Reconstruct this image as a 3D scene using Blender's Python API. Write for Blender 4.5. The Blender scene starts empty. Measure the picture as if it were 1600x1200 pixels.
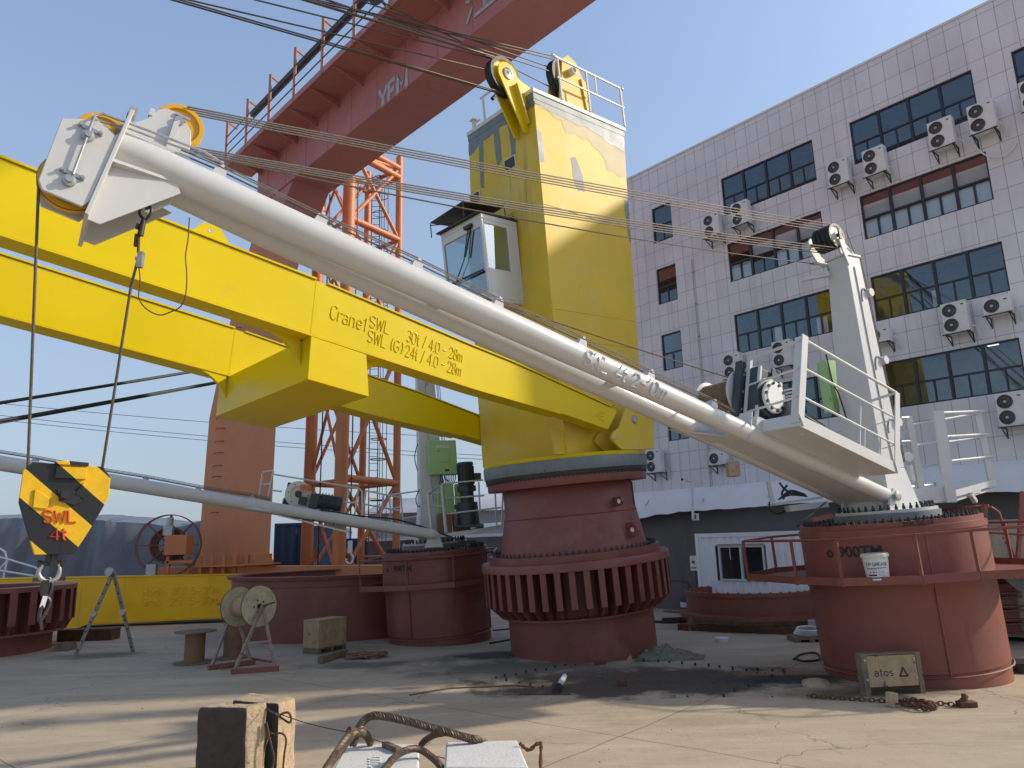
import bpy, math, random
from math import radians, sin, cos, pi, sqrt, atan2
from mathutils import Vector, Matrix, noise
random.seed(7)
SC = bpy.context.scene
COL = SC.collection
# ------------------------------------------------------------------ camera
EYE = Vector((0, 0, 2.5)); PITCH = radians(12.03); ROLL = radians(1.7); FPX = 1150.0
Fv = Vector((0, cos(PITCH), sin(PITCH))); U0 = Vector((0, -sin(PITCH), cos(PITCH))); R0 = Vector((1, 0, 0))
Rv = R0 * cos(ROLL) - U0 * sin(ROLL); Uv = U0 * cos(ROLL) + R0 * sin(ROLL)
cam = bpy.data.cameras.new('camera'); camo = bpy.data.objects.new('camera', cam); COL.objects.link(camo)
cam.sensor_fit = 'HORIZONTAL'; cam.sensor_width = 36.0; cam.lens = 36.0 * FPX / 1600.0
cam.clip_start = 0.1; cam.clip_end = 3000
camo.matrix_world = Matrix.Translation(EYE) @ Matrix((Rv, Uv, -Fv)).transposed().to_4x4()
SC.camera = camo
# ------------------------------------------------------------------ world, sun, exposure
SUN_EL = radians(30.5); SUN_AZ = atan2(1.0, 0.109)          # clockwise from +Y
w = bpy.data.worlds.new('World'); SC.world = w; w.use_nodes = True
nt = w.node_tree; sky = nt.nodes.new('ShaderNodeTexSky'); sky.sky_type = 'NISHITA'; sky.sun_disc = False
sky.sun_elevation = SUN_EL; sky.sun_rotation = SUN_AZ; sky.dust_density = 1.6; sky.air_density = 1.0; sky.ozone_density = 3.0
bg = nt.nodes['Background']; hz_tc = nt.nodes.new('ShaderNodeTexCoord'); hz_s = nt.nodes.new('ShaderNodeSeparateXYZ'); nt.links.new(hz_tc.outputs['Generated'], hz_s.inputs[0])
hz_f = nt.nodes.new('ShaderNodeMapRange'); hz_f.inputs['From Min'].default_value = 0.0; hz_f.inputs['From Max'].default_value = 0.75; hz_f.inputs['To Min'].default_value = 0.90; hz_f.inputs['To Max'].default_value = 0.18; nt.links.new(hz_s.outputs['Z'], hz_f.inputs['Value'])
hz_n = nt.nodes.new('ShaderNodeTexNoise'); hz_n.inputs['Scale'].default_value = 1.6; hz_n.inputs['Detail'].default_value = 3; nt.links.new(hz_tc.outputs['Generated'], hz_n.inputs['Vector'])
hz_a = nt.nodes.new('ShaderNodeMath'); hz_a.operation = 'MULTIPLY_ADD'; hz_a.inputs[1].default_value = 0.30; nt.links.new(hz_n.outputs['Fac'], hz_a.inputs[0]); nt.links.new(hz_f.outputs['Result'], hz_a.inputs[2]); hz_f.inputs['To Max'].default_value = 0.03; hz_f.inputs['To Min'].default_value = 0.75; hz_a.use_clamp = True
hz_m = nt.nodes.new('ShaderNodeMix'); hz_m.data_type = 'RGBA'; nt.links.new(hz_a.outputs[0], hz_m.inputs['Factor']); nt.links.new(sky.outputs[0], hz_m.inputs['A']); hz_m.inputs['B'].default_value = (1.38, 1.63, 1.95, 1)   # hazy winter air
nt.links.new(hz_m.outputs['Result'], bg.inputs[0]); bg.inputs[1].default_value = 0.15
sd = Vector((sin(SUN_AZ) * cos(SUN_EL), cos(SUN_AZ) * cos(SUN_EL), sin(SUN_EL)))
sl = bpy.data.lights.new('sun', 'SUN'); sl.energy = 2.05; sl.angle = radians(1.6); sl.color = (1.0, 0.90, 0.74)
so = bpy.data.objects.new('sun', sl); COL.objects.link(so); so.rotation_euler = sd.to_track_quat('Z', 'Y').to_euler(); so.location = (30, 0, 40)
SC.view_settings.view_transform = 'Standard'; SC.view_settings.look = 'None'; SC.view_settings.gamma = 1.0
SC.view_settings.exposure = 0.90
# ------------------------------------------------------------------ survey helpers (photo bearings -> world metres)
def ray(x, y): return Fv * FPX + Rv * (x - 800) + Uv * (600 - y)
def P(x, y, Y): d = ray(x, y); return EYE + d * (Y / d.y)
def G(x, y, z=0.0): d = ray(x, y); return EYE + d * ((z - EYE.z) / d.z)
class Fr:                                              # a local frame: u = forward, n = sideways, up
    def __init__(s, b, u, n, up): s.b, s.u, s.n, s.up = Vector(b), u.normalized(), n.normalized(), up.normalized()
    def W(s, a, b=0.0, c=0.0): return s.b + s.u * a + s.n * b + s.up * c
    def on(s, x, y, ax, v):
        n = {'s': s.u, 'n': s.n, 'z': s.up}[ax]; d = ray(x, y); o = s.b + n * v
        q = EYE + d * ((o - EYE).dot(n) / d.dot(n)) - s.b
        return q.dot(s.u), q.dot(s.n), q.dot(s.up)
def lean_frame(base, lx, ly, th):
    up = Vector((-sin(radians(lx)), -sin(radians(ly)), 1)).normalized()
    ex = Vector((1, 0, 0)); ex = (ex - up * ex.dot(up)).normalized(); ey = up.cross(ex); t = radians(th)
    return Fr(base, -ex * sin(t) - ey * cos(t), ex * cos(t) - ey * sin(t), up)
WF = Fr((0, 0, 0), Vector((1, 0, 0)), Vector((0, 1, 0)), Vector((0, 0, 1)))
# ------------------------------------------------------------------ object helpers
ORG = {}
def tag(o, label=None, cat=None, group=None, kind=None):
    if label: o['label'] = label
    if cat: o['category'] = cat
    if group: o['group'] = group
    if kind: o['kind'] = kind
    return o
def thing(name, label, cat, loc, group=None):
    o = bpy.data.objects.new(name, None); COL.objects.link(o); o.location = loc; o.empty_display_size = 0.2
    ORG[o.name] = Vector(loc); return tag(o, label, cat, group)
def copy_tree(o, parent=None):
    c = o.copy(); COL.objects.link(c)
    if parent: c.parent = parent
    for ch in list(o.children): copy_tree(ch, c)
    return c
class MB:
    def __init__(s): s.v = []; s.f = []; s.sharp = 40; s.mi = []; s.parts = []
    def add(s, vs, fs, mi=0):
        k = len(s.v); s.parts.append((k, len(s.f))); s.v += [Vector(q) for q in vs]; s.f += [tuple(i + k for i in f) for f in fs]; s.mi += [mi] * len(fs); return s
    def box(s, F, a0, a1, b0, b1, c0, c1, mi=0):
        vs = [F.W(a, b, c) for a in (a0, a1) for b in (b0, b1) for c in (c0, c1)]
        return s.add(vs, [(0, 1, 3, 2), (4, 6, 7, 5), (0, 4, 5, 1), (2, 3, 7, 6), (0, 2, 6, 4), (1, 5, 7, 3)], mi)
    def hexa(s, bot, top, mi=0):
        n = len(bot); return s.add(list(bot) + list(top), [tuple(range(n))[::-1], tuple(range(n, 2 * n))] + [(i, (i + 1) % n, n + (i + 1) % n, n + i) for i in range(n)], mi)
    def prism(s, F, pts, ax, v0, v1, mi=0):
        if ax == 'n': f = lambda p, v: F.W(p[0], v, p[1])
        elif ax == 's': f = lambda p, v: F.W(v, p[0], p[1])
        else: f = lambda p, v: F.W(p[0], p[1], v)
        return s.hexa([f(p, v0) for p in pts], [f(p, v1) for p in pts], mi)
    def bar(s, p0, p1, wd, ht=None, up=Vector((0, 0, 1)), mi=0):
        p0, p1 = Vector(p0), Vector(p1); ht = ht or wd; u = (p1 - p0); L = u.length; u.normalize()
        n = u.cross(up); n = n if n.length > 1e-4 else u.cross(Vector((1, 0, 0))); n.normalize()
        return s.box(Fr(p0, u, n, n.cross(u)), 0, L, -wd / 2, wd / 2, -ht / 2, ht / 2, mi)
    def cone(s, p0, p1, r0, r1=None, seg=16, cap=True, mi=0):
        p0, p1 = Vector(p0), Vector(p1); r1 = r0 if r1 is None else r1; u = (p1 - p0).normalized()
        a = u.orthogonal().normalized(); b = u.cross(a)
        vs = [p + (a * cos(2 * pi * i / seg) + b * sin(2 * pi * i / seg)) * r for p, r in ((p0, r0), (p1, r1)) for i in range(seg)]
        fs = [(i, (i + 1) % seg, seg + (i + 1) % seg, seg + i) for i in range(seg)]
        if cap: fs += [tuple(range(seg))[::-1], tuple(range(seg, 2 * seg))]
        return s.add(vs, fs, mi)
    def tube(s, pts, r, seg=8, cap=True, closed=False, mi=0):
        pts = [Vector(p) for p in pts]; n = len(pts); rr = r if isinstance(r, (list, tuple)) else [r] * n
        prev = None; vs = []
        for i, p in enumerate(pts):
            t = ((pts[(i + 1) % n] if (closed or i < n - 1) else p) - (pts[i - 1] if (closed or i > 0) else p)).normalized()
            if prev is None: a = t.orthogonal().normalized()
            else:
                a = prev - t * prev.dot(t); a = a.normalized() if a.length > 1e-6 else t.orthogonal().normalized()
            prev = a; b = t.cross(a)
            vs += [p + (a * cos(2 * pi * k / seg) + b * sin(2 * pi * k / seg)) * rr[i] for k in range(seg)]
        fs = [(i * seg + k, i * seg + (k + 1) % seg, (i + 1) % n * seg + (k + 1) % seg, (i + 1) % n * seg + k) for i in range(n if closed else n - 1) for k in range(seg)]
        if cap and not closed: fs += [tuple(range(seg))[::-1], tuple(range((n - 1) * seg, n * seg))]
        return s.add(vs, fs, mi)
    def lathe(s, o, ax, prof, seg=48, closed=False, mi=0):     # prof: (radius, height along ax)
        o = Vector(o); ax = Vector(ax).normalized(); a = ax.orthogonal().normalized(); b = ax.cross(a); m = len(prof)
        vs = [o + ax * h + (a * cos(2 * pi * k / seg) + b * sin(2 * pi * k / seg)) * max(r, 1e-4) for r, h in prof for k in range(seg)]
        fs = [(i * seg + k, i * seg + (k + 1) % seg, (i + 1) % m * seg + (k + 1) % seg, (i + 1) % m * seg + k) for i in range(m if closed else m - 1) for k in range(seg)]
        return s.add(vs, fs, mi)
    def split(s, name, mat, parent=None, bev=0.0, per=1):       # every added solid becomes an object of its own
        out = []; ps = s.parts + [(len(s.v), len(s.f))]
        for i in range(0, len(s.parts), per):
            j = min(i + per, len(s.parts)); (v0, f0), (v1, f1) = ps[i], ps[j]; m = MB(); m.sharp = s.sharp; m.v = s.v[v0:v1]; m.f = [tuple(q - v0 for q in f) for f in s.f[f0:f1]]; m.mi = s.mi[f0:f1]; out.append(m.build(name, mat, parent, bev))
        return out
    def build(s, name, mat, parent=None, bev=0.0, label=None, flat=False):
        par = ORG.get(parent.name, Vector()) if parent else Vector()
        me = bpy.data.meshes.new(name); me.from_pydata([v - par for v in s.v], [], s.f)
        for m in (mat if isinstance(mat, (list, tuple)) else [mat]): me.materials.append(m)
        for p, k in zip(me.polygons, s.mi): p.material_index = k
        import bmesh
        bm = bmesh.new(); bm.from_mesh(me); bmesh.ops.recalc_face_normals(bm, faces=bm.faces); bm.to_mesh(me); bm.free()
        if not flat:
            me.polygons.foreach_set('use_smooth', [True] * len(me.polygons)); me.set_sharp_from_angle(angle=radians(s.sharp))
        o = bpy.data.objects.new(name, me); COL.objects.link(o)
        if parent: o.parent = parent; ORG[o.name] = par
        if bev:
            b = o.modifiers.new('bevel', 'BEVEL'); b.width = bev; b.segments = 2; b.limit_method = 'ANGLE'; b.angle_limit = radians(40)
        if label: o['label'] = label
        return o
def sag(p0, p1, d, n=14):
    p0, p1 = Vector(p0), Vector(p1)
    return [p0.lerp(p1, i / n) - Vector((0, 0, d * 4 * (i / n) * (1 - i / n))) for i in range(n + 1)]
def arcpts(c, u, v, r, a0, a1, n=10):
    return [c + u * (r * cos(a0 + (a1 - a0) * i / n)) + v * (r * sin(a0 + (a1 - a0) * i / n)) for i in range(n + 1)]
def smooth(pts, k=6):                                   # Catmull-Rom through points
    pts = [Vector(p) for p in pts]; out = []; n = len(pts)
    for i in range(n - 1):
        a, b, c, d = pts[max(i - 1, 0)], pts[i], pts[i + 1], pts[min(i + 2, n - 1)]
        for j in range(k):
            t = j / k; out.append(0.5 * ((2 * b) + (c - a) * t + (2 * a - 5 * b + 4 * c - d) * t * t + (3 * b - a - 3 * c + d) * t ** 3))
    return out + [pts[-1]]
def text_geo(txt, size, depth, bold=0.0, shear=0.0):
    cu = bpy.data.curves.new('t', 'FONT'); cu.body = txt; cu.size = size; cu.extrude = depth / 2; cu.offset = bold; cu.resolution_u = 3; cu.shear = shear
    o = bpy.data.objects.new('t', cu); COL.objects.link(o); dg = bpy.context.evaluated_depsgraph_get(); dg.update()
    me = bpy.data.meshes.new_from_object(o.evaluated_get(dg)); vs = [v.co.copy() for v in me.vertices]; fs = [tuple(p.vertices) for p in me.polygons]
    bpy.data.objects.remove(o); bpy.data.curves.remove(cu); bpy.data.meshes.remove(me); return vs, fs
_A = lambda cx, cy, rx, ry, a0, a1, n=7: [(cx + rx * cos(radians(a0 + (a1 - a0) * i / n)), cy + ry * sin(radians(a0 + (a1 - a0) * i / n))) for i in range(n + 1)]
GL = {  # single-stroke engineering letters on a 4 x 6 grid: (advance, strokes)
 'C': (4.6, [_A(2, 2, 2, 2, -30, -180)[:] + _A(2, 4, 2, 2, 180, 30)]), 'S': (4.6, [_A(2, 4.5, 1.9, 1.5, 25, 270) + _A(2, 1.5, 1.9, 1.5, 90, -155)[1:]]), 'W': (5.6, [[(0, 6), (1.2, 0), (2.4, 5), (3.6, 0), (4.8, 6)]]), 'L': (4.4, [[(0, 6), (0, 0), (3.4, 0)]]),
 'G': (4.9, [_A(2, 4, 2, 2, 35, 180) + _A(2, 2, 2, 2, 180, 360) + [(4, 2.8), (2.3, 2.8)]]), '(': (2.4, [_A(2.6, 3, 2.2, 4, 130, 230)]), ')': (2.4, [_A(-.6, 3, 2.2, 4, 50, -50)]), ' ': (2.2, []), '/': (3.2, [[(0, -.4), (2.4, 6.4)]]), '.': (1.6, [[(.4, 0), (.5, .15)]]), '-': (3.8, [[(.3, 2.8), (3, 2.8)]]),
 '0': (4.6, [_A(1.9, 4.1, 1.9, 1.9, 0, 180) + _A(1.9, 1.9, 1.9, 1.9, 180, 360) + [(3.8, 4.1)]]), '1': (2.6, [[(.1, 4.6), (1.3, 6), (1.3, 0)]]), '2': (4.6, [_A(1.9, 4.2, 1.8, 1.8, 165, -25) + [(.1, 0), (3.8, 0)]]), '3': (4.5, [_A(1.7, 4.5, 1.8, 1.5, 150, -90) + _A(1.7, 1.5, 1.9, 1.5, 90, -150)[1:]]), '4': (4.6, [[(3.0, 0), (3.0, 6), (0, 1.7), (4, 1.7)]]),
 '5': (4.5, [[(3.4, 6), (.4, 6), (.2, 3.3)] + _A(1.8, 1.8, 1.9, 1.8, 120, -150)]), '8': (4.5, [_A(1.9, 4.5, 1.6, 1.5, -90, 270, 12) + _A(1.9, 1.5, 1.9, 1.5, 90, 450, 12)[1:]]), '9': (4.5, [_A(1.9, 4.1, 1.8, 1.9, 0, 360, 12) + _A(1.0, 3.2, 2.7, 3.2, 10, -75)[1:]]), 'T': (4.8, [[(0, 6), (4.2, 6)], [(2.1, 6), (2.1, 0)]]), 'M': (5.4, [[(0, 0), (0, 6), (2.2, 2), (4.4, 6), (4.4, 0)]]),
 'Y': (4.9, [[(0, 6), (2.1, 3), (4.2, 6)], [(2.1, 3), (2.1, 0)]]), 'F': (4.3, [[(0, 0), (0, 6), (3.4, 6)], [(0, 3.2), (2.8, 3.2)]]), 'E': (4.5, [[(3.6, 0), (0, 0), (0, 6), (3.6, 6)], [(0, 3.1), (3, 3.1)]]), 'P': (4.4, [[(0, 0), (0, 6)] + _A(2, 4.5, 1.7, 1.5, 90, -90) + [(0, 3)]]), 'R': (4.6, [[(0, 0), (0, 6)] + _A(2, 4.5, 1.7, 1.5, 90, -90) + [(0, 3)], [(2, 3), (3.8, 0)]]), 'A': (4.9, [[(0, 0), (2.1, 6), (4.2, 0)], [(.7, 2), (3.5, 2)]]),
 'H': (4.9, [[(0, 0), (0, 6)], [(4, 0), (4, 6)], [(0, 3), (4, 3)]]), 'Z': (4.5, [[(0, 6), (3.8, 6), (0, 0), (3.8, 0)]]),
 'r': (3.0, [[(0, 0), (0, 4)], [(0, 2.6)] + _A(1.7, 2.6, 1.6, 1.4, 160, 50, 4)]), 'a': (4.2, [[(3, 0), (3, 2.6)] + _A(1.6, 2.7, 1.4, 1.3, 0, 150, 5), [(3, 2.2), (1.3, 2.2)] + _A(1.2, 1.1, 1.1, 1.1, 100, 270, 5) + [(2.3, .1), (3, .9)]]), 'n': (4.2, [[(0, 0), (0, 4)], [(0, 2.6)] + _A(1.5, 2.6, 1.5, 1.4, 150, 0, 5) + [(3, 0)]]), 'e': (4.3, [[(.1, 2.1), (3.3, 2.1)] + _A(1.7, 2, 1.6, 2, 5, 320, 11)]),
 'm': (5.9, [[(0, 0), (0, 4)], [(0, 3)] + _A(1.2, 2.9, 1.1, 1.1, 150, 0, 5) + [(2.3, 0)], [(2.3, 2.9)] + _A(3.5, 2.9, 1.1, 1.1, 150, 0, 5) + [(4.6, 0)]]), 't': (3.2, [[(.9, 5.6), (.9, 1.0)] + _A(1.8, 1.0, .9, 1.0, 180, 290, 4), [(0, 4), (2.2, 4)]]), 'o': (4.3, [_A(1.7, 2, 1.7, 2, 0, 360, 12)]), 's': (3.9, [_A(1.5, 3, 1.4, 1, 30, 270, 6) + _A(1.5, 1, 1.5, 1, 90, -150, 6)[1:]]), 'k': (4.0, [[(0, 0), (0, 6)], [(2.8, 4), (0, 1.6)], [(1.2, 2.5), (3, 0)]]), 'b': (4.3, [[(0, 6), (0, 0)], _A(1.6, 2, 1.6, 2, 180, -180, 12)]) }
def stroke_geo(txt, size, wt=.085, flat=.6):
    # letters drawn as rounded beads: size = capital height / .7, wt = bead radius over size, flat = bead height over radius
    k = size * .7 / 6; x = 0; m = MB()
    for ch in txt:
        adv, sts = GL[ch]
        for st in sts:
            pts = [Vector(((x + a) * k, b * k, 0)) for a, b in st]; q = [pts[0]]
            for p in pts[1:]:
                if (p - q[-1]).length > 1e-5: q.append(p)
            if len(q) == 1: q.append(q[0] + Vector((k * .3, 0, 0)))
            a_ = q[0] - (q[1] - q[0]).normalized() * 1e-4; m.tube([q[0]] + q[1:], size * wt * .62, 6)
        x += adv + .35
    for v in m.v: v.z = max(v.z, 0) * flat
    return m.v, m.f
def text_on(txt, size, depth, origin, xd, yd, mat, parent, name='lettering', bold=0.0, sx=1.0, center=False, fn=None, stroke=0.5):
    vs, fs = stroke_geo(txt, size, depth if depth > .04 else .10, stroke); xd = Vector(xd).normalized(); yd = Vector(yd).normalized(); zd = xd.cross(yd)
    mx = (max(v.x for v in vs) / 2 if center else 0)
    m = MB(); m.sharp = 30
    m.add([(fn((v.x - mx) * sx, v.y, v.z) if fn else Vector(origin) + xd * (v.x - mx) * sx + yd * v.y + zd * v.z) for v in vs], fs)
    return m.build(name, mat, parent)
# ------------------------------------------------------------------ materials
MT = {}
def mat(name, col, rough=0.5, metal=0.0, var=0.12, scale=3.0, bump=0.0, bscale=40.0, spots=None, spec=0.5, coat=0.0, streak=None, dust=None):
    """painted / plain surface: base colour with soft patchy variation, optional specks, vertical streaks and bump"""
    m = bpy.data.materials.new(name); m.use_nodes = True; n = m.node_tree.nodes; L = m.node_tree.links; b = n['Principled BSDF']
    tc = n.new('ShaderNodeTexCoord'); nz = n.new('ShaderNodeTexNoise'); nz.inputs['Scale'].default_value = scale; nz.inputs['Detail'].default_value = 6; nz.inputs['Roughness'].default_value = 0.62
    L.new(tc.outputs['Object'], nz.inputs['Vector'])
    rp = n.new('ShaderNodeValToRGB'); rp.color_ramp.elements[0].position = 0.3; rp.color_ramp.elements[1].position = 0.7
    rp.color_ramp.elements[0].color = tuple(max(c * (1 - var), 0) for c in col) + (1,); rp.color_ramp.elements[1].color = tuple(min(c * (1 + var), 1) for c in col) + (1,)
    L.new(nz.outputs['Fac'], rp.inputs['Fac']); last = rp.outputs['Color']
    def over(last, mask, c2):
        mx = n.new('ShaderNodeMix'); mx.data_type = 'RGBA'; L.new(mask, mx.inputs['Factor']); L.new(last, mx.inputs['A']); mx.inputs['B'].default_value = tuple(c2) + (1,); return mx.outputs['Result']
    def mask(sc, lo, hi, vec=None, det=8):
        k = n.new('ShaderNodeTexNoise'); k.inputs['Scale'].default_value = sc; k.inputs['Detail'].default_value = det; k.inputs['Roughness'].default_value = 0.65
        L.new(vec or tc.outputs['Object'], k.inputs['Vector']); r = n.new('ShaderNodeMapRange'); r.inputs['From Min'].default_value = lo; r.inputs['From Max'].default_value = hi; L.new(k.outputs['Fac'], r.inputs['Value']); return r.outputs['Result']
    if spots: last = over(last, mask(spots[1], spots[2], spots[2] + 0.04), spots[0])
    if dust: last = over(last, mask(dust[1], dust[2], dust[2] + 0.25), dust[0])
    if streak:
        mp = n.new('ShaderNodeMapping'); mp.inputs['Scale'].default_value = (streak[1], streak[1], streak[1] * 0.08); L.new(tc.outputs['Object'], mp.inputs['Vector'])
        last = over(last, mask(1.0, streak[2], streak[2] + 0.12, mp.outputs['Vector']), streak[0])
    L.new(last, b.inputs['Base Color']); b.inputs['Metallic'].default_value = metal; b.inputs['Specular IOR Level'].default_value = spec
    rr = n.new('ShaderNodeMapRange'); rr.inputs['To Min'].default_value = max(rough - 0.09, 0.03); rr.inputs['To Max'].default_value = min(rough + 0.12, 1); L.new(nz.outputs['Fac'], rr.inputs['Value']); L.new(rr.outputs['Result'], b.inputs['Roughness'])
    if coat: b.inputs['Coat Weight'].default_value = coat; b.inputs['Coat Roughness'].default_value = 0.12
    if bump:
        bn = n.new('ShaderNodeTexNoise'); bn.inputs['Scale'].default_value = bscale; bn.inputs['Detail'].default_value = 5; L.new(tc.outputs['Object'], bn.inputs['Vector'])
        bu = n.new('ShaderNodeBump'); bu.inputs['Strength'].default_value = bump; bu.inputs['Distance'].default_value = 0.02; L.new(bn.outputs['Fac'], bu.inputs['Height']); L.new(bu.outputs['Normal'], b.inputs['Normal'])
    MT[name] = m; return m
YEL = mat('yellow_paint', (0.72, 0.54, 0.003), 0.30, var=0.05, scale=0.8, bump=0.10, bscale=1.6, spec=0.22, streak=((0.60, 0.42, 0.02), 2.5, 0.66), dust=((0.62, 0.46, 0.05), 1.5, 0.62))
YEL2 = mat('yellow_tower_paint', (0.66, 0.47, 0.045), 0.5, var=0.09, spots=((0.45, 0.36, 0.20), 3.2, 0.70), scale=0.7, bump=0.05, bscale=6, spec=0.25, dust=((0.64, 0.50, 0.16), 0.9, 0.5), streak=((0.42, 0.30, 0.06), 3.0, 0.62))
YEL3 = mat('yellow_old_paint', (0.95, 0.50, 0.006), 0.42, var=0.09, scale=1.2, streak=((0.66, 0.36, 0.02), 5.0, 0.62), bump=0.04, bscale=8)
WHT = mat('white_paint', (0.60, 0.60, 0.585), 0.30, var=0.035, scale=2, bump=0.03, bscale=18, spec=0.5, dust=((0.60, 0.56, 0.47), 3, 0.56), streak=((0.50, 0.44, 0.34), 9, 0.67))
WHT2 = mat('white_steel_weathered', (0.88, 0.88, 0.88), 0.5, var=0.04, scale=4, spots=((0.34, 0.20, 0.12), 16, 0.72), streak=((0.60, 0.55, 0.50), 8, 0.66))
REDOX = mat('red_oxide_primer', (0.215, 0.066, 0.052), 0.45, var=0.16, scale=1.1, bump=0.05, bscale=9, dust=((0.26, 0.11, 0.09), 1.6, 0.52), streak=((0.14, 0.045, 0.038), 4, 0.62))
REDOX2 = mat('red_oxide_orange', (0.225, 0.070, 0.048), 0.5, var=0.16, scale=1.1, bump=0.12, bscale=7, spots=((0.36, 0.22, 0.16), 2.6, 0.70), dust=((0.27, 0.10, 0.068), 1.8, 0.54), streak=((0.17, 0.055, 0.038), 5, 0.6))
GIR = mat('girder_red_paint', (0.42, 0.155, 0.145), 0.55, var=0.10, scale=0.5, streak=((0.34, 0.12, 0.11), 2, 0.6), dust=((0.46, 0.20, 0.18), 0.8, 0.52))
ORA = mat('orange_paint', (0.56, 0.19, 0.065), 0.5, var=0.10, scale=0.9, dust=((0.58, 0.22, 0.09), 1.2, 0.52), streak=((0.42, 0.15, 0.065), 4, 0.62))
GREYP = mat('grey_primer', (0.17, 0.205, 0.21), 0.5, var=0.14, scale=3, spots=((0.10, 0.12, 0.13), 9, 0.62))
STEEL = mat('dark_steel', (0.055, 0.055, 0.055), 0.45, metal=0.5, var=0.25, scale=9)
GALV = mat('galvanised_steel', (0.42, 0.42, 0.41), 0.42, metal=0.7, var=0.2, scale=14)
ROPE = mat('steel_wire_rope', (0.13, 0.105, 0.08), 0.55, metal=0.4, var=0.3, scale=50)
ROPEL = mat('pale_wire_rope', (0.20, 0.165, 0.135), 0.5, metal=0.3, var=0.3, scale=40)
DRUMR = mat('greased_rope_on_drum', (0.24, 0.16, 0.07), 0.5, var=0.4, scale=25, bump=0.4, bscale=60)
BLACK = mat('black_rubber', (0.02, 0.02, 0.022), 0.5, var=0.2)
MOTOR = mat('charcoal_machinery', (0.035, 0.05, 0.05), 0.4, var=0.2, scale=8, bump=0.1)
GREEN = mat('pale_green_enamel', (0.36, 0.58, 0.27), 0.4, var=0.05, scale=2)
SHEAVE = mat('amber_sheave_paint', (0.75, 0.40, 0.02), 0.35, var=0.05)
PALE = mat('pale_flange_paint', (0.66, 0.64, 0.56), 0.45, var=0.06)
CARD = mat('brown_cardboard', (0.28, 0.155, 0.09), 0.8, var=0.1)
WOOD = mat('weathered_plywood', (0.42, 0.30, 0.17), 0.85, var=0.22, scale=5, spots=((0.12, 0.09, 0.06), 7, 0.62), streak=((0.22, 0.15, 0.09), 10, 0.60), bump=0.25, bscale=30)
TIMB = mat('grey_timber', (0.19, 0.145, 0.10), 0.85, var=0.3, scale=6, bump=0.3, bscale=25, spots=((0.05, 0.04, 0.03), 9, 0.62))
SPOOLW = mat('pale_plywood_flange', (0.50, 0.44, 0.29), 0.75, var=0.16, scale=6, spots=((0.16, 0.12, 0.08), 18, 0.62), dust=((0.30, 0.24, 0.15), 4, 0.5), bump=0.1)
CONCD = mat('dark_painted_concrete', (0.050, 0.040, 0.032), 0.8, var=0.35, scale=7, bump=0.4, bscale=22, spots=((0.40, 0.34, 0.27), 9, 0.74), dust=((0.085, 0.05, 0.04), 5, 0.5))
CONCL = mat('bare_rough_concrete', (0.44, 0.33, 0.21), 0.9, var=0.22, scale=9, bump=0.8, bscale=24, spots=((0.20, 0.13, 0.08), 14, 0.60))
WCONC = mat('white_painted_concrete', (0.62, 0.61, 0.58), 0.75, var=0.07, scale=6, bump=0.35, bscale=30, spots=((0.34, 0.29, 0.24), 30, 0.66), dust=((0.42, 0.38, 0.32), 6, 0.58))
RUST = mat('rusty_steel', (0.13, 0.06, 0.03), 0.8, metal=0.2, var=0.4, scale=12, bump=0.3)
TARP = mat('dark_grey_tarpaulin', (0.15, 0.16, 0.185), 0.42, var=0.12, scale=2, bump=0.15, bscale=7)
TARP2 = mat('olive_tarpaulin', (0.17, 0.155, 0.11), 0.5, var=0.25, scale=6)
CLOTH = mat('white_awning_fabric', (0.80, 0.80, 0.80), 0.7, var=0.04, scale=2)
DWALL = mat('dark_grey_render', (0.15, 0.138, 0.125), 0.85, var=0.10, scale=1.5, bump=0.2, streak=((0.13, 0.12, 0.11), 2, 0.55))
ALU = mat('dark_aluminium_frame', (0.04, 0.043, 0.05), 0.35, metal=0.5, var=0.1)
BLUEC = mat('blue_container_paint', (0.10, 0.16, 0.26), 0.5, var=0.12, scale=2)
BLUED = mat('dark_blue_panel', (0.035, 0.055, 0.10), 0.5, var=0.12)
ACW = mat('off_white_casing', (0.74, 0.74, 0.72), 0.5, var=0.05)
BLIND = mat('white_window_blind', (0.85, 0.85, 0.87), 0.8, var=0.05, scale=2)
DARKI = mat('dark_room_interior', (0.20, 0.205, 0.215), 0.8, var=0.3)
STENC = mat('dark_stencil_paint', (0.035, 0.028, 0.03), 0.7, var=0.3, scale=20)
LGREY = mat('pale_stencil_paint', (0.42, 0.42, 0.42), 0.7, var=0.15)
REDL = mat('red_lettering_paint', (0.60, 0.045, 0.01), 0.45, var=0.05)
BEIGE = mat('stained_beige_steel', (0.44, 0.40, 0.32), 0.6, var=0.12, scale=2, spots=((0.20, 0.10, 0.05), 5, 0.62), streak=((0.22, 0.13, 0.08), 5, 0.56))
PLAST = mat('white_plastic', (0.68, 0.70, 0.70), 0.4, var=0.03)
def emis(name, col, st):
    m = bpy.data.materials.new(name); m.use_nodes = True; b = m.node_tree.nodes['Principled BSDF']; b.inputs['Emission Color'].default_value = col + (1,); b.inputs['Emission Strength'].default_value = st
    b.inputs['Base Color'].default_value = col + (1,); return m
LAMP = emis('ceiling_lamp_light', (1.0, 0.95, 0.85), 1.1)
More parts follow.
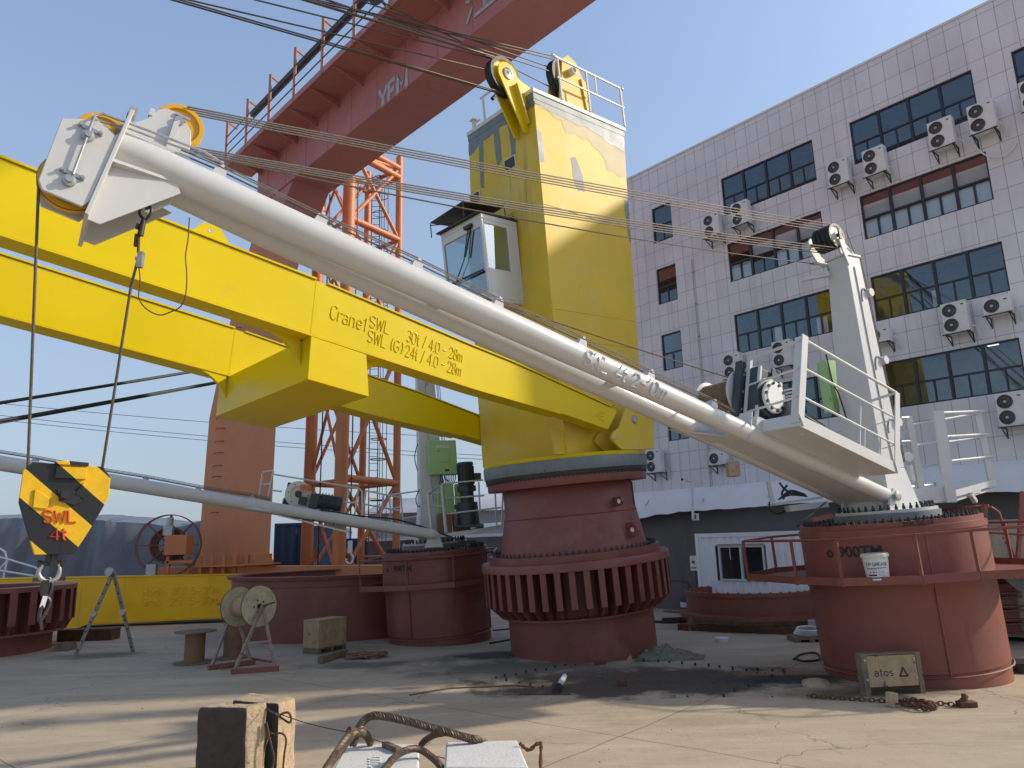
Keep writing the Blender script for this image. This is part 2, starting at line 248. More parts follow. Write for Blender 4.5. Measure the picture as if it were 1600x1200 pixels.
def glassmat(name, tint, gl, rough=0.02):
    m = bpy.data.materials.new(name); m.use_nodes = True; n = m.node_tree.nodes; L = m.node_tree.links
    for k in list(n):
        if k.type != 'OUTPUT_MATERIAL': n.remove(k)
    out = [k for k in n if k.type == 'OUTPUT_MATERIAL'][0]; t = n.new('ShaderNodeBsdfTransparent'); t.inputs[0].default_value = tint + (1,)
    g = n.new('ShaderNodeBsdfGlossy'); g.inputs['Roughness'].default_value = rough; g.inputs['Color'].default_value = (0.75, 0.85, 0.9, 1); mx = n.new('ShaderNodeMixShader'); mx.inputs[0].default_value = gl
    lw = n.new('ShaderNodeLayerWeight'); lw.inputs[0].default_value = 0.35; mr = n.new('ShaderNodeMapRange'); mr.inputs['To Min'].default_value = gl; mr.inputs['To Max'].default_value = 0.40
    L.new(lw.outputs['Fresnel'], mr.inputs['Value']); L.new(mr.outputs['Result'], mx.inputs[0])
    L.new(t.outputs[0], mx.inputs[1]); L.new(g.outputs[0], mx.inputs[2]); L.new(mx.outputs[0], out.inputs[0]); return m
GLASS = glassmat('tinted_window_glass', (0.70, 0.75, 0.77), 0.12)
CGLASS = glassmat('cab_glass', (0.55, 0.66, 0.68), 0.30)
def stripes(name, F, c1, c2, pitch, skew):
    m = bpy.data.materials.new(name); m.use_nodes = True; n = m.node_tree.nodes; L = m.node_tree.links; b = n['Principled BSDF']
    tc = n.new('ShaderNodeTexCoord'); d = n.new('ShaderNodeVectorMath'); d.operation = 'DOT_PRODUCT'; L.new(tc.outputs['Object'], d.inputs[0]); d.inputs[1].default_value = F
    a = n.new('ShaderNodeMath'); a.operation = 'ADD'; a.inputs[1].default_value = skew; L.new(d.outputs['Value'], a.inputs[0])
    q = n.new('ShaderNodeMath'); q.operation = 'PINGPONG'; q.inputs[1].default_value = pitch; L.new(a.outputs[0], q.inputs[0])
    g = n.new('ShaderNodeMath'); g.operation = 'GREATER_THAN'; g.inputs[1].default_value = pitch / 2; L.new(q.outputs[0], g.inputs[0])
    nz = n.new('ShaderNodeTexNoise'); nz.inputs['Scale'].default_value = 14; L.new(tc.outputs['Object'], nz.inputs['Vector'])
    mx = n.new('ShaderNodeMix'); mx.data_type = 'RGBA'; L.new(g.outputs[0], mx.inputs['Factor']); mx.inputs['A'].default_value = c1 + (1,); mx.inputs['B'].default_value = c2 + (1,)
    m2 = n.new('ShaderNodeMix'); m2.data_type = 'RGBA'; m2.blend_type = 'MULTIPLY'; m2.inputs['Factor'].default_value = 0.35; L.new(mx.outputs['Result'], m2.inputs['A']); L.new(nz.outputs['Fac'], m2.inputs['B'])
    L.new(m2.outputs['Result'], b.inputs['Base Color']); b.inputs['Roughness'].default_value = 0.45; return m
# ================================================================== SETTING
def ground_mat():
    m = bpy.data.materials.new('yard_concrete'); m.use_nodes = True; n = m.node_tree.nodes; L = m.node_tree.links; b = n['Principled BSDF']
    tc = n.new('ShaderNodeTexCoord'); V = tc.outputs['Object']
    def nz(sc, det=6, ro=0.6, vec=V, dist=0.0):
        k = n.new('ShaderNodeTexNoise'); k.inputs['Scale'].default_value = sc; k.inputs['Detail'].default_value = det; k.inputs['Roughness'].default_value = ro; k.inputs['Distortion'].default_value = dist; L.new(vec, k.inputs['Vector']); return k.outputs['Fac']
    def mr(v, a, c, lo=0.0, hi=1.0):
        r = n.new('ShaderNodeMapRange'); r.inputs['From Min'].default_value = a; r.inputs['From Max'].default_value = c; r.inputs['To Min'].default_value = lo; r.inputs['To Max'].default_value = hi; L.new(v, r.inputs['Value']); return r.outputs['Result']
    def mix(f, a, c, bl='MIX'):
        x = n.new('ShaderNodeMix'); x.data_type = 'RGBA'; x.blend_type = bl
        L.new(f, x.inputs['Factor']) if not isinstance(f, float) else setattr(x.inputs['Factor'], 'default_value', f)
        for s, k in ((a, 'A'), (c, 'B')):
            if isinstance(s, tuple): x.inputs[k].default_value = s + (1,)
            else: L.new(s, x.inputs[k])
        return x.outputs['Result']
    def ma(op, a, c=None):
        x = n.new('ShaderNodeMath'); x.operation = op
        for i, s in enumerate((a, c)):
            if s is None: continue
            if isinstance(s, (int, float)): x.inputs[i].default_value = s
            else: L.new(s, x.inputs[i])
        return x.outputs[0]
    def blob(cx, cy, rx, ry, soft=0.5, warp=0.9):       # irregular stain centred at a place in the yard
        mp = n.new('ShaderNodeMapping'); mp.vector_type = 'POINT'; mp.inputs['Location'].default_value = (-cx / rx, -cy / ry, 0); mp.inputs['Scale'].default_value = (1 / rx, 1 / ry, 0); L.new(V, mp.inputs['Vector'])
        ln = n.new('ShaderNodeVectorMath'); ln.operation = 'LENGTH'; L.new(mp.outputs['Vector'], ln.inputs[0])
        return mr(ma('ADD', ln.outputs['Value'], ma('MULTIPLY', ma('SUBTRACT', nz(1.1, 8, 0.7), 0.5), warp * 2)), 1.0, 1.0 - soft)
    mpx = n.new('ShaderNodeMapping'); mpx.inputs['Scale'].default_value = (0.35, 1.6, 1); L.new(V, mpx.inputs['Vector'])
    col = mix(mr(nz(0.35, 8, 0.65), 0.35, 0.65), (0.345, 0.275, 0.195), (0.44, 0.355, 0.25))
    col = mix(mr(nz(1.0, 8, 0.72, mpx.outputs['Vector']), 0.44, 0.64), col, (0.50, 0.405, 0.285))
    col = mix(mr(nz(1.7, 9, 0.75), 0.56, 0.72), col, (0.28, 0.225, 0.16))
    col = mix(mr(nz(9, 8, 0.7), 0.60, 0.72, 0, 0.6), col, (0.16, 0.13, 0.10)); col = mix(mr(nz(0.9, 9, 0.78, mpx.outputs['Vector']), 0.58, 0.70, 0, 0.7), col, (0.22, 0.175, 0.125))
    col = mix(mr(nz(60, 4, 0.7), 0.66, 0.74, 0, 0.6), col, (0.12, 0.10, 0.08))
    col = mix(mr(nz(150, 2, 0.6), 0.35, 0.7, 0, 0.25), col, (0.58, 0.49, 0.37))
    # dark soiled pad where a crane foundation was bolted, oil and rust around the pedestals
    for (cx, cy, rx, ry, c, s) in [(2.1, 13.9, 3.5, 1.5, (0.075, 0.055, 0.04), 0.3), (0.0, 15.6, 3.2, 1.2, (0.15, 0.125, 0.095), 0.6), (4.7, 13.6, 1.4, 0.7, (0.04, 0.04, 0.042), 0.5),
                                 (-0.7, 17.3, 1.6, 0.9, (0.05, 0.045, 0.04), 0.6), (5.6, 12.4, 1.7, 0.6, (0.12, 0.11, 0.06), 0.6), (-3.4, 16.6, 1.6, 0.8, (0.16, 0.14, 0.10), 0.6), (4.9, 14.3, 1.2, 0.3, (0.34, 0.20, 0.09), 0.6), (-10.5, 19.3, 1.6, 0.7, (0.15, 0.17, 0.09), 0.6)]:
        col = mix(ma('MULTIPLY', blob(cx, cy, rx, ry, s), 0.93), col, c)
    # slab joints and wandering cracks
    mp = n.new('ShaderNodeMapping'); mp.inputs['Rotation'].default_value = (0, 0, radians(40)); mp.inputs['Location'].default_value = (0.35, 1.72, 0); L.new(V, mp.inputs['Vector'])
    br = n.new('ShaderNodeTexBrick'); br.offset = 0.0; br.inputs['Scale'].default_value = 1.0; br.inputs['Brick Width'].default_value = 5.2; br.inputs['Row Height'].default_value = 5.2; br.inputs['Mortar Size'].default_value = 0.012; br.inputs['Mortar Smooth'].default_value = 0.3
    wv = n.new('ShaderNodeVectorMath'); wv.operation = 'ADD'; wn = n.new('ShaderNodeTexNoise'); wn.inputs['Scale'].default_value = 1.2; wn.inputs['Detail'].default_value = 6; L.new(mp.outputs['Vector'], wn.inputs['Vector'])
    ws = n.new('ShaderNodeVectorMath'); ws.operation = 'SCALE'; ws.inputs['Scale'].default_value = 0.12; L.new(wn.outputs['Color'], ws.inputs[0]); L.new(mp.outputs['Vector'], wv.inputs[0]); L.new(ws.outputs[0], wv.inputs[1]); L.new(wv.outputs[0], br.inputs['Vector'])
    vo = n.new('ShaderNodeTexVoronoi'); vo.feature = 'DISTANCE_TO_EDGE'; vo.inputs['Scale'].default_value = 0.28
    wv2 = n.new('ShaderNodeVectorMath'); wv2.operation = 'ADD'; ws2 = n.new('ShaderNodeVectorMath'); ws2.operation = 'SCALE'; ws2.inputs['Scale'].default_value = 0.9; L.new(wn.outputs['Color'], ws2.inputs[0]); L.new(V, wv2.inputs[0]); L.new(ws2.outputs[0], wv2.inputs[1]); L.new(wv2.outputs[0], vo.inputs['Vector'])
    crk = ma('MULTIPLY', mr(vo.outputs['Distance'], 0.0035, 0.001), mr(nz(0.4, 2), 0.45, 0.55))
    col = mix(ma('MULTIPLY', ma('MAXIMUM', br.outputs['Fac'], ma('MULTIPLY', crk, 0.7)), 0.62), col, (0.075, 0.06, 0.045))
    L.new(col, b.inputs['Base Color']); L.new(mr(nz(1.4), 0.3, 0.7, 0.72, 0.92), b.inputs['Roughness']); b.inputs['Specular IOR Level'].default_value = 0.3
    h = ma('ADD', ma('MULTIPLY', nz(45, 6, 0.7), 0.5), ma('ADD', nz(4, 6, 0.6), ma('MULTIPLY', ma('MAXIMUM', br.outputs['Fac'], crk), -1.2)))
    bu = n.new('ShaderNodeBump'); bu.inputs['Strength'].default_value = 0.35; bu.inputs['Distance'].default_value = 0.03; L.new(h, bu.inputs['Height']); L.new(bu.outputs['Normal'], b.inputs['Normal']); return m
g = MB(); g.add([(-600, -200, 0), (600, -200, 0), (600, 1200, 0), (-600, 1200, 0)], [(0, 1, 2, 3)])
tag(g.build('ground', ground_mat(), flat=True), 'worn pale concrete yard with stains, slab joints and cracks', kind='structure')
# ---- grit, bolts and chips scattered on the yard
m = MB(); rnd = random.Random(3)
for i in range(420):
    k = rnd.random()
    if k < 0.55: x, y = rnd.gauss(2.1, 1.6), rnd.gauss(13.8, 0.6)
    else: x, y = rnd.uniform(-9, 9), rnd.uniform(8, 22)
    r = rnd.uniform(0.004, 0.015); a = rnd.uniform(0, 6.28); h = r * rnd.uniform(0.5, 1.1); n_ = 5
    ring = [Vector((x + cos(a + 2 * pi * j / n_) * r * rnd.uniform(0.7, 1.5), y + sin(a + 2 * pi * j / n_) * r, -0.002)) for j in range(n_)]
    m.add(ring + [Vector((x, y, h))], [(j, (j + 1) % n_, n_) for j in range(n_)])
tag(m.build('gravel', mat('dark_grit', (0.05, 0.042, 0.035), 0.9, var=0.5, scale=30)), 'scattered grit and chips on the concrete yard', kind='stuff')

# ================================================================== OFFICE BUILDING
WB = Vector((5.52, 26.56, 0)); aw = radians(-41.5); dF = Vector((-sin(aw), -cos(aw), 0)); nF = Vector((-cos(aw), sin(aw), 0))
BF = Fr(WB, dF, nF, Vector((0, 0, 1)))      # s grows towards the near right end, n points out of the facade
SL, SR, HT = -3.6, 14.4, 16.55
def tilemat():
    m = bpy.data.materials.new('stone_tile_cladding'); m.use_nodes = True; n = m.node_tree.nodes; L = m.node_tree.links; b = n['Principled BSDF']
    tc = n.new('ShaderNodeTexCoord'); cx = n.new('ShaderNodeVectorMath'); cx.operation = 'DOT_PRODUCT'; L.new(tc.outputs['Object'], cx.inputs[0]); cx.inputs[1].default_value = dF
    cy = n.new('ShaderNodeVectorMath'); cy.operation = 'DOT_PRODUCT'; L.new(tc.outputs['Object'], cy.inputs[0]); cy.inputs[1].default_value = nF
    sp = n.new('ShaderNodeSeparateXYZ'); L.new(tc.outputs['Object'], sp.inputs[0])
    ad = n.new('ShaderNodeMath'); ad.operation = 'ADD'; L.new(cx.outputs['Value'], ad.inputs[0]); L.new(cy.outputs['Value'], ad.inputs[1])
    co = n.new('ShaderNodeCombineXYZ'); L.new(ad.outputs[0], co.inputs[0]); L.new(sp.outputs['Z'], co.inputs[1])
    br = n.new('ShaderNodeTexBrick'); br.offset = 0.0; br.inputs['Scale'].default_value = 1; br.inputs['Brick Width'].default_value = 0.424; br.inputs['Row Height'].default_value = 0.645; br.inputs['Mortar Size'].default_value = 0.0065; br.inputs['Mortar Smooth'].default_value = 0.2; br.inputs['Bias'].default_value = -0.3
    mp = n.new('ShaderNodeMapping'); mp.inputs['Location'].default_value = (-7.82 + 0.424 * 20, -16.36 + 0.645 * 40, 0); L.new(co.outputs[0], mp.inputs['Vector']); L.new(mp.outputs['Vector'], br.inputs['Vector'])
    br.inputs['Color1'].default_value = (0.72, 0.71, 0.735, 1); br.inputs['Color2'].default_value = (0.67, 0.665, 0.685, 1); br.inputs['Mortar'].default_value = (0.22, 0.21, 0.23, 1)
    nz = n.new('ShaderNodeTexNoise'); nz.inputs['Scale'].default_value = 0.5; nz.inputs['Detail'].default_value = 7; L.new(tc.outputs['Object'], nz.inputs['Vector'])
    rp = n.new('ShaderNodeMapRange'); rp.inputs['From Min'].default_value = 0.3; rp.inputs['From Max'].default_value = 0.7; rp.inputs['To Min'].default_value = 0.88; rp.inputs['To Max'].default_value = 1.08; L.new(nz.outputs['Fac'], rp.inputs['Value'])
    vm = n.new('ShaderNodeVectorMath'); vm.operation = 'SCALE'; L.new(br.outputs['Color'], vm.inputs[0]); L.new(rp.outputs['Result'], vm.inputs['Scale'])
    sm = n.new('ShaderNodeMapping'); sm.inputs['Scale'].default_value = (2.4, 0.16, 1); L.new(co.outputs[0], sm.inputs['Vector']); sn = n.new('ShaderNodeTexNoise'); sn.inputs['Scale'].default_value = 1.0; sn.inputs['Detail'].default_value = 7; sn.inputs['Roughness'].default_value = 0.7; L.new(sm.outputs['Vector'], sn.inputs['Vector'])
    sr = n.new('ShaderNodeMapRange'); sr.inputs['From Min'].default_value = 0.54; sr.inputs['From Max'].default_value = 0.74; sr.inputs['To Max'].default_value = 0.55; L.new(sn.outputs['Fac'], sr.inputs['Value'])
    sx = n.new('ShaderNodeMix'); sx.data_type = 'RGBA'; L.new(sr.outputs['Result'], sx.inputs['Factor']); L.new(vm.outputs[0], sx.inputs['A']); sx.inputs['B'].default_value = (0.46, 0.43, 0.41, 1); L.new(sx.outputs['Result'], b.inputs['Base Color']); b.inputs['Roughness'].default_value = 0.35
    bu = n.new('ShaderNodeBump'); bu.invert = True; bu.inputs['Strength'].default_value = 0.5; bu.inputs['Distance'].default_value = 0.01; L.new(br.outputs['Fac'], bu.inputs['Height']); L.new(bu.outputs['Normal'], b.inputs['Normal']); return m
TILE = tilemat()
cols = [(0.12, 1.0, 1, 1), (3.2, 6.6, 4, 1), (7.8, 11.2, 4, 1), (12.15, 14.0, 2, 1)]
rows = [(13.45, 14.88), (11.0, 12.4), (8.45, 9.82), (5.85, 7.2)]
bld = thing('office_building', 'tall grey tile-clad office building with rows of dark strip windows', 'building', BF.W(5, 0, 0))
wins = [(a, b_, z0, z1, nb) for (a, b_, nb, _) in cols for (z0, z1) in rows]
wins.append((-2.6, -1.8, 4.5, 5.4, 1))
# facade wall with real openings: split the plane on a grid
m = MB(); ss = sorted({SL, SR} | {v for w_ in wins for v in w_[:2]}); zs = sorted({3.5, HT} | {v for w_ in wins for v in w_[2:4]})
for i in range(len(ss) - 1):
    for j in range(len(zs) - 1):
        cs, cz = (ss[i] + ss[i + 1]) / 2, (zs[j] + zs[j + 1]) / 2
        if any(a < cs < b_ and z0 < cz < z1 for a, b_, z0, z1, _ in wins): continue
        m.add([BF.W(ss[i], 0, zs[j]), BF.W(ss[i + 1], 0, zs[j]), BF.W(ss[i + 1], 0, zs[j + 1]), BF.W(ss[i], 0, zs[j + 1])], [(0, 1, 2, 3)])
m.box(BF, SR - 0.15, SR, -13, -0.002, 3.5, HT); m.box(BF, SL, SL + 0.15, -13, -0.002, 3.5, HT); m.box(BF, SL, SR, -13.2, -13, 0, HT); m.box(BF, SL + .15, SR - .15, -13, -0.3, HT - 0.5, HT - 0.4)
for a, b_, z0, z1, _ in wins:       # reveals
    for q in ((a, a, z0, z1), (b_, b_, z0, z1)): m.add([BF.W(q[0], 0, z0), BF.W(q[0], -0.12, z0), BF.W(q[0], -0.12, z1), BF.W(q[0], 0, z1)], [(0, 1, 2, 3)])
    for z in (z0, z1): m.add([BF.W(a, 0, z), BF.W(b_, 0, z), BF.W(b_, -0.12, z), BF.W(a, -0.12, z)], [(0, 1, 2, 3)])
m.build('wall', TILE, bld, flat=True)
m = MB(); m.box(BF, SL - 0.03, SR + 0.03, -0.35, 0.04, HT, HT + 0.07); m.box(BF, SR - .3, SR + 0.03, -13.2, -0.35, HT, HT + 0.07); m.build('parapet_coping', ACW, bld)
m = MB(); m.box(BF, SL, SR, -13, -0.03, 0, 3.5); m.build('lower_wall', DWALL, bld, flat=True)
m = MB()
for z0, _ in rows: m.box(BF, SL + .2, SR - .2, -12.9, -2.2, z0 - 0.9, z0 - 0.75)
m.build('floor_slab', DARKI, bld, flat=True)
rnd = random.Random(11)
def window(a, b_, z0, z1, nb, blind, lamps):
    m = MB(); f = 0.045; m.box(BF, a, b_, -0.10, -0.04, z0, z0 + f); m.box(BF, a, b_, -0.10, -0.04, z1 - f, z1)
    m.box(BF, a, a + f, -0.10, -0.04, z0 + f, z1 - f); m.box(BF, b_ - f, b_, -0.10, -0.04, z0 + f, z1 - f); wd = (b_ - a) / nb; zt = z0 + (z1 - z0) * 0.47
    for k in range(1, nb): m.box(BF, a + k * wd - 0.04, a + k * wd + 0.04, -0.098, -0.035, z0 + f, z1 - f)
    for k in range(nb):
        m.box(BF, a + k * wd + 0.042, a + (k + 1) * wd - 0.042, -0.096, -0.045, zt - 0.025, zt + 0.025); m.box(BF, a + (k + .5) * wd - 0.022, a + (k + .5) * wd + 0.022, -0.094, -0.05, z0 + f, zt - 0.026)
    fr = m.build('window', ALU, bld)
    p = MB(); p.add([BF.W(a, -0.075, z0), BF.W(b_, -0.075, z0), BF.W(b_, -0.075, z1), BF.W(a, -0.075, z1)], [(0, 1, 2, 3)]); p.build('pane', GLASS, fr, flat=True)
    p = MB(); d = -1.9; p.add([BF.W(a - .3, d, z0 - .5), BF.W(b_ + .3, d, z0 - .5), BF.W(b_ + .3, d, z1 + .25), BF.W(a - .3, d, z1 + .25)], [(0, 1, 2, 3)])
    p.add([BF.W(a - .3, -0.13, z1 + .25), BF.W(b_ + .3, -0.13, z1 + .25), BF.W(b_ + .3, d, z1 + .25), BF.W(a - .3, d, z1 + .25)], [(0, 1, 2, 3)])
    p.add([BF.W(a - .3, -0.13, z0 - .5), BF.W(b_ + .3, -0.13, z0 - .5), BF.W(b_ + .3, d, z0 - .5), BF.W(a - .3, d, z0 - .5)], [(0, 1, 2, 3)])
    for q in (a - .3, b_ + .3): p.add([BF.W(q, -0.13, z0 - .5), BF.W(q, d, z0 - .5), BF.W(q, d, z1 + .25), BF.W(q, -0.13, z1 + .25)], [(0, 1, 2, 3)])
    p.build('room_lining', DARKI, fr, flat=True)
    for (u0, u1, v0, v1) in blind:
        p = MB(); p.box(BF, a + u0 * (b_ - a), a + u1 * (b_ - a), -0.135, -0.128, z0 + v0 * (z1 - z0), z0 + v1 * (z1 - z0)); p.build('window_blind', BLIND, fr, flat=True)
    for (u, dd) in lamps:
        p = MB(); c = a + u * (b_ - a); p.box(BF, c - 0.13, c + 0.13, -dd - 0.25, -dd, z1 + .21, z1 + .235); p.build('ceiling_lamp', LAMP, fr, flat=True)
for (a, b_, nb, _) in cols:
    for r, (z0, z1) in enumerate(rows):
        bl, lm = [], []
        if nb == 4 and r == 1:
            for k in range(4):
                if a > 7 or k > 0: bl.append((k / 4 + .01, (k + 1) / 4 - .01, 0.5, 0.80 if a > 7 else 0.72 + .05 * k))
                for h in (0, 1):
                    if a > 7 or not (k == 1): bl.append(((k + h / 2) / 4 + .01, (k + h / 2 + .5) / 4 - .01, 0.02, 0.44))
        if nb == 4 and r == 2: bl = [(0.45, 0.49, .02, .40)] if a > 7 else [(0.40, 0.48, 0.02, 0.5), (0.82, 0.92, .02, .42)]; lm = [(.42, .5), (.52, .5), (.93, .3)] if a > 7 else [(.55, .6)]
        if nb == 4 and r == 3: lm = [(.22, .5), (.38, .9), (.5, .7), (.62, .4), (.85, .5), (.72, 1.2), (.95, 1.0)] if a > 7 else [(.5, .5)]
        if nb == 1: lm = [(.7, .7)] if r in (1, 2) else []
        window(a, b_, z0, z1, nb, bl, lm)
window(-2.6, -1.8, 4.5, 5.4, 1, [], [])
# drain pipe and brackets
m = MB(); m.cone(BF.W(1.75, 0.05, 4.0), BF.W(1.75, 0.05, 12.3), 0.018); 
for z in (4.6, 5.8, 7.0, 8.2, 9.4, 10.6, 11.8): m.box(BF, 1.72, 1.80, 0.0, 0.075, z, z + 0.03)
m.build('drain_pipe', GALV, bld)
# awning skirt
aw_ = thing('awning', 'long white fabric awning sagging along the foot of the tiled facade', 'awning', BF.W(5, 0.3, 3.6))
m = MB(); N = 70; vs = []
for i in range(N + 1):
    s = SL + (SR - SL) * i / N; drop = 0.05 * abs(sin(s * .65)) + 0.05 * noise.noise(Vector((s * 2, 0, 0)))
    if s < 1.4: drop += 0.12 * (1.4 - s) * 0.6
    for j in range(5):
        t = j / 4; vs.append(BF.W(s, 0.01 + 0.55 * t + 0.02 * noise.noise(Vector((s * 3, t * 3, 1))), 4.12 - 0.42 * t ** 1.3 - (0.34 * max(0, t - .7) / .3 + drop * t) ))
m.add(vs, [(i * 5 + j, (i + 1) * 5 + j, (i + 1) * 5 + j + 1, i * 5 + j + 1) for i in range(N) for j in range(4)]); m.build('fabric', CLOTH, aw_)
m = MB()
for i in range(8): s = SL + .5 + i * 2.4; m.cone(BF.W(s, 0.0, 4.08), BF.W(s, 0.53, 3.6), 0.015, seg=6)
m.build('frame', GALV, aw_)
# ---- air conditioners
def ac_unit(kind):
    W_, H_, D_ = (0.62, 0.84, 0.26) if kind == 2 else (0.62, 0.44, 0.26)
    r = thing('air_conditioner', None, 'air conditioner', (0, 0, 0)); F0 = WF
    m = MB(); m.box(F0, -W_ / 2, W_ / 2, -0.14 - D_, -0.14, 0, H_); m.build('casing', ACW, r, bev=0.015)
    for k in range(kind):
        cz = 0.22 + k * 0.40; fx = -0.10
        m = MB(); m.lathe((fx, -0.14 - D_ + 0.004, cz), (0, -1, 0), [(0.175, 0), (0.175, 0.018), (0.160, 0.020), (0.155, 0.009), (0.0, 0.009)], 24); g_ = m.build('fan', STEEL, r)
        m = MB(); m.lathe((fx, -0.14 - D_ - 0.006, cz), (0, -1, 0), [(0.0, .012), (0.036, .010), (0.040, 0)], 16)
        for q in (.095, .150): m.lathe((fx, -0.14 - D_ - 0.008, cz), (0, -1, 0), [(q, 0), (q + .004, 0.003), (q, 0.006)], 24, closed=True)
        m.build('grille', GALV, g_)
    m = MB()
    for sx in (-W_ / 2 + 0.05, W_ / 2 - 0.05):
        m.bar((sx, 0, -0.02), (sx, -0.46, -0.02), 0.03); m.bar((sx, 0, -0.26), (sx, -0.44, -0.03), 0.022); m.bar((sx, -0.01, -0.28), (sx, -0.01, 0.0), 0.025)
    m.bar((-W_ / 2 - 0.03, -0.44, -0.025), (W_ / 2 + 0.03, -0.44, -0.025), 0.025); m.build('bracket', ALU, r)
    m = MB(); m.tube(smooth([(W_ / 2, -0.25, 0.15), (W_ / 2 + 0.1, -0.2, 0.1), (W_ / 2 + 0.14, -0.12, -0.05), (W_ / 2 + 0.10, -0.04, -0.2), (W_ / 2 + 0.22, 0.0, -0.22)]), 0.016, 6); m.build('refrigerant_pipe', PLAST, r)
    m = MB(); m.box(F0, W_ / 2 - 0.13, W_ / 2 - 0.06, -0.144 - D_, -0.139 - D_, H_ - 0.12, H_ - 0.09); m.build('nameplate', STEEL, r); return r
protos = {2: ac_unit(2), 1: ac_unit(1)}; used = set()
AC = [(7.43, 13.24, 2, 'twin-fan air conditioner, left of the pair at the left end of the big top-floor window'), (8.5, 13.15, 2, 'twin-fan air conditioner, right of the pair at the left end of the big top-floor window'),
      (10.33, 13.2, 2, 'twin-fan air conditioner outdoor unit under the right end of the big top-floor window'), (11.33, 13.21, 2, 'twin-fan air conditioner outdoor unit with a white pipe looping below it, top floor'),
      (12.55, 13.3, 2, 'twin-fan air conditioner outdoor unit cut by the upper right edge of the photo'), (2.89, 13.13, 2, 'twin-fan air conditioner, left of the pair under the farther top-floor window, behind the ropes'),
      (4.02, 13.16, 2, 'twin-fan air conditioner, right of the pair under the farther top-floor window, behind the ropes'), (9.95, 7.98, 2, 'twin-fan air conditioner outdoor unit below the third-floor window, beside a smaller single-fan one'),
      (10.93, 8.05, 1, 'small single-fan air conditioner outdoor unit near the right edge of the photo'), (7.94, 7.95, 1, 'small single-fan air conditioner outdoor unit just right of the white crane mast'),
      (10.86, 5.36, 2, 'twin-fan air conditioner low on the facade at the right edge, below the lowest window'), (3.18, 8.0, 2, 'twin-fan air conditioner outdoor unit half hidden behind the winch drum'),
      (4.98, 8.04, 2, 'twin-fan air conditioner outdoor unit seen between the rails of the winch platform'), (-0.34, 5.17, 2, 'twin-fan air conditioner outdoor unit right beside the yellow crane slew ring'),
      (2.3, 5.0, 1, 'small single-fan air conditioner outdoor unit peeping out under the white boom')]
rotz = atan2(dF.y, dF.x)
for (s, z, k, lb) in AC:
    o = protos[k] if k not in used else copy_tree(protos[k]); used.add(k)
    hz = 0.42 if k == 2 else 0.22; o.location = BF.W(s, 0.0, z - hz); o.rotation_euler = (0, 0, rotz); tag(o, lb, 'air conditioner', 'air conditioners hung on the office facade')
m = MB(); b0 = BF.W(11.55, 0.0, 12.75)
m.tube(smooth([BF.W(11.0, .2, 12.9), BF.W(11.05, .15, 12.5), BF.W(11.3, .12, 12.15), BF.W(11.6, .1, 12.05), BF.W(11.85, .06, 12.2), BF.W(11.9, .03, 12.35)]), 0.022, 6)
tag(m.build('drain_hose', PLAST), 'white hose hanging in a loop under the rooftop-level air conditioner', 'hose')
# ---- security camera on pole, electric box
r = thing('security_camera', 'white security camera on a slim pole fixed to the dark wall above the cabin', 'camera', BF.W(0.0, 0.1, 3.0)); q0 = P(1083, 812, 25.0); q1 = P(1081, 752, 25.0)
m = MB(); m.cone(q0, q1, 0.045); m.cone(q1, q1 + Vector((-.22, -.05, .02)), 0.03); m.build('pole', PLAST, r)
m = MB(); m.bar(q1 + Vector((-.18, -.05, .1)), q1 + Vector((-.36, -.2, .06)), 0.10); m.build('camera_body', PLAST, r, bev=.01); m = MB(); m.cone(q1 + Vector((-.36, -.2, .06)), q1 + Vector((-.37, -.215, .057)), 0.04); m.build('lens', BLACK, r)
m = MB(); m.bar(q0 + Vector((.0, 0, .0)), q0 + Vector((.22, .12, .0)), 0.05); m.bar(q0 + Vector((.0, 0, .18)), q0 + Vector((.22, .12, .18)), 0.05); m.box(WF, q0.x + .12, q0.x + .2, q0.y, q0.y + .1, q0.z - .02, q0.z + .2); m.build('bracket', PLAST, r)
q = P(1085, 880, 25.3); r = thing('electric_box', 'small pale electric box with a red switch on the dark wall beside the cabin', 'electric box', q)
FB = Fr(q, dF, nF, Vector((0, 0, 1))); m = MB(); m.box(FB, -.14, .14, -.1, .05, -.24, .24); m.build('box', ACW, r, bev=.01); m = MB(); m.lathe(FB.W(0, .05, .04), nF, [(.055, 0), (.05, .03), (0, .035)], 14); m.build('switch', REDL, r); m = MB(); m.box(FB, -.1, .1, .05, .055, -.17, -.12); m.build('nameplate', BEIGE, r)
m = MB(); m.tube(smooth([FB.W(0, -.02, -.24), FB.W(.02, 0, -.5), FB.W(.0, 0, -.75), FB.W(-.25, 0, -.8), FB.W(-.4, 0, -.6), FB.W(-1.4, -.02, -.62)]), .014, 6); m.build('cable', BLACK, r)

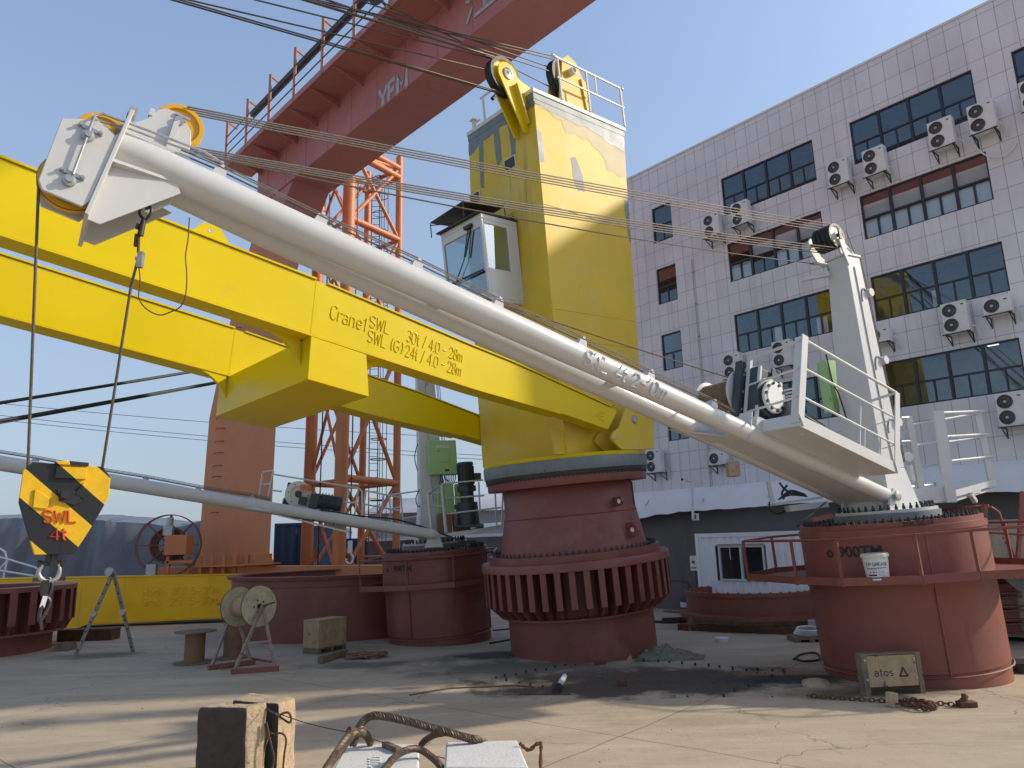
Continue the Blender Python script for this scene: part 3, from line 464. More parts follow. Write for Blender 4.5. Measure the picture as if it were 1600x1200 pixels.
# ================================================================== CONTAINERS, WORKSHOP, TARPAULIN
CF = Fr(G(1090, 962) + Vector((0, -1.2, 0)), dF, nF, Vector((0, 0, 1))); CFo = CF.on(1087, 832, 'n', 0)
r = thing('container_cabin', 'white corrugated container cabin with a sliding window behind the orange flange ring', 'container cabin', CF.W(2, 0, 0))
s0 = CF.on(1089, 880, 'n', 0)[0]; LEN = 5.6; HC = CF.on(1087, 834, 'n', 0)[2]
wx0, wx1, wz0, wz1 = s0 + 1.0, s0 + 3.0, 0.98, 2.1
a_, b2, c_ = CF.on(1122, 853, 'n', 0), CF.on(1124, 907, 'n', 0), CF.on(1198, 905, 'n', 0); wx0, wx1, wz0, wz1 = a_[0], c_[0], b2[2], a_[2]
m = MB(); n_ = 90
for i in range(n_):
    x0, x1 = s0 + .1 + (LEN - .2) * i / n_, s0 + .1 + (LEN - .2) * (i + 1) / n_; dp = lambda k: [-.03, -.0, -.0, -.03][k % 4]
    for (z0, z1) in ((0.15, wz0), (wz0, wz1), (wz1, HC - .12)):
        if z0 == wz0 and x1 > wx0 - .05 and x0 < wx1 + .05: continue
        m.add([CF.W(x0, dp(i), z0), CF.W(x1, dp(i + 1), z0), CF.W(x1, dp(i + 1), z1), CF.W(x0, dp(i), z1)], [(0, 1, 2, 3)])
m.box(CF, s0 + .1, s0 + LEN - .1, -2.4, -2.35, .1, HC - .1); m.box(CF, s0, s0 + .05, -2.3, -.12, .15, HC - .12); m.box(CF, s0 + .1, s0 + LEN - .1, -2.3, -.12, HC - .06, HC - .02); m.build('side_panel', WHT2, r)
m = MB(); 
for x in (s0, s0 + LEN - .12): m.box(CF, x, x + .12, -.12, .012, .0, HC)
m.box(CF, s0 + .12, s0 + LEN - .12, -.12, .012, HC - .12, HC - .003); m.box(CF, s0 + .12, s0 + LEN - .12, -.12, .012, .003, .15); m.build('corner_frame', WHT2, r)
m = MB(); f = .05
for (a0, a1, c0, c1) in ((wx0, wx1, wz0, wz0 + f), (wx0, wx1, wz1 - f, wz1), (wx0, wx0 + f, wz0 + f, wz1 - f), (wx1 - f, wx1, wz0 + f, wz1 - f), ((wx0 + wx1) / 2 - .03, (wx0 + wx1) / 2 + .03, wz0 + f, wz1 - f)): m.box(CF, a0, a1, -.06, .03, c0, c1)
for x in ((wx0 + wx1) / 2 - .25 * (wx1 - wx0),): m.box(CF, x - .01, x + .01, -.03, -.01, (wz0 + wz1) / 2 + .1, wz1 - f)
fr = m.build('window', PLAST, r); m = MB(); m.add([CF.W(wx0, -.02, wz0), CF.W(wx1, -.02, wz0), CF.W(wx1, -.02, wz1), CF.W(wx0, -.02, wz1)], [(0, 1, 2, 3)]); m.build('pane', GLASS, fr, flat=True)
m = MB(); m.box(CF, wx0 - .2, wx1 + .2, -1.2, -1.1, .5, 2.3); m.build('room_lining', DARKI, fr); m = MB(); m.box(CF, wx0 - .02, wx1 + .02, .02, .06, wz1 + .01, wz1 + .05); m.build('awning_strip', WOOD, r)
# beige container at far right
q = P(1530, 900, 17.5); BFc = Fr((q.x, q.y, 0), dF, nF, Vector((0, 0, 1)))
r = thing('storage_container', 'rust-stained beige container behind the pedestal at the right edge', 'container', BFc.W(2, 0, 0)); m = MB()
for i in range(60):
    dp = [-.03, 0, 0, -.03]; x0, x1 = -.6 + i * .1, -.5 + i * .1; m.add([BFc.W(x0, dp[i % 4], .1), BFc.W(x1, dp[(i + 1) % 4], .1), BFc.W(x1, dp[(i + 1) % 4], 2.55), BFc.W(x0, dp[i % 4], 2.55)], [(0, 1, 2, 3)])
m.box(BFc, -.6, 5.4, -2.3, -.04, .1, 2.6); m.build('side_panel', BEIGE, r); m = MB(); m.box(BFc, -.62, 5.4, -.03, .02, 2.52, 2.65); m.box(BFc, -.66, -.55, -.05, .03, 0, 2.65)
for i in range(4): m.box(BFc, -.1 + .12 * i, -.06 + .12 * i, .0, .05, .3, 2.5)
m.build('corner_frame', BEIGE, r)
# blue containers / panels behind the lattice tower
for i, (x0, x1, yt, Y, mt, lb) in enumerate([(428, 470, 822, 36, BLUED, 'dark blue storage container at the left of the blue row behind the lattice tower'), (470, 531, 826, 35.5, BLUEC, 'mid-blue corrugated container between the two thick orange columns'), (531, 575, 846, 36, BLUED, 'dark blue storage container behind the right thick orange column')]):
    a = P(x0, 900, Y); b_ = P(x1, 900, Y); t = P(x0, yt, Y); r = thing('storage_container', lb, 'container', (a.x, Y, 0), 'blue containers behind the lattice tower'); m = MB(); k = int((b_.x - a.x) / .12)
    for j in range(k): xx = a.x + j * .12; dp = [0, .05, .05, 0]; m.add([(xx, Y + dp[j % 4], .1), (xx + .12, Y + dp[(j + 1) % 4], .1), (xx + .12, Y + dp[(j + 1) % 4], t.z), (xx, Y + dp[j % 4], t.z)], [(0, 1, 2, 3)])
    m.box(WF, a.x, b_.x, Y + .06, Y + 2.4, 0, t.z); m.build('side_panel', mt, r); m = MB(); m.box(WF, a.x - .05, b_.x, Y - .03, Y + .05, t.z, t.z + .12); m.box(WF, a.x - .05, a.x + .06, Y - .035, Y + .05, 0, t.z); m.build('corner_frame', mt, r)
# low far workshop + long dark wall
r = thing('workshop_building', 'low grey workshop with a pale roof far behind the small white crane', 'building', (-6, 44, 0)); m = MB()
a, b_ = P(575, 860, 44), P(800, 860, 44); zt = P(690, 800, 44).z; m.box(WF, a.x, b_.x + 1, 44, 52, 0, zt); m.build('wall', mat('pale_blue_grey_wall', (0.26, 0.30, 0.36), .7, var=.08, streak=((.2, .22, .25), 1, .6)), r)
m = MB(); m.hexa([Vector((a.x - .4, 43.5, zt)), Vector((b_.x + 1.4, 43.5, zt)), Vector((b_.x + 1.4, 52.5, zt)), Vector((a.x - .4, 52.5, zt))], [Vector((a.x + 1, 45, zt + .9)), Vector((b_.x, 45, zt + 1.1)), Vector((b_.x, 51, zt + 1.1)), Vector((a.x + 1, 51, zt + .9))]); m.build('roof', mat('grey_roof_sheet', (0.34, 0.36, 0.40), .5, var=.08), r)
m = MB()
for x0 in (620, 668): qa, qb = P(x0, 808, 43.95), P(x0 + 36, 830, 43.95); m.box(WF, qa.x, qb.x, 43.9, 44.0, qb.z, qa.z)
m.build('window', DARKI, r)
r = thing('yard_wall', 'dark grey wall running behind the small white crane', 'wall', (-4, 34, 0)); m = MB(); a, b_, c_ = P(575, 860, 34), P(790, 860, 31), P(790, 838, 31); m.bar((a.x, 34.2, 1.3), (b_.x + 1.5, 30.6, 1.35), .2, 2.7); m.build('wall', DWALL, r)
m = MB(); m.bar((a.x, 34.2, 2.72), (b_.x + 1.5, 30.6, 2.79), .34, .12); m.build('coping', CLOTH, r)
# tarpaulin-covered stack at left
r = thing('tarpaulin_cover', 'dark grey tarpaulin draped in folds over a long stack at the left', 'tarpaulin', (-18, 31, 0)); m = MB(); m.sharp = 60; N, K = 150, 16; vs = []
for i in range(N + 1):
    x = -24.5 + 12.6 * i / N; top = 4.45 - 0.045 * (x + 24.5) + .10 * sin(x * .9) - .12 * abs(sin(x * 0.62 + .8)) ** 6 * 2
    for j in range(K + 1):
        t = j / K; ph = x * 2.6 + 1.2 * sin(x * .7 + t * 2.2); amp = 0.05 + 0.24 * t ** .7
        y = 31.0 - .25 * min(1, t * 6) - amp * (sin(ph) * .6 + .3 * sin(ph * 2.3 + 1.7 * t) + .5 * noise.noise(Vector((x * 1.1, t * 2.0, 3)))) ; vs.append((x, y + (1.5 if j == 0 else 0), top - t * 4.3 + .03 * noise.noise(Vector((x * 3, t, 0)))))
m.add(vs, [(i * (K + 1) + j, (i + 1) * (K + 1) + j, (i + 1) * (K + 1) + j + 1, i * (K + 1) + j + 1) for i in range(N) for j in range(K)]); m.build('fabric', TARP, r)
m = MB(); m.box(WF, -24.4, -12.1, 31.6, 33.5, 0, 3.6); m.build('stacked_load', DARKI, r)
# ================================================================== YELLOW CRANE
CC = lean_frame((1.47, 17.73, 0), 3.74, 2.49, 47.5)
yc = thing('pedestal_crane', 'big yellow ship crane with white cab on a ribbed red pedestal, middle of the yard', 'crane', CC.W(0, 0, 0))
m = MB(); m.lathe(CC.b, CC.up, [(1.66, -0.15), (1.66, 0.93), (1.62, 0.95), (1.62, 1.9), (0, 1.9)], 96); m.build('pedestal', REDOX, yc)
m = MB(); m.lathe(CC.b, CC.up, [(1.6, .93), (1.84, .93), (1.84, .97), (1.6, .97)], 96, True); m.build('lower_flange', REDOX, yc)
for i in range(44):
    a = 2 * pi * i / 44; F = Fr(CC.b, CC.u * cos(a) + CC.n * sin(a), CC.n * cos(a) - CC.u * sin(a), CC.up)
    m = MB(); m.prism(F, [(1.60, .96), (1.86, .96), (2.12, 1.22), (2.12, 1.96), (1.60, 1.96)], 'n', -.012, .012); m.box(F, 2.12, 2.14, -.065, .065, 1.2, 1.96); m.build('stiffener_rib', REDOX, yc)
m = MB(); m.lathe(CC.b, CC.up, [(1.6, 1.96), (2.17, 1.96), (2.17, 2.10), (2.15, 2.13), (1.98, 2.13), (1.98, 2.28), (1.78, 2.28), (1.78, 2.18), (1.6, 2.18)], 96, True); m.build('bearing_flange', REDOX, yc)
def boltring(F, R, z, n, r, h, name, par, mt=STEEL, a0=0, a1=2 * pi, split=False):
    m = MB()
    for i in range(n):
        a = a0 + (a1 - a0) * i / n; c = F.b + (F.u * cos(a) + F.n * sin(a)) * R + F.up * z; m.cone(c, c + F.up * h * .55, r, seg=6); m.cone(c + F.up * h * .55, c + F.up * h, r * .55, seg=6)
    if split: return m.split(name, mt, par, per=2)
    return tag(m.build(name, mt, par), kind='stuff')
boltring(CC, 1.87, 2.28, 84, .028, .085, 'bolt_circle', yc)
m = MB(); m.lathe(CC.b, CC.up, [(1.80, 2.26), (1.70, 2.3), (1.555, 3.08), (1.55, 3.1), (1.52, 3.2), (1.525, 3.70), (1.50, 3.74), (0, 3.74)], 96); m.build('cone_adapter', REDOX, yc)
m = MB(); m.lathe(CC.b, CC.up, [(1.557, 3.06), (1.572, 3.08), (1.557, 3.10)], 96); m.bar(CC.b + (CC.n * .86 + CC.u * -.5).normalized() * 1.535 + CC.up * 3.1, CC.b + (CC.n * .86 + CC.u * -.5).normalized() * 1.535 + CC.up * 3.7, .03); m.build('weld_seam', REDOX, yc)
for (x, y, w_, h_) in ((957, 784, .09, .2), (972, 828, .13, .32)):

    a = atan2(*(lambda q: (q[1], q[0]))(CC.on(x, y, 'n', 1.45))); zc = CC.on(x, y, 'n', 1.3)[2]; dr = (CC.u * cos(a) + CC.n * sin(a))
    t_ = CC.n * cos(a) - CC.u * sin(a); F = Fr(CC.b + dr * 1.54 + CC.up * zc, dr, t_, CC.up); m = MB(); m.prism(F, [(-.05, -h_ / 2)] + [(w_ * 1.5 + h_ * .5 * cos(q), h_ * .5 * sin(q)) for q in [-pi / 2, -pi / 4, 0, pi / 4, pi / 2]] + [(-.05, h_ / 2)], 'n', -.03, .03); m.build('pad_eye', REDOX, yc)
    m = MB(); m.lathe(F.W(w_ * 1.6, -.035, 0), t_, [(.0, 0), (.05, 0), (.05, .07), (0, .07)], 14); m.build('eye_hole', BLIND, yc)
m = MB(); m.lathe(CC.b, CC.up, [(1.4, 3.74), (1.86, 3.74), (1.87, 3.76), (1.87, 3.93), (1.4, 3.93)], 96, True); m.build('upper_flange', REDOX, yc)
m = MB(); m.lathe(CC.b, CC.up, [(1.4, 3.932), (1.89, 3.932), (1.91, 3.98), (1.91, 4.03), (1.4, 4.03)], 96, True); m.build('slew_gear', STEEL, yc)
boltring(CC, 1.885, 3.90, 120, .014, .14, 'gear_bolt_circle', yc)
m = MB(); m.lathe(CC.b, CC.up, [(1.4, 4.032), (1.93, 4.032), (1.935, 4.045), (1.935, 4.28), (1.93, 4.29), (1.4, 4.29)], 96, True); m.build('slew_ring', GREYP, yc)
m = MB(); m.lathe(CC.b, CC.up, [(1.4, 4.292), (1.915, 4.292), (1.92, 4.30), (1.92, 4.37), (1.4, 4.37)], 96, True); m.build('base_plate', YEL, yc)
# tower: lower box flares from the ring, upper box tapers
tb = [(1.33, -1.38), (1.33, 1.37), (-1.60, 1.37), (-1.60, -1.38)]; tt = [(1.02, -1.22), (1.02, 1.22), (-2.33, 1.22), (-2.33, -1.22)]
m = MB(); m.hexa([CC.W(a, b, 4.37) for a, b in [(1.36, -1.40), (1.36, 1.38), (-1.30, 1.38), (-1.30, -1.40)]], [CC.W(a, b, 6.9) for a, b in tb]); m.hexa([CC.W(a, b, 6.9) for a, b in tb], [CC.W(a, b, 12.80) for a, b in tt]); m.build('tower', YEL2, yc, bev=.012)
m = MB(); f = lambda k: [(a * k, b * k) for a, b in tt]
m.hexa([CC.W(a, b, 12.80) for a, b in f(1.012)], [CC.W(a, b, 12.96) for a, b in f(1.012)]); m.build('primer_band', GREYP, yc)
m = MB(); m.hexa([CC.W(a, b, 12.961) for a, b in f(1.03)], [CC.W(a, b, 13.07) for a, b in f(1.03)]); m.build('roof_plate', PALE, yc, bev=.01)
def tower_pt(face, u, z, off=.004):       # u across the face 0..1, z height -> point just proud of the tapered face
    t = (z - 6.9) / 5.9; k = [(tb[i][0] + (tt[i][0] - tb[i][0]) * t, tb[i][1] + (tt[i][1] - tb[i][1]) * t) for i in range(4)]
    if face == 'front': p, q, d = k[0], k[1], (off, 0)
    else: p, q, d = k[1], k[2], (0, off)
    return CC.W(p[0] + (q[0] - p[0]) * u + d[0], p[1] + (q[1] - p[1]) * u + d[1], z)
def patch(face, pts, mt, name='primer_patch', off=.004):
    m = MB(); m.add([tower_pt(face, u, z, off) for u, z in pts], [tuple(range(len(pts)))]); 
    m.add([tower_pt(face, u, z, 0.0) for u, z in pts], [tuple(range(len(pts)))]); return m.build(name, mt, yc, flat=True)
def rough(pts, k=3, amp=.05, seed=1):
    rr = random.Random(seed); out = []
    for i in range(len(pts)):
        a, b = pts[i], pts[(i + 1) % len(pts)]; out.append(a)
        for j in range(1, k): t = j / k; out.append((a[0] + (b[0] - a[0]) * t + rr.uniform(-amp, amp) * .2, a[1] + (b[1] - a[1]) * t + rr.uniform(-amp, amp)))
    return out
PPATCH = mat('pale_yellow_filler', (0.56, 0.46, 0.24), 0.6, var=.06, scale=3)
patch('side', [(0, 12.795), (0.0, 12.72), (.08, 12.6), (.14, 12.62), (.2, 12.5), (.27, 12.50), (.31, 12.18), (.36, 12.22), (.42, 12.30), (.48, 12.2), (.56, 12.25), (.62, 12.1), (.68, 12.05), (.74, 11.85), (.76, 11.6), (.84, 11.62), (.9, 11.5), (1, 11.62), (1, 12.795)], PPATCH)
patch('side', rough([(0, 12.798), (0, 12.68), (.3, 12.60), (.6, 12.56), (.99, 12.3), (.999, 12.798)], 4, .05, 3), GREYP, off=.008)
patch('side', rough([(.34, 11.55), (.40, 11.62), (.46, 11.2), (.47, 10.75), (.40, 10.72), (.35, 11.1)], 2, .04), mat('light_grey_primer', (0.30, 0.29, 0.31), .6, var=.1))
patch('side', rough([(0.0, 12.0), (.045, 11.95), (.055, 11.2), (0.0, 11.15)], 2, .03), GREYP); patch('side', rough([(.955, 10.9), (.999, 10.9), (.999, 9.7), (.97, 9.9), (.955, 10.4)], 2, .04), GREYP)
patch('front', rough([(0, 12.798), (1, 12.798), (1, 12.6), (.9, 12.62), (.8, 12.45), (.6, 12.6), (.3, 12.55), (0, 12.4)], 4, .06, 5), GREYP)
patch('front', rough([(.16, 12.6), (.23, 12.6), (.22, 11.3), (.17, 11.35)], 2, .05, 6), GREYP, off=.007); patch('front', rough([(.40, 12.7), (.48, 12.7), (.50, 11.75), (.43, 11.65)], 2, .05, 7), GREYP, off=.007); patch('front', rough([(.62, 12.6), (.74, 12.7), (.70, 11.7), (.64, 11.6)], 2, .05, 8), GREYP, off=.007)
m = MB()
for (face, u0, u1, z) in (('front', .0, 1.0, 10.25), ('front', 0, 1.0, 7.55), ('side', 0, 1, 7.6), ('side', 0, 1, 10.1)): m.tube([tower_pt(face, u0, z, 0), tower_pt(face, u1, z, 0)], .010, 5)
m.split('weld_seam', YEL2, yc)
def lampbox(u, z):
    p = tower_pt('front', u, z, 0); F = Fr(p, CC.u, CC.n, CC.up); m = MB(); m.box(F, 0.0, .02, -.2, .2, -.16, .16); o = m.build('hatch_cover', PALE, yc); m = MB(); m.box(F, .021, .05, -.16, .16, -.12, .12); m.build('hatch_opening', STEEL, yc)
lampbox(.62, 11.52); lampbox(.08, 11.15)
# jib: two box beams, cross box, gussets
def jibbeam(n0, n1, s1):
    top = [(.08, 5.25), (3.1, 6.14), (4.1, 6.39), (7.2, 7.22), (11.45, 8.20), (s1, 8.20 + (s1 - 11.45) * .24)]; bot = [(s1, 7.2 + (s1 - 11.45) * .232), (11.45, 7.22), (7.4, 6.33), (4.15, 5.60), (1.9, 5.17), (.47, 4.83)]
    m = MB(); m.prism(CC, top + bot, 'n', n0, n1); m.add([CC.W(s, n1 + .004, z) for s, z in ((7.22, 7.225), (7.25, 7.225), (7.40, 6.34), (7.37, 6.34))], [(0, 1, 2, 3)]); j = m.build('jib_beam', YEL, yc, bev=.008)
    m = MB(); t2 = [(7.25, 7.24), (11.45, 8.21), (s1, 8.21 + (s1 - 11.45) * .24)]; lip = [(a, b + .03) for a, b in t2][::-1]
    m.prism(CC, t2 + lip, 'n', n0 - .03, n1 + .03); t3 = [(.3, 5.33), (3.1, 6.155), (4.1, 6.405), (7.05, 7.19)]; m.prism(CC, t3 + [(a, b + .025) for a, b in t3][::-1], 'n', n0 - .03, n1 + .03)
    b3 = bot[:5]; m.prism(CC, [(a, b - .005) for a, b in b3] + [(a, b - .028) for a, b in b3][::-1], 'n', n0 - .02, n1 + .02); m.split('flange_strip', YEL, j); return j
JB = jibbeam(1.50, 1.85, 20); JB2 = jibbeam(-1.85, -1.42, 20)
m = MB(); m.prism(CC, [(7.40, 6.30), (6.42, 6.07), (6.42, 5.36), (7.50, 5.60)], 'n', -1.85, 1.87); m.build('cross_box', YEL, yc, bev=.01)
m = MB()                                     # curved gussets between the cross box and the beams
for s0_, sg, z0_, sl_ in ((7.45, 1, 6.30, .225), (6.40, -1, 6.07, .215)):
    for (na, nb_, q) in ((1.49, 1.60, 1), (-1.42, -1.52, 1)):
        R = .55; arc = [(s0_ + sg * (R - R * cos(a)), z0_ + sg * 0 - (R - R * sin(a)) + (sg * (R - R * cos(a))) * sl_ * 1.0) for a in [i * pi / 16 for i in range(9)]]
        m.prism(CC, [(s0_, z0_ + .05), (s0_ + sg * R, z0_ + sg * R * sl_ + .05)] + arc[::-1], 'n', na, nb_)
m.split('gusset', YEL, yc)
m = MB(); m.box(CC, 18.8, 19.4, -1.42, 1.5, 8.9, 9.6); m.build('tip_cross_box', YEL, yc)
m = MB()
for n_ in (.30, .98): m.prism(CC, [(18.6, 10.0), (19.8, 10.15), (19.75, 12.4), (19.5, 12.8), (19.2, 12.8), (19.0, 12.4)], 'n', n_, n_ + .05)
m.box(CC, 18.8, 19.4, .2, 1.5, 9.6, 10.0); m.split('jib_head_plate', YEL, yc)
F = CC; m = MB(); q = CC.on(330, 367, 'n', 1.66); m.prism(CC, [(q[0] - .28, q[2] - .14), (q[0] + .28, q[2] - .0), (q[0] + .12, q[2] + .17), (q[0] - .12, q[2] + .13)], 'n', 1.64, 1.69); m.build('lifting_lug', YEL, JB)
m = MB(); m.lathe(CC.W(q[0] + .02, 1.693, q[2] + .05), CC.n, [(0, 0), (.035, .002), (.035, -.06), (0, -.06)], 12); m.build('lug_hole', GALV, yc)
# jib foot lugs on the ring
def lug(n0, n1):
    m = MB(); m.prism(CC, [(-.95, 4.375), (-1.13, 5.25), (-.45, 5.5), (-.12, 5.30), (.02, 5.1), (.20, 4.86), (.42, 4.76), (.50, 4.62), (.36, 4.5), (.18, 4.375)], 'n', n0, n1); m.build('jib_foot_lug', YEL2, yc, bev=.006)
for k in (1, -1): lug(k * 1.40, k * 1.48); lug(k * 1.88, k * 1.94)
m = MB(); m.prism(CC, [(1.68, 4.375), (1.72, 4.93), (1.1, 4.72), (1.05, 4.58), (.92, 4.53), (.85, 4.375)], 'n', 1.30, 1.36); m.build('stiffener_plate', YEL2, yc)
m = MB(); m.lathe(CC.W(-.37, 1.94, 5.05), CC.n, [(0, .03), (.09, .03), (.10, 0)], 18); m.lathe(CC.W(.38, 1.94, 4.64), CC.n, [(0, .01), (.03, .012), (.045, .01), (.05, 0)], 14); m.split('foot_pin', GALV, yc)
m = MB(); 
for i in range(8): a = i * pi / 4; m.lathe(CC.W(-.37 + .065 * cos(a), 1.965, 5.05 + .065 * sin(a)), CC.n, [(0, .01), (.009, .01), (.009, 0)], 6)
m.build('pin_bolts', STEEL, yc)
# raised lettering on the near beam
def jtext(t, x, y, x1, size, par=JB, sl=14.2):
    s, _, z = CC.on(x, y, 'n', 1.86); a = radians(sl); s2 = CC.on(x1, y + (x1 - x) * .33, 'n', 1.86)[0]; wd = max(v.x for v in stroke_geo(t, size)[0]); k = abs(s - s2) / cos(a) / wd; xd = -CC.u * cos(a) - CC.up * sin(a); yd = CC.up * cos(a) - CC.u * sin(a)
    return text_on(t, size, .07, CC.W(s, 1.852, z), xd, yd, YEL, par, sx=k, stroke=1.0)
jtext('Crane1', 516, 497, 571, .34); jtext('SWL', 577, 510, 608, .30); jtext('SWL (G)', 574, 533, 629, .30); jtext('30t / 4.0 - 28m', 636, 533, 722, .30); jtext('24t / 4.0 - 28m', 633, 556, 720, .30); jtext('E', 937, 655, 944, .24); jtext('o', 931, 650, 935, .12)
# cab
def cab():
    s0, s1, n0, n1, z0, z1 = 1.24, 2.34, -1.05, .45, 7.93, 9.95
    f = lambda s, n, z: CC.W(s - (.06 if s > 2 else 0) * (z1 - z) / 2, n, z)
    c = MB(); t = .07
    for (a0, a1, b0, b1, c0, c1) in [(s0, s1, n0, n1, z0, z0 + .07), (s0, s1, n0, n1, z1 - .12, z1), (s0, s0 + .05, n0, n1, z0 + .07, z1 - .12),
        (s1 - t, s1, n0, n0 + t, z0 + .07, z1 - .12), (s1 - t, s1, n1 - t, n1, z0 + .07, z1 - .12), (s1 - t, s1, n0 + t, n1 - t, z1 - .3, z1 - .12), (s1 - t, s1, n0 + t, n1 - t, z0 + .07, z0 + .22),
        (s0 + .05, s0 + .32, n1 - .05, n1, z0 + .07, z1 - .12), (s0 + .32, s1 - t, n1 - .05, n1, z0 + .07, z0 + .75), (s0 + .32, s1 - t, n1 - .05, n1, z1 - .22, z1 - .12),
        (s0 + .05, s1 - t, n0, n0 + .05, z0 + .07, z0 + .6), (s0 + .05, s0 + .3, n0, n0 + .05, z0 + .6, z1 - .12)]:
        c.hexa([f(a, b, c0) for a, b in ((a0, b0), (a1, b0), (a1, b1), (a0, b1))], [f(a, b, c1) for a, b in ((a0, b0), (a1, b0), (a1, b1), (a0, b1))])
    cb = c.build('cab', WHT, yc, bev=.012)
    g_ = MB(); g_.add([f(s1 - .03, n0 + t, z0 + .2), f(s1 - .03, n1 - t, z0 + .2), f(s1 - .03, n1 - t, z1 - .28), f(s1 - .03, n0 + t, z1 - .28)], [(0, 1, 2, 3)]); g_.build('front_window', CGLASS, cb, flat=True)
    g_ = MB(); g_.add([f(s0 + .3, n1 - .025, z0 + .74), f(s1 - t, n1 - .025, z0 + .74), f(s1 - t, n1 - .025, z1 - .2), f(s0 + .3, n1 - .025, z1 - .2)], [(0, 1, 2, 3)]); g_.build('side_window', CGLASS, cb, flat=True)
    g_ = MB(); g_.add([f(s0 + .3, n0 + .025, z0 + .6), f(s1 - t, n0 + .025, z0 + .6), f(s1 - t, n0 + .025, z1 - .12), f(s0 + .3, n0 + .025, z1 - .12)], [(0, 1, 2, 3)]); g_.build('far_window', CGLASS, cb, flat=True)
    g_ = MB(); g_.box(CC, s0 + .15, s0 + .3, -.75, -.25, z0 + .4, z0 + 1.3); g_.box(CC, s0 + .25, s0 + .75, -.75, -.25, z0 + .35, z0 + .5); g_.box(CC, s1 - .35, s1 - .2, -.8, .1, z0 + .1, z0 + .55); g_.build('operator_seat', MOTOR, cb, bev=.03)
    g_ = MB(); g_.box(CC, s1 - .01, s1 + .005, n0 + t, n1 - t, z0 + .68, z0 + .73); g_.tube([f(s1 + .02, .0, z1 - .2), f(s1 + .04, -.25, z1 - .9), f(s1 + .03, -.72, z0 + .6)], .014, 6); g_.tube([f(s1 + .02, .1, z1 - .2), f(s1 + .05, -.18, z1 - .85)], .02, 6); g_.box(CC, s1, s1 + .08, -.1, .15, z1 - .24, z1 - .16); g_.build('wiper', BLACK, cb)
    g_ = MB(); g_.prism(CC, [(s0 - .02, n0 - .05), (s1 + .10, n0 - .05), (s1 + .10, n1 + .03), (s0 - .02, n1 + .03)], 'z', z1 + .002, z1 + .03); g_.build('roof_trim', BLACK, cb)
    r1 = [CC.W(s1 + .2, n0 - .1, z1 + .28), CC.W(s1 + .2, n1 - .35, z1 + .34), CC.W(s0 + .15, n1 - .2, z1 + .42), CC.W(s0 + .15, n0 - .1, z1 + .36)]
    g_ = MB(); g_.hexa(r1, [p + CC.up * .03 for p in r1]); g_.build('sun_visor', STEEL, cb)
    g_ = MB()
    for p in r1: g_.cone(p, p - CC.up * .36, .014, seg=6)
    g_.cone(r1[0] - CC.up * .05, r1[2] - CC.up * .3, .012, seg=6); g_.cone(r1[1] - CC.up * .05, r1[3] - CC.up * .25, .012, seg=6); g_.box(CC, s0 + .02, s0 + .05, n1 - .14, n1 - .04, z1 + .03, z1 + .16); g_.build('visor_bracket', STEEL, cb)
cab()
# sheaves on the tower head
def sheave(c, ax, R, wd, par, mt=SHEAVE, rim=BLACK, name='sheave', thr=.84):
    c, ax = Vector(c), Vector(ax).normalized(); m = MB(); h = wd / 2
    m.lathe(c, ax, [(R * .80, -h), (R * .98, -h), (R, -h * .8), (R * .90, -h * .25), (R * .88, 0), (R * .90, h * .25), (R, h * .8), (R * .98, h), (R * .80, h), (R * .76, h * .5), (R * .3, h * .4), (R * .3, h * 1.1), (0, h * 1.1)], 48)
    m.lathe(c, ax, [(R * .80, -h), (R * .76, -h * .5), (R * .3, -h * .4), (R * .3, -h * 1.1), (0, -h * 1.1)], 48); o = m.build(name, [mt, rim], par)
    for p in o.data.polygons:
        q = (p.center + (ORG[par.name]) - c); q = q - ax * q.dot(ax)
        if q.length > R * thr: p.material_index = 1
    return o
hs = CC.W(1.55, .80, 13.38); sheave(hs, CC.n, .48, .22, yc, mt=YEL)
for (na, nb_) in ((.94, .98), (.62, .66)):
    m = MB(); out = [(1.55 + .30 * cos(a), 13.38 + .30 * sin(a)) for a in [radians(k) for k in (175, 150, 120, 90, 60, 30, 5)]]
    m.prism(CC, [(out[-1][0], 13.3), (1.20, 12.0), (1.06, 12.0), (1.03, 13.05), (.62, 13.08), (.7, 13.22), (out[0][0] - .1, 13.34)] + out, 'n', na, nb_); m.build('sheave_cheek_plate', YEL, yc, bev=.005)
m = MB(); m.lathe(CC.W(1.55, .985, 13.38), CC.n, [(.15, 0), (.15, .02), (.11, .03), (.10, .015), (.05, .02), (0, .05)], 20); m.build('axle_cap', GALV, yc); m = MB(); m.prism(CC, [(1.36, 13.12), (1.40, 13.14), (1.14, 12.2), (1.10, 12.2)], 'n', .982, 1.10); m.build('stiffener_plate', YEL2, yc)
hf = CC.W(-1.05, .0, 14.1)
sheave(CC.W(-.95, .55, 14.35), CC.n, .56, .24, yc, mt=YEL2)
m = MB(); m.prism(CC, [(-.35, 13.08), (-.62, 14.3), (-.70, 14.72), (-.95, 14.92), (-1.25, 14.80), (-1.45, 14.4), (-1.62, 14.3), (-1.75, 13.08)], 'n', .72, .78); m.prism(CC, [(-.35, 13.08), (-.62, 14.3), (-.95, 14.8), (-1.3, 14.4), (-1.5, 13.08)], 'n', .30, .34)
m.prism(CC, [(-1.48, 13.08), (-1.50, 14.3), (-1.56, 14.3), (-2.0, 13.08)], 'n', .36, .70); m.bar(CC.W(-1.5, .78, 13.1), CC.W(-1.35, .80, 14.35), .07); m.split('sheave_cheek_plate', YEL2, yc, bev=.005)
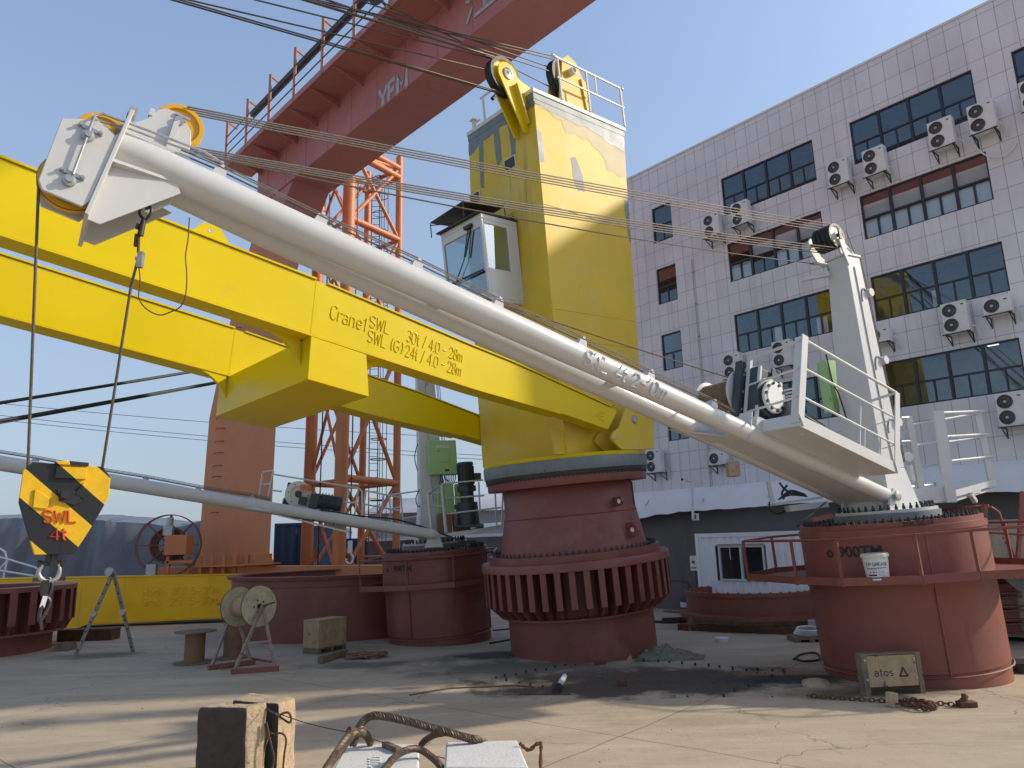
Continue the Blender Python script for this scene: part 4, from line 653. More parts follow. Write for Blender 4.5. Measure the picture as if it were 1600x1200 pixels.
m = MB(); m.lathe(CC.W(-.95, .78, 14.4), CC.n, [(.10, 0), (.10, .16), (.07, .17), (.06, .12), (0, .12)], 18); m.lathe(CC.W(-1.45, .78, 13.4), CC.n, [(.07, 0), (.07, .09), (.045, .1), (.04, .06), (0, .06)], 16); m.split('axle_cap', PALE, yc)
m = MB()                                         # roof hand rail, near side
pts = [CC.W(.05, 1.26, 13.07), CC.W(-1.0, 1.26, 13.07), CC.W(-2.38, 1.26, 13.07)]
for p, h in zip(pts, (1.12, 1.12, 1.12)): m.bar(p, p + CC.up * h, .05, .04)
m.bar(CC.W(.2, 1.26, 14.2), CC.W(-2.45, 1.26, 14.2), .045, .035); m.bar(CC.W(.12, 1.26, 13.65), CC.W(-2.45, 1.26, 13.65), .035, .03); m.bar(CC.W(-1.35, 1.26, 14.2), CC.W(-1.35, 1.26, 13.66), .03)
for s_, n_ in ((.2, 1.26), (-2.45, 1.26)): m.lathe(CC.W(s_, n_, 14.2), CC.u, [(0, -.04), (.05, -.04), (.05, .04), (0, .04)], 12)
m.build('roof_railing', PALE, yc)
m = MB(); m.bar(CC.W(1.0, -.55, 13.07), CC.W(1.0, -.55, 13.75), .045); m.bar(CC.W(1.0, -.65, 13.75), CC.W(1.0, .25, 13.75), .04); m.bar(CC.W(.98, -1.0, 13.07), CC.W(.98, -1.0, 13.3), .08); m.box(CC, .9, 1.06, -1.08, -.92, 13.3, 13.33); m.bar(CC.W(1.0, -.9, 13.2), CC.W(1.0, -.72, 13.2), .03)
m.build('front_railing', PALE, yc); m = MB(); q = CC.W(1.0, -.1, 13.55); m.cone(q, q - CC.up * .12 + CC.u * .1, .035, .05); m.bar(q, q + CC.up * .2, .015); m.build('deck_lamp', STEEL, yc)
def ropeline(start, px, ax, v, ext, F, r=.014, seg=6, d=.0):
    e = F.W(*(lambda q: q)(F.on(px[0], px[1], ax, v))); e2 = start + (e - start) * ext; m = MB(); m.tube(sag(start, e2, d, 24), r, seg); return m
for st, px, v in [((1.6, .80, 12.92), (262, -2), .8), ((1.6, .84, 12.94), (275, -2), .84), ((2.02, .8, 13.4), (287, -2), .8), ((1.8, .76, 13.79), (392, -2), .76), ((1.8, .80, 13.81), (466, -2), .80), ((1.8, .84, 13.80), (475, -2), .84), ((1.82, .82, 13.77), (505, -3), .82),
                  ((-.5, .50, 14.55), (553, -3), .5), ((-.6, .55, 14.8), (470, -3), .55), ((-.6, .6, 14.85), (482, -3), .6), ((-.45, .6, 14.35), (500, -3), .6), ((-.45, .52, 13.95), (585, -3), .5)]:
    s_ = CC.on(px[0], px[1], 'n', v); ropeline(CC.W(*st), px, 'n', v, (19.35 - st[0]) / (s_[0] - st[0]), CC, .017).build('luffing_rope', ROPEL if v > .79 and st[2] > 13.7 else ROPE, yc)
for z_, R_h in ((11.0, .46), (12.1, .46)):
    sheave(CC.W(19.35, .66, z_), CC.n, R_h, .30, yc, mt=YEL)
# ================================================================== WHITE DECK CRANES
def rail(m, pts, up, h, levels=(1, .67, .34), r=.022, posts=True, flat=True):
    for i in range(len(pts) - 1):
        for l in levels: m.tube([pts[i] + up * h * l, pts[i + 1] + up * h * l], r if l == 1 else r * .8, 8)
    if posts:
        for p in pts: m.bar(p, p + up * h, .05, .022)
def deck_crane(name, label, CR, J, L, side, R=1.5, HP=2.68, grp=None):
    t = thing(name, label, 'crane', CR.b, grp)
    m = MB(); m.lathe(CR.b, CR.up, [(R - .02, -.3), (R - .02, .25), (R, .27), (R + .02, 1.5), (R + .02, 1.62)], 96); m.build('pedestal', REDOX2 if side > 0 else REDOX, t)
    m = MB(); m.lathe(CR.b, CR.up, [(R + .04, 1.6), (R + .04, HP - .2), (R + .06, HP - .19), (R + .06, HP - .09), (R + .02, HP - .08), (R + .02, HP), (R - .2, HP), (R - .2, HP - .05), (0, HP - .05)], 96); m.build('pedestal_head', REDOX2 if side > 0 else REDOX, t)
    boltring(CR, R - .07, HP, 72, .033, .075, 'bolt_circle', t); boltring(CR, R - .2, HP - .05, 60, .03, .1, 'inner_bolt_circle', t)
    m = MB(); m.lathe(CR.b, CR.up, [(R + .025, .20), (R + .045, .215), (R + .025, .23)], 96); 
    for a in (.9, 2.7, 4.4): m.bar(CR.b + (CR.u * cos(a) + CR.n * sin(a)) * (R + .025) + CR.up * .25, CR.b + (CR.u * cos(a) + CR.n * sin(a)) * (R + .045) + CR.up * (HP - .1), .02)
    m.build('weld_seam', REDOX2 if side > 0 else REDOX, t)
    m = MB(); m.lathe(CR.b, CR.up, [(0, HP + .01), (.88, HP + .01), (.90, HP + .02), (.90, HP + .13), (.88, HP + .14), (0, HP + .14)], 64); m.build('slew_ring', GREYP, t)
    m = MB(); m.lathe(CR.b, CR.up, [(0, HP + .142), (.86, HP + .142), (.86, HP + .19), (0, HP + .19)], 64); sb = m.build('slew_base', WHT, t)
    boltring(CR, .79, HP + .19, 40, .028, .10, 'base_bolt', t, split=True)
    b0 = HP + .192; m = MB(); m.hexa([CR.W(a, b, b0) for a, b in ((.50, -.55), (.50, .42), (-.45, .42), (-.45, -.55))], [CR.W(a, b, 3.6) for a, b in ((.36, -.45), (.36, .34), (-.3, .34), (-.3, -.45))])
    m.hexa([CR.W(a, b, 3.6) for a, b in ((.36, -.45), (.36, .34), (-.3, .34), (-.3, -.45))], [CR.W(a, b, 7.72) for a, b in ((.26, -.12), (.26, .30), (-.17, .30), (-.17, -.12))]); m.build('mast', WHT, t, bev=.012)
    m = MB(); m.hexa([CR.W(a, b, 7.722) for a, b in ((.28, -.15), (.28, .325), (-.19, .325), (-.19, -.15))], [CR.W(a, b, 7.76) for a, b in ((.28, -.15), (.28, .325), (-.19, .325), (-.19, -.15))]); m.build('mast_cap', WHT, t)
    hc = CR.W(.42, .10, 8.10)
    for k in range(4): sheave(hc + CR.n * (.155 - k * .1), CR.n, .25, .085, t, mt=PALE if k == 0 else STEEL)
    m = MB()
    for n0 in (.225, -.30): m.prism(CR, [(.26, 7.765), (.32, 7.765), (.5, 8.0), (.50, 8.18), (.42, 8.26), (.33, 8.2), (.18, 7.9), (-.1, 7.765), (-.16, 7.765), (.25, 8.02), (.30, 7.95), (.22, 7.765)][:8], 'n', n0, n0 + .03)
    m.prism(CR, [(.25, 7.5), (.36, 7.78), (.42, 8.0), (.3, 8.1), (.24, 7.9)], 'n', .301, .33); m.bar(CR.W(.40, .24, 8.12), CR.W(-.15, .24, 7.77), .035); m.build('mast_head_bracket', WHT, t)
    m = MB(); m.cone(CR.W(.42, .34, 8.10), CR.W(.42, -.32, 8.10), .035); m.box(CR, .38, .46, .345, .375, 8.0, 8.2); m.build('axle_pin', STEEL, t)
    m = MB(); mp_ = lambda z, s: CR.W(s - (7.7 - z) * .02, .345 + 0 * z, z)
    def face(z, f): k = (z - 3.6) / 4.12; return CR.W(.36 * (1 - k) + .26 * k - f * ((.66) * (1 - k) + .43 * k), .34 * (1 - k) + .30 * k + .012, z)
    m.tube([face(7.5, .45), face(6, .42), face(4.2, .45), face(3.6, .5)], .010, 6)
    for z in (6.95, 5.6, 4.4): m.tube(smooth([face(z + .08, .95), face(z + .12, .75), face(z, .6), face(z - .15, .55)]), .012, 6)
    m.build('conduit', GALV, t)
    m = MB()
    for z in (7.0, 5.65, 4.45): p = face(z, 1.0) - CR.u * .07; m.lathe(p - CR.n * .04, CR.n, [(0, 0), (.08, 0), (.08, .03), (.06, .05), (.08, .07), (.08, .09), (0, .09)], 18)
    m.split('guide_pulley', WHT, t)
    m = MB()
    for k in (0, .035, .08): m.tube([CR.W(.1, .30, 8.25) if k == 0 else CR.W(-.2 - k, .25, 7.8), CR.W(-.24 - k, .25, 7.4), face(3.7, 1.0) - CR.u * (.06 + k) - CR.n * .06], .009, 6)
    m.build('hoist_rope_run', ROPE, t)
    # --- boom
    ar = lambda d: .125 + (.178 - .125) * min(d / 11.0, 1)
    m = MB(); ds = [0, 2, 4, 6, 8, 10, 11, L - .01]; m.tube([J.W(d, 0, 0) for d in ds], [ar(d) for d in ds], 40); m.build('boom_tube', WHT, t, label='near tube of the twin-tube boom')
    fm = [(0.0, -.86), (3.87, -.66), (6.25, -.55)]; m = MB(); m.tube([J.W(d, side * q, 0) for d, q in fm], [.125, .135, .145], 40)
    fm = [(6.0, -.56), (6.6, -.54), (8.42, -.48), (11.49, -.38), (L - .02, -.28)]; m.tube([J.W(d, side * q, 0) for d, q in fm], [.150, .165, .17, .168, .165], 40); m.build('boom_tube', WHT, t, label='far tube of the twin-tube boom')
    m = MB(); m.hexa([J.W(a, side * b, -.09) for a, b in ((-.1, -.05), (3.95, -.05), (3.9, -.72), (-.1, -.88))], [J.W(a, side * b, -.06) for a, b in ((-.1, -.05), (3.95, -.05), (3.9, -.72), (-.1, -.88))])
    for d in (6.3, 9.2, 11.6): m.cone(J.W(d, -.1 * side, 0), J.W(d, -.6 * side, 0), .06)
    m.split('boom_web_plate', WHT, t)
    m = MB(); m.prism(J, [(3.95, -.10), (4.75, -.13), (4.0, .05)], 'n', -.74 * side, -.755 * side); m.prism(J, [(3.9, side * -.72), (4.6, side * -.70), (3.95, side * -.05)], 'z', -.125, -.10); m.box(J, 3.88, 3.90, min(side * .14, side * -.1), max(side * .14, side * -.1), -.13, .30); m.split('boom_gusset', WHT, t)
    # foot lugs and pins
    m = MB()
    for n_ in (-.80, -.05, .10): m.prism(Fr(J.W(0, side * n_, 0), Vector((J.u.x, J.u.y, 0)), J.n, Vector((0, 0, 1))), [(-.22, -.32), (.26, -.32), (.12, .05), (0, .14), (-.1, .05)], 'n', -.02, .02)
    m.split('boom_foot_lug', WHT, t); m = MB(); m.cone(J.W(0, side * .18, 0), J.W(0, side * -1.05, 0), .05); m.lathe(J.W(0, side * .16, 0), J.n * side, [(.09, 0), (.09, .03), (.05, .04), (0, .04)], 16); m.build('foot_pin', GALV, t)
    # --- ropes and their guides along the boom
    m = MB(); gl = [12.0, 10.9, 9.7, 8.55, 7.2, 5.95, 4.65]
    for d in gl: F = Fr(J.W(d, .0, ar(d)), J.u, J.n, J.up); m.prism(F, [(-.07, -.02), (.07, -.02), (.05, .07), (-.05, .07)], 'n', -.06, .08); m.box(F, -.02, .02, -.07, .09, .07, .10)
    m.split('rope_guide', WHT, t, per=2)
    m = MB()
    for k, (n_, w_) in enumerate([(-.04, .07), (.0, .12), (.05, .09), (.08, .05)]): m.tube([J.W(d, n_, ar(d) + w_ + (.02 if i % 2 else 0)) for i, d in enumerate([12.4] + gl + [4.2])], .0075 if k else .010, 6)
    m.build('boom_cable_run', ROPEL, t)
    return t, hc, ar
def winch_platform(t, J, side):
    X = lambda a, b, c: J.W(a, side * b, c)
    def bx(m, a0, a1, b0, b1, c0, c1): m.box(J, a0, a1, min(side * b0, side * b1), max(side * b0, side * b1), c0, c1)
    m = MB(); bx(m, 1.10, 3.62, -.18, .78, .05, .075); m.build('platform_deck', WHT, t, bev=.003)
    m = MB(); bx(m, 1.10, 3.62, .782, .80, .05, .22); bx(m, 3.622, 3.64, -.20, .79, .05, .24); bx(m, 1.08, 1.098, .0, .79, .05, .2); bx(m, 3.55, 3.60, -.2, -.12, -.06, .05); bx(m, 1.12, 1.2, -.2, -.1, -.08, .05); m.split('toe_board', WHT, t)
    m = MB()
    for a, b in ((3.3, .6), (3.3, 0), (1.4, .6), (1.4, .0), (2.2, -.5), (.9, -.45), (2.9, -.4)): m.lathe(X(a, b, .05 if b > -.3 else -.092), -J.up, [(0, .004), (.025, .003), (.03, 0)], 10)
    m.build('drain_hole_collar', PLAST, t)
    h = 1.46; m = MB(); U = J.up
    m.prism(J, [(3.56, .06), (3.70, .24), (3.70, h + .06), (3.56, h + .06)], 'n', side * .803 if side > 0 else side * .825, side * .825 if side > 0 else side * .803); bx(m, 3.643, 3.66, .66, .80, .1, h + .05)
    m.prism(J, [(1.04, .12), (1.10, .04), (1.19, .2), (1.19, h), (1.06, h)], 'n', side * .803 if side > 0 else side * .82, side * .82 if side > 0 else side * .803)
    bx(m, 3.56, 3.62, -.27, -.21, .05, h - .05); m.split('railing_post', WHT, t)
    m = MB()
    for f in (1.0, .68, .36): m.tube([X(3.62, .79, h * f), X(1.12, .79, h * f)], .024 if f == 1 else .018, 8); m.tube([X(3.66, .76, h * f - .02), X(3.60, -.23, h * f - .08)], .024 if f == 1 else .019, 8); m.bar(X(1.12, .8, h * f), X(1.02, .10, h * f - .05), .03, .012 if f < 1 else .04)
    m.tube(smooth([X(3.5, -.20, 1.25), X(3.58, -.30, 1.22), X(3.66, -.34, 1.05), X(3.68, -.34, .6), X(3.66, -.33, .35), X(3.58, -.28, .24), X(3.5, -.2, .22)]), .028, 8)
    for a in (2.0, 1.55): m.bar(X(a, .785, .2), X(a, .785, h * .36), .03, .012)
    m.bar(X(1.06, .1, .1), X(1.06, .1, h - .06), .04, .02); m.bar(X(1.06, .45, .1), X(1.06, .45, h * .36), .03, .02); m.build('railing', WHT, t)
    # winch: drum across the boom, gearbox, cover disc, finned motor
    n = J.n * side; c = X(3.42, -.45, .88)
    m = MB(); m.lathe(c - n * .80, n, [(.0, 0), (.33, 0), (.33, .03), (.27, .04)], 40); m.lathe(c - n * .04, n, [(.27, -.02), (.40, -.01), (.40, .03), (0, .03)], 40); m.split('drum_flange', WHT, t)
    m = MB(); m.lathe(c - n * .76, n, [(.25 + (.016 if i % 2 else 0) + .03 * i / 50, .72 * i / 50) for i in range(51)], 40); m.build('rope_drum', DRUMR, t)
    m = MB(); bx(m, 3.16, 3.72, -.44, -.30, .36, 1.34); bx(m, 3.06, 3.60, -.29, -.06, .30, 1.22); bx(m, 3.2, 3.3, -.05, -.02, .3, 1.3); m.build('gearbox', MOTOR, t, bev=.02)
    m = MB()
    for a, w_ in ((3.64, .5), (3.64, .8), (3.64, 1.1), (3.5, 1.26), (3.3, 1.26)): m.lathe(X(a, -.298, w_), n, [(.022, 0), (.022, .012), (0, .012)], 8)
    for k in range(6): m.lathe(X(3.55, -.058, .42 + k * .15), n, [(.016, 0), (.016, .012), (0, .012)], 8)
    tag(m.build('gearbox_bolts', GALV, t), kind='stuff')
    m = MB(); bx(m, 3.0, 3.75, -.45, .12, .08, .28); bx(m, 3.05, 3.12, -.1, .0, .28, 1.1); bx(m, 3.56, 3.60, -.06, -.01, .28, 1.22); m.split('winch_foot', WHT, t)
    c2 = X(3.34, -.04, .74); m = MB(); m.lathe(c2, n, [(.33, -.02), (.33, .05), (.27, .06), (.27, .10)], 36); m.build('gear_ring', MOTOR, t)
    m = MB(); m.lathe(c2, n, [(.265, .06), (.265, .13), (.25, .14), (.20, .14), (.19, .155), (0, .155)], 36); m.build('gear_cover', ACW, t)
    m = MB()
    for i in range(10): a = i * pi / 5; m.lathe(c2 + (J.u * cos(a) + J.up * sin(a)) * .225 + n * .14, n, [(.026, 0), (.026, .03), (0, .03)], 6)
    m.build('cover_bolts', BLACK, t)
    m = MB(); p0, p1 = X(3.0, .12, .52), X(2.25, .12, .46); m.cone(X(3.12, .12, .53), p0, .21, .19, 24); m.cone(p0, p1, .15, .15, 24)
    for i in range(18): a = i * 2 * pi / 18; d = (J.n * cos(a) + J.up * sin(a)); m.bar(p0 + d * .16, p1 + d * .16, .012, .05, up=d)
    m.cone(p1, p1 - J.u * .12, .17, .15, 24); m.build('winch_motor', mat('grey_motor_' + str(side), (0.13, 0.145, 0.15), .45, metal=.3) if side > 0 else MOTOR, t)
    m = MB()
    for i in range(9): q = X(3.02, .0, .50 + i * .06); m.bar(q + n * .02, q + n * .20, .03, .022)
    m.split('cooling_fin', ACW, t)
    m = MB(); m.tube(smooth([X(3.3, .4, .3), X(2.9, .2, .1), X(2.3, .0, .1), X(1.0, -.1, .16), X(.3, -.1, .2)]), .018, 6); m.build('power_cable', BLACK, t)
def cyltext(t, CR, R, txt, x, y, size, mt, name='lettering'):
    # wrap lettering round the pedestal, starting where the bearing (x, y) meets it
    d = ray(x, y); o = EYE - CR.b; dp = d - CR.up * d.dot(CR.up); op = o - CR.up * o.dot(CR.up)
    A_, B_, C_ = dp.dot(dp), 2 * dp.dot(op), op.dot(op) - R * R; k = (-B_ - sqrt(B_ * B_ - 4 * A_ * C_)) / (2 * A_); q = EYE + d * k - CR.b
    z0 = q.dot(CR.up); a0 = atan2(q.dot(CR.n), q.dot(CR.u)); vs, fs = text_geo(txt, size, .004, bold=size * .02)
    m = MB(); m.add([CR.b + (CR.u * cos(a0 + v.x / R) + CR.n * sin(a0 + v.x / R)) * (R + .003 + v.z) + CR.up * (z0 + v.y) for v in vs], fs); return m.build(name, mt, t)
RC = lean_frame((7.0, 13.9, 0), 3.3, 1.0, 58.3)
A0 = P(1388, 776, 13.35); B0 = P(215, 245, 6.5)
def jframe(A, B): u = (B - A).normalized(); h = Vector((u.x, u.y, 0)).normalized(); n = Vector((-h.y, h.x, 0)); n = n if n.y < 0 else -n; up = u.cross(n); up = up if up.z > 0 else -up; return Fr(A, u, n, up)
JR = jframe(A0, B0); LR = (B0 - A0).length
rc, hcR, arR = deck_crane('deck_crane', 'white twin-tube deck crane on a red pedestal at the right, boom crossing the photo', RC, JR, LR + .17, 1, R=1.5, HP=2.68, grp='white deck cranes')
winch_platform(rc, JR, 1)
cyltext(rc, RC, 1.545, '900TM', 1311, 871, .26, STENC); cyltext(rc, RC, 1.53, 'YFM GZ-13', 1410, 822, .10, STENC)
m = MB(); q_ = None
d_ = 0
cyl = cyltext(rc, RC, 1.545, 'o', 1293, 871, .26, STENC, 'round_logo')
# raised lettering on the near tube
def tubetext(t, J, r, txt, t0, a0, size, mt, t1=None):
    vs, fs = stroke_geo(txt, size, .115, 1.3); m = MB(); k = abs(t0 - t1) / max(v.x for v in vs) if t1 is not None else 1.0
    for v in vs: v.x *= k
    m.add([J.W(t0 - v.x, (r + v.z + .004) * cos(a0 + v.y / r), (r + v.z + .004) * sin(a0 + v.y / r)) for v in vs], fs); m.build('raised_lettering', mt, t)
tubetext(rc, JR, arR(6.2), 'SWL 4t 2-10m', JR.on(914, 562, 'n', arR(6.5))[0], radians(-50), .27, WHT, JR.on(1042, 620, 'n', arR(5.5))[0])
# --- boom head of the right crane
def jp(px, m_): q = JR.on(px[0], px[1], 'n', m_); return (q[0], q[2])
te = 12.88
m = MB(); m.box(JR, te, te + .035, -.60, .26, -.86, .30); m.build('boom_end_plate', WHT, rc, bev=.004)
for mm in (.20, -.16):
    pts = [jp(p, .24) for p in ((97, 184), (152, 186), (180, 212))] + [(te + .036, .05), (te + .036, -.72)] + [jp(p, .24) for p in ((128, 322), (66, 296), (60, 280))]
    m = MB(); m.prism(JR, pts, 'n', mm, mm + .035); m.build('head_cheek_plate', WHT, rc, bev=.006)
m = MB(); m.prism(JR, [(te, .10), (te, -.84), (te - .10, -.84), (te - .62, -.22), (te - .55, -.12)], 'n', .08, .10); m.prism(JR, [(te, -.1), (te, -.84), (te - .10, -.84), (te - .62, -.2)], 'n', -.45, -.47)
m.hexa([JR.W(te, .2, -.25), JR.W(te, -.5, -.25), JR.W(te - .55, -.45, -.14), JR.W(te - .55, .1, -.14)], [JR.W(te, .2, -.22), JR.W(te, -.5, -.22), JR.W(te - .55, -.45, -.11), JR.W(te - .55, .1, -.11)])
m.hexa([JR.W(te + .036, .19, -.02), JR.W(te + .036, -.12, -.02), JR.W(te + .30, -.12, .1), JR.W(te + .30, .19, .1)], [JR.W(te + .036, .19, .0), JR.W(te + .036, -.12, .0), JR.W(te + .30, -.12, .12), JR.W(te + .30, .19, .12)]); m.split('head_gusset', WHT, rc)
c1 = JR.on(108, 283, 'n', .0); c2_ = JR.on(140, 216, 'n', -.1)
sheave(JR.W(c1[0] - .03, .04, c1[2] - .03), JR.n, .275, .085, rc, thr=.955); sheave(JR.W(c2_[0] - .09, -.06, c2_[2] + .04), JR.n, .24, .085, rc, rim=SHEAVE)
m = MB(); 
for px in ((108, 283), (137, 213)):
    q = JR.on(px[0], px[1], 'n', .24); o = JR.W(q[0], .237, q[2]); m.lathe(o, JR.n, [(.055, 0), (.055, .035), (.03, .04), (.03, .07), (0, .07)], 16); m.cone(o, o - JR.n * .42, .03); m.box(Fr(o, JR.u, JR.n, JR.up), -.10, .10, .0, .022, .055, .09)
    for k in (-.08, .08): m.cone(JR.W(q[0] + k, .25, q[2] + .072), JR.W(q[0] + k, .285, q[2] + .072), .016, seg=6)
m.split('axle_keeper', GALV, rc, per=5)
m = MB(); lo = JR.on(114, 272, 'n', .28); hi = JR.on(157, 176, 'n', .28); ee = JR.on(202, 196, 'n', .22)
m.tube([JR.W(lo[0], .28, lo[2]), JR.W(hi[0] + .03, .28, hi[2] - .06), JR.W(hi[0] - .02, .28, hi[2]), JR.W(ee[0], .22, ee[2] + .02), JR.W(12.2, .12, .30), JR.W(12.0, .10, .28)], .013, 8); m.tube([JR.W(hi[0] + .02, .20, hi[2] - .05), JR.W(ee[0], .16, ee[2]), JR.W(12.0, .06, .30)], .010, 8)
m.box(JR, te - .02, te + .05, .1, .22, .27, .36); m.build('rope_keeper_rod', GALV, rc)
ls = JR.on(281, 196, 'n', -.10); LSC = JR.W(ls[0], -.14, ls[2]); sheave(LSC, JR.n, .235, .10, rc, rim=SHEAVE)
for mm in (-.06, -.24):
    m = MB(); pp = [jp(p, -.05) for p in ((247, 172), (262, 170), (284, 182), (298, 205), (298, 228), (291, 249))] + [(12.36, .15), (12.95, .15), (12.88, .33), (12.78, .45)]; m.prism(JR, pp, 'n', mm, mm + .02); m.build('luffing_sheave_bracket', WHT, rc, bev=.004)
m = MB(); m.hexa([JR.W(12.30, .06, .17), JR.W(12.98, .06, .17), JR.W(12.98, -.35, .17), JR.W(12.30, -.35, .17)], [JR.W(12.30, .06, .20), JR.W(12.98, .06, .20), JR.W(12.98, -.35, .20), JR.W(12.30, -.35, .20)]); m.box(JR, 12.74, 12.78, -.23, -.03, .5, .58); m.prism(JR, [(12.50, .2), (12.53, .2), (12.55, .52), (12.50, .56)], 'n', -.038, .03); m.build('bracket_base', WHT, rc)
m = MB(); o = JR.W(ls[0] + .02, -.035, ls[2] + .0); m.lathe(o, JR.n, [(.045, 0), (.045, .03), (0, .03)], 12); m.box(Fr(o, JR.u, JR.n, JR.up), -.09, .05, .0, .02, .05, .08); m.cone(o, o - JR.n * .25, .025); m.build('sheave_axle', GALV, rc)
ug = [(13.0, -.02), ]
# luffing rope falls between boom head and mast head
m = MB()
for k in range(4): a = LSC + JR.up * .225 + JR.n * (.066 - .044 * k); b = hcR + RC.up * .24 + RC.n * (.155 - .1 * k); m.tube(sag(a, b, .05, 16), .0095, 6)
m.build('luffing_rope_upper_run', ROPEL, rc)
m = MB()
for k in range(4): a = LSC - JR.up * .225 - JR.u * .05 + JR.n * (.066 - .044 * k); b = hcR - RC.up * .24 + RC.n * (.155 - .1 * k); m.tube(sag(a, b, .08, 16), .0095, 6)
m.build('luffing_rope_lower_run', ROPEL, rc)
m = MB(); hk = RC.on(1273, 412, 'n', -.05); hkw = RC.W(*hk); m.tube(sag(LSC - JR.up * .27, hkw, .12, 20), .010, 6); m.build('pendant_rope', ROPE, rc)
m = MB(); m.tube(smooth([hkw, hkw + Vector((.1, 0, -.02)), hkw + Vector((.16, 0, -.07)), hkw + Vector((.22, .0, -.03)), RC.W(.27, -.1, 7.55)]), .02, 6); m.lathe(hkw, Vector((1, 0, 0)), [(.02, -.08), (.035, 0), (.02, .08)], 10); m.build('rope_hook', GALV, rc)
m = MB(); a = RC.W(.30, -.1, 7.45); m.bar(a, P(1253, 437, a.y), .10, .07); m.build('lamp_arm', WHT, rc)
ro = JR.W(3.42, -.6, 1.14); m = MB(); r1 = P(745, 462, 9.6); m.tube(sag(r1 , ro, .02, 16), .011, 6); m.build('hoist_rope', mat('brown_hoist_rope', (0.16, 0.085, 0.04), .6, var=.3, scale=50), rc)
# green cabinet at the mast
def cabinet(t, F, s0, s1, n0, n1, z0, z1, face):
    m = MB(); m.box(F, s0, s1, n0, n1, z0, z1); c = m.build('control_cabinet', GREEN, t, bev=.008); return c
q0 = P(1280, 563, 13.9); m = MB(); a = RC.on(1276, 566, 's', .3); b_ = RC.on(1308, 642, 's', .3)
cb_ = cabinet(rc, RC, -.25, .3, a[1] - .02, b_[1] - .06, b_[2], a[2], 's'); m = MB(); mz = a[2] - .2
for z in (a[2] - .15, b_[2] + .15): m.box(RC, .302, .32, a[1], a[1] + .03, z - .04, z + .04)
m.box(RC, .302, .33, b_[1] - .12, b_[1] - .09, b_[2] + .2, b_[2] + .32); m.build('hinge_and_latch', GREEN, cb_)
m = MB(); m.tube(smooth([RC.W(.37, b_[1] + .02, a[2] + .1), RC.W(.4, b_[1] + .08, a[2] - .5), RC.W(.4, b_[1] + .16, b_[2] + .3), RC.W(.42, b_[1] + .25, b_[2] - .2)]), .014, 6); m.build('cable', BLACK, rc)
# walkway round the pedestal of the right crane: faceted ring with hand rail
def ring_walk(t, F, R0, z, N, skip, mt, hr=.62, ph=0, ext=None, gaps=()):
    pts = [(R0 * cos(ph + 2 * pi * i / N), R0 * sin(ph + 2 * pi * i / N)) for i in range(N)]
    if ext: pts = ext
    n = len(pts); rin = 1.53; m = MB()
    for i in range(n):
        a, b = pts[i], pts[(i + 1) % n]; ka, kb = rin / math.hypot(*a), rin / math.hypot(*b)
        m.hexa([F.W(a[0] * ka, a[1] * ka, z - .02), F.W(a[0], a[1], z - .02), F.W(b[0], b[1], z - .02), F.W(b[0] * kb, b[1] * kb, z - .02)], [F.W(a[0] * ka, a[1] * ka, z), F.W(a[0], a[1], z), F.W(b[0], b[1], z), F.W(b[0] * kb, b[1] * kb, z)])
        m.bar(F.W(a[0] * 1.005, a[1] * 1.005, z + .03), F.W(b[0] * 1.005, b[1] * 1.005, z + .03), .02, .13, up=F.up)
    m.build('walkway', mt, t); m = MB()
    for i in range(n):
        a, b = pts[i], pts[(i + 1) % n]
        if i not in gaps: m.tube([F.W(a[0], a[1], z + hr), F.W(b[0], b[1], z + hr)], .024, 8)
        m.bar(F.W(a[0], a[1], z - .05), F.W(a[0] * 1.0, a[1] * 1.0, z + hr), .05, .03, up=F.u)
    m.build('walkway_railing', mt, t)
RCZ = 1.76
ring = [(r_ * cos(radians(a_)), r_ * sin(radians(a_))) for r_, a_ in ((2.62, -57), (1.98, -22), (2.0, 8), (2.0, 42), (2.05, 66), (2.75, 84), (2.9, 108), (1.9, 135), (1.9, 180), (1.8, 225), (2.5, 275))]
ring_walk(rc, RC, 0, RCZ, 0, None, REDOX2, hr=.72, ext=ring)
m = MB(); a, b_ = P(1541, 832, 14.0), P(1700, 842, 12.5); m.tube([P(1500, 833, 14.4), P(1541, 832, 14.2), P(1640, 838, 13.5)], .02, 8); m.bar(P(1541, 905, 14.0), P(1538, 788, 14.0), .11, .06); m.tube([P(1548, 792, 14), P(1560, 800, 14), P(1592, 890, 14)], .03, 8); m.tube([P(1445, 800, 15.0), P(1545, 790, 14.2)], .03); m.bar(P(1588, 905, 13.9), P(1598, 768, 13.9), .06); m.build('walkway_stanchion', REDOX2, rc)
# operator platform on the far side of the mast
def gate(m, pts, Y, r=.03): m.tube([P(x, y, Y) for x, y in pts], r, 8)
m = MB(); Y0 = 14.3
fl = [P(1414, 787, Y0), P(1489, 782, Y0 - .1), P(1556, 762, Y0 + 1.2), P(1500, 762, Y0 + 1.8), P(1420, 768, Y0 + 1.3)]; m.hexa([p - Vector((0, 0, .03)) for p in fl], fl); m.build('operator_platform', WHT, rc)
m = MB(); m.bar(P(1414, 784, Y0 - .02) + Vector((0, 0, .1)), P(1490, 778, Y0 - .12) + Vector((0, 0, .1)), .02, .26); m.bar(P(1490, 776, Y0 - .1) + Vector((0, 0, .05)), P(1556, 757, Y0 + 1.2) + Vector((0, 0, .05)), .03, .12); m.bar(P(1516, 772, Y0 + .3), P(1524, 784, Y0 + .4), .08); m.bar(P(1500, 770, Y0 + .2), P(1530, 766, Y0 + .7), .06, .1); m.split('platform_toe_board', WHT, rc)
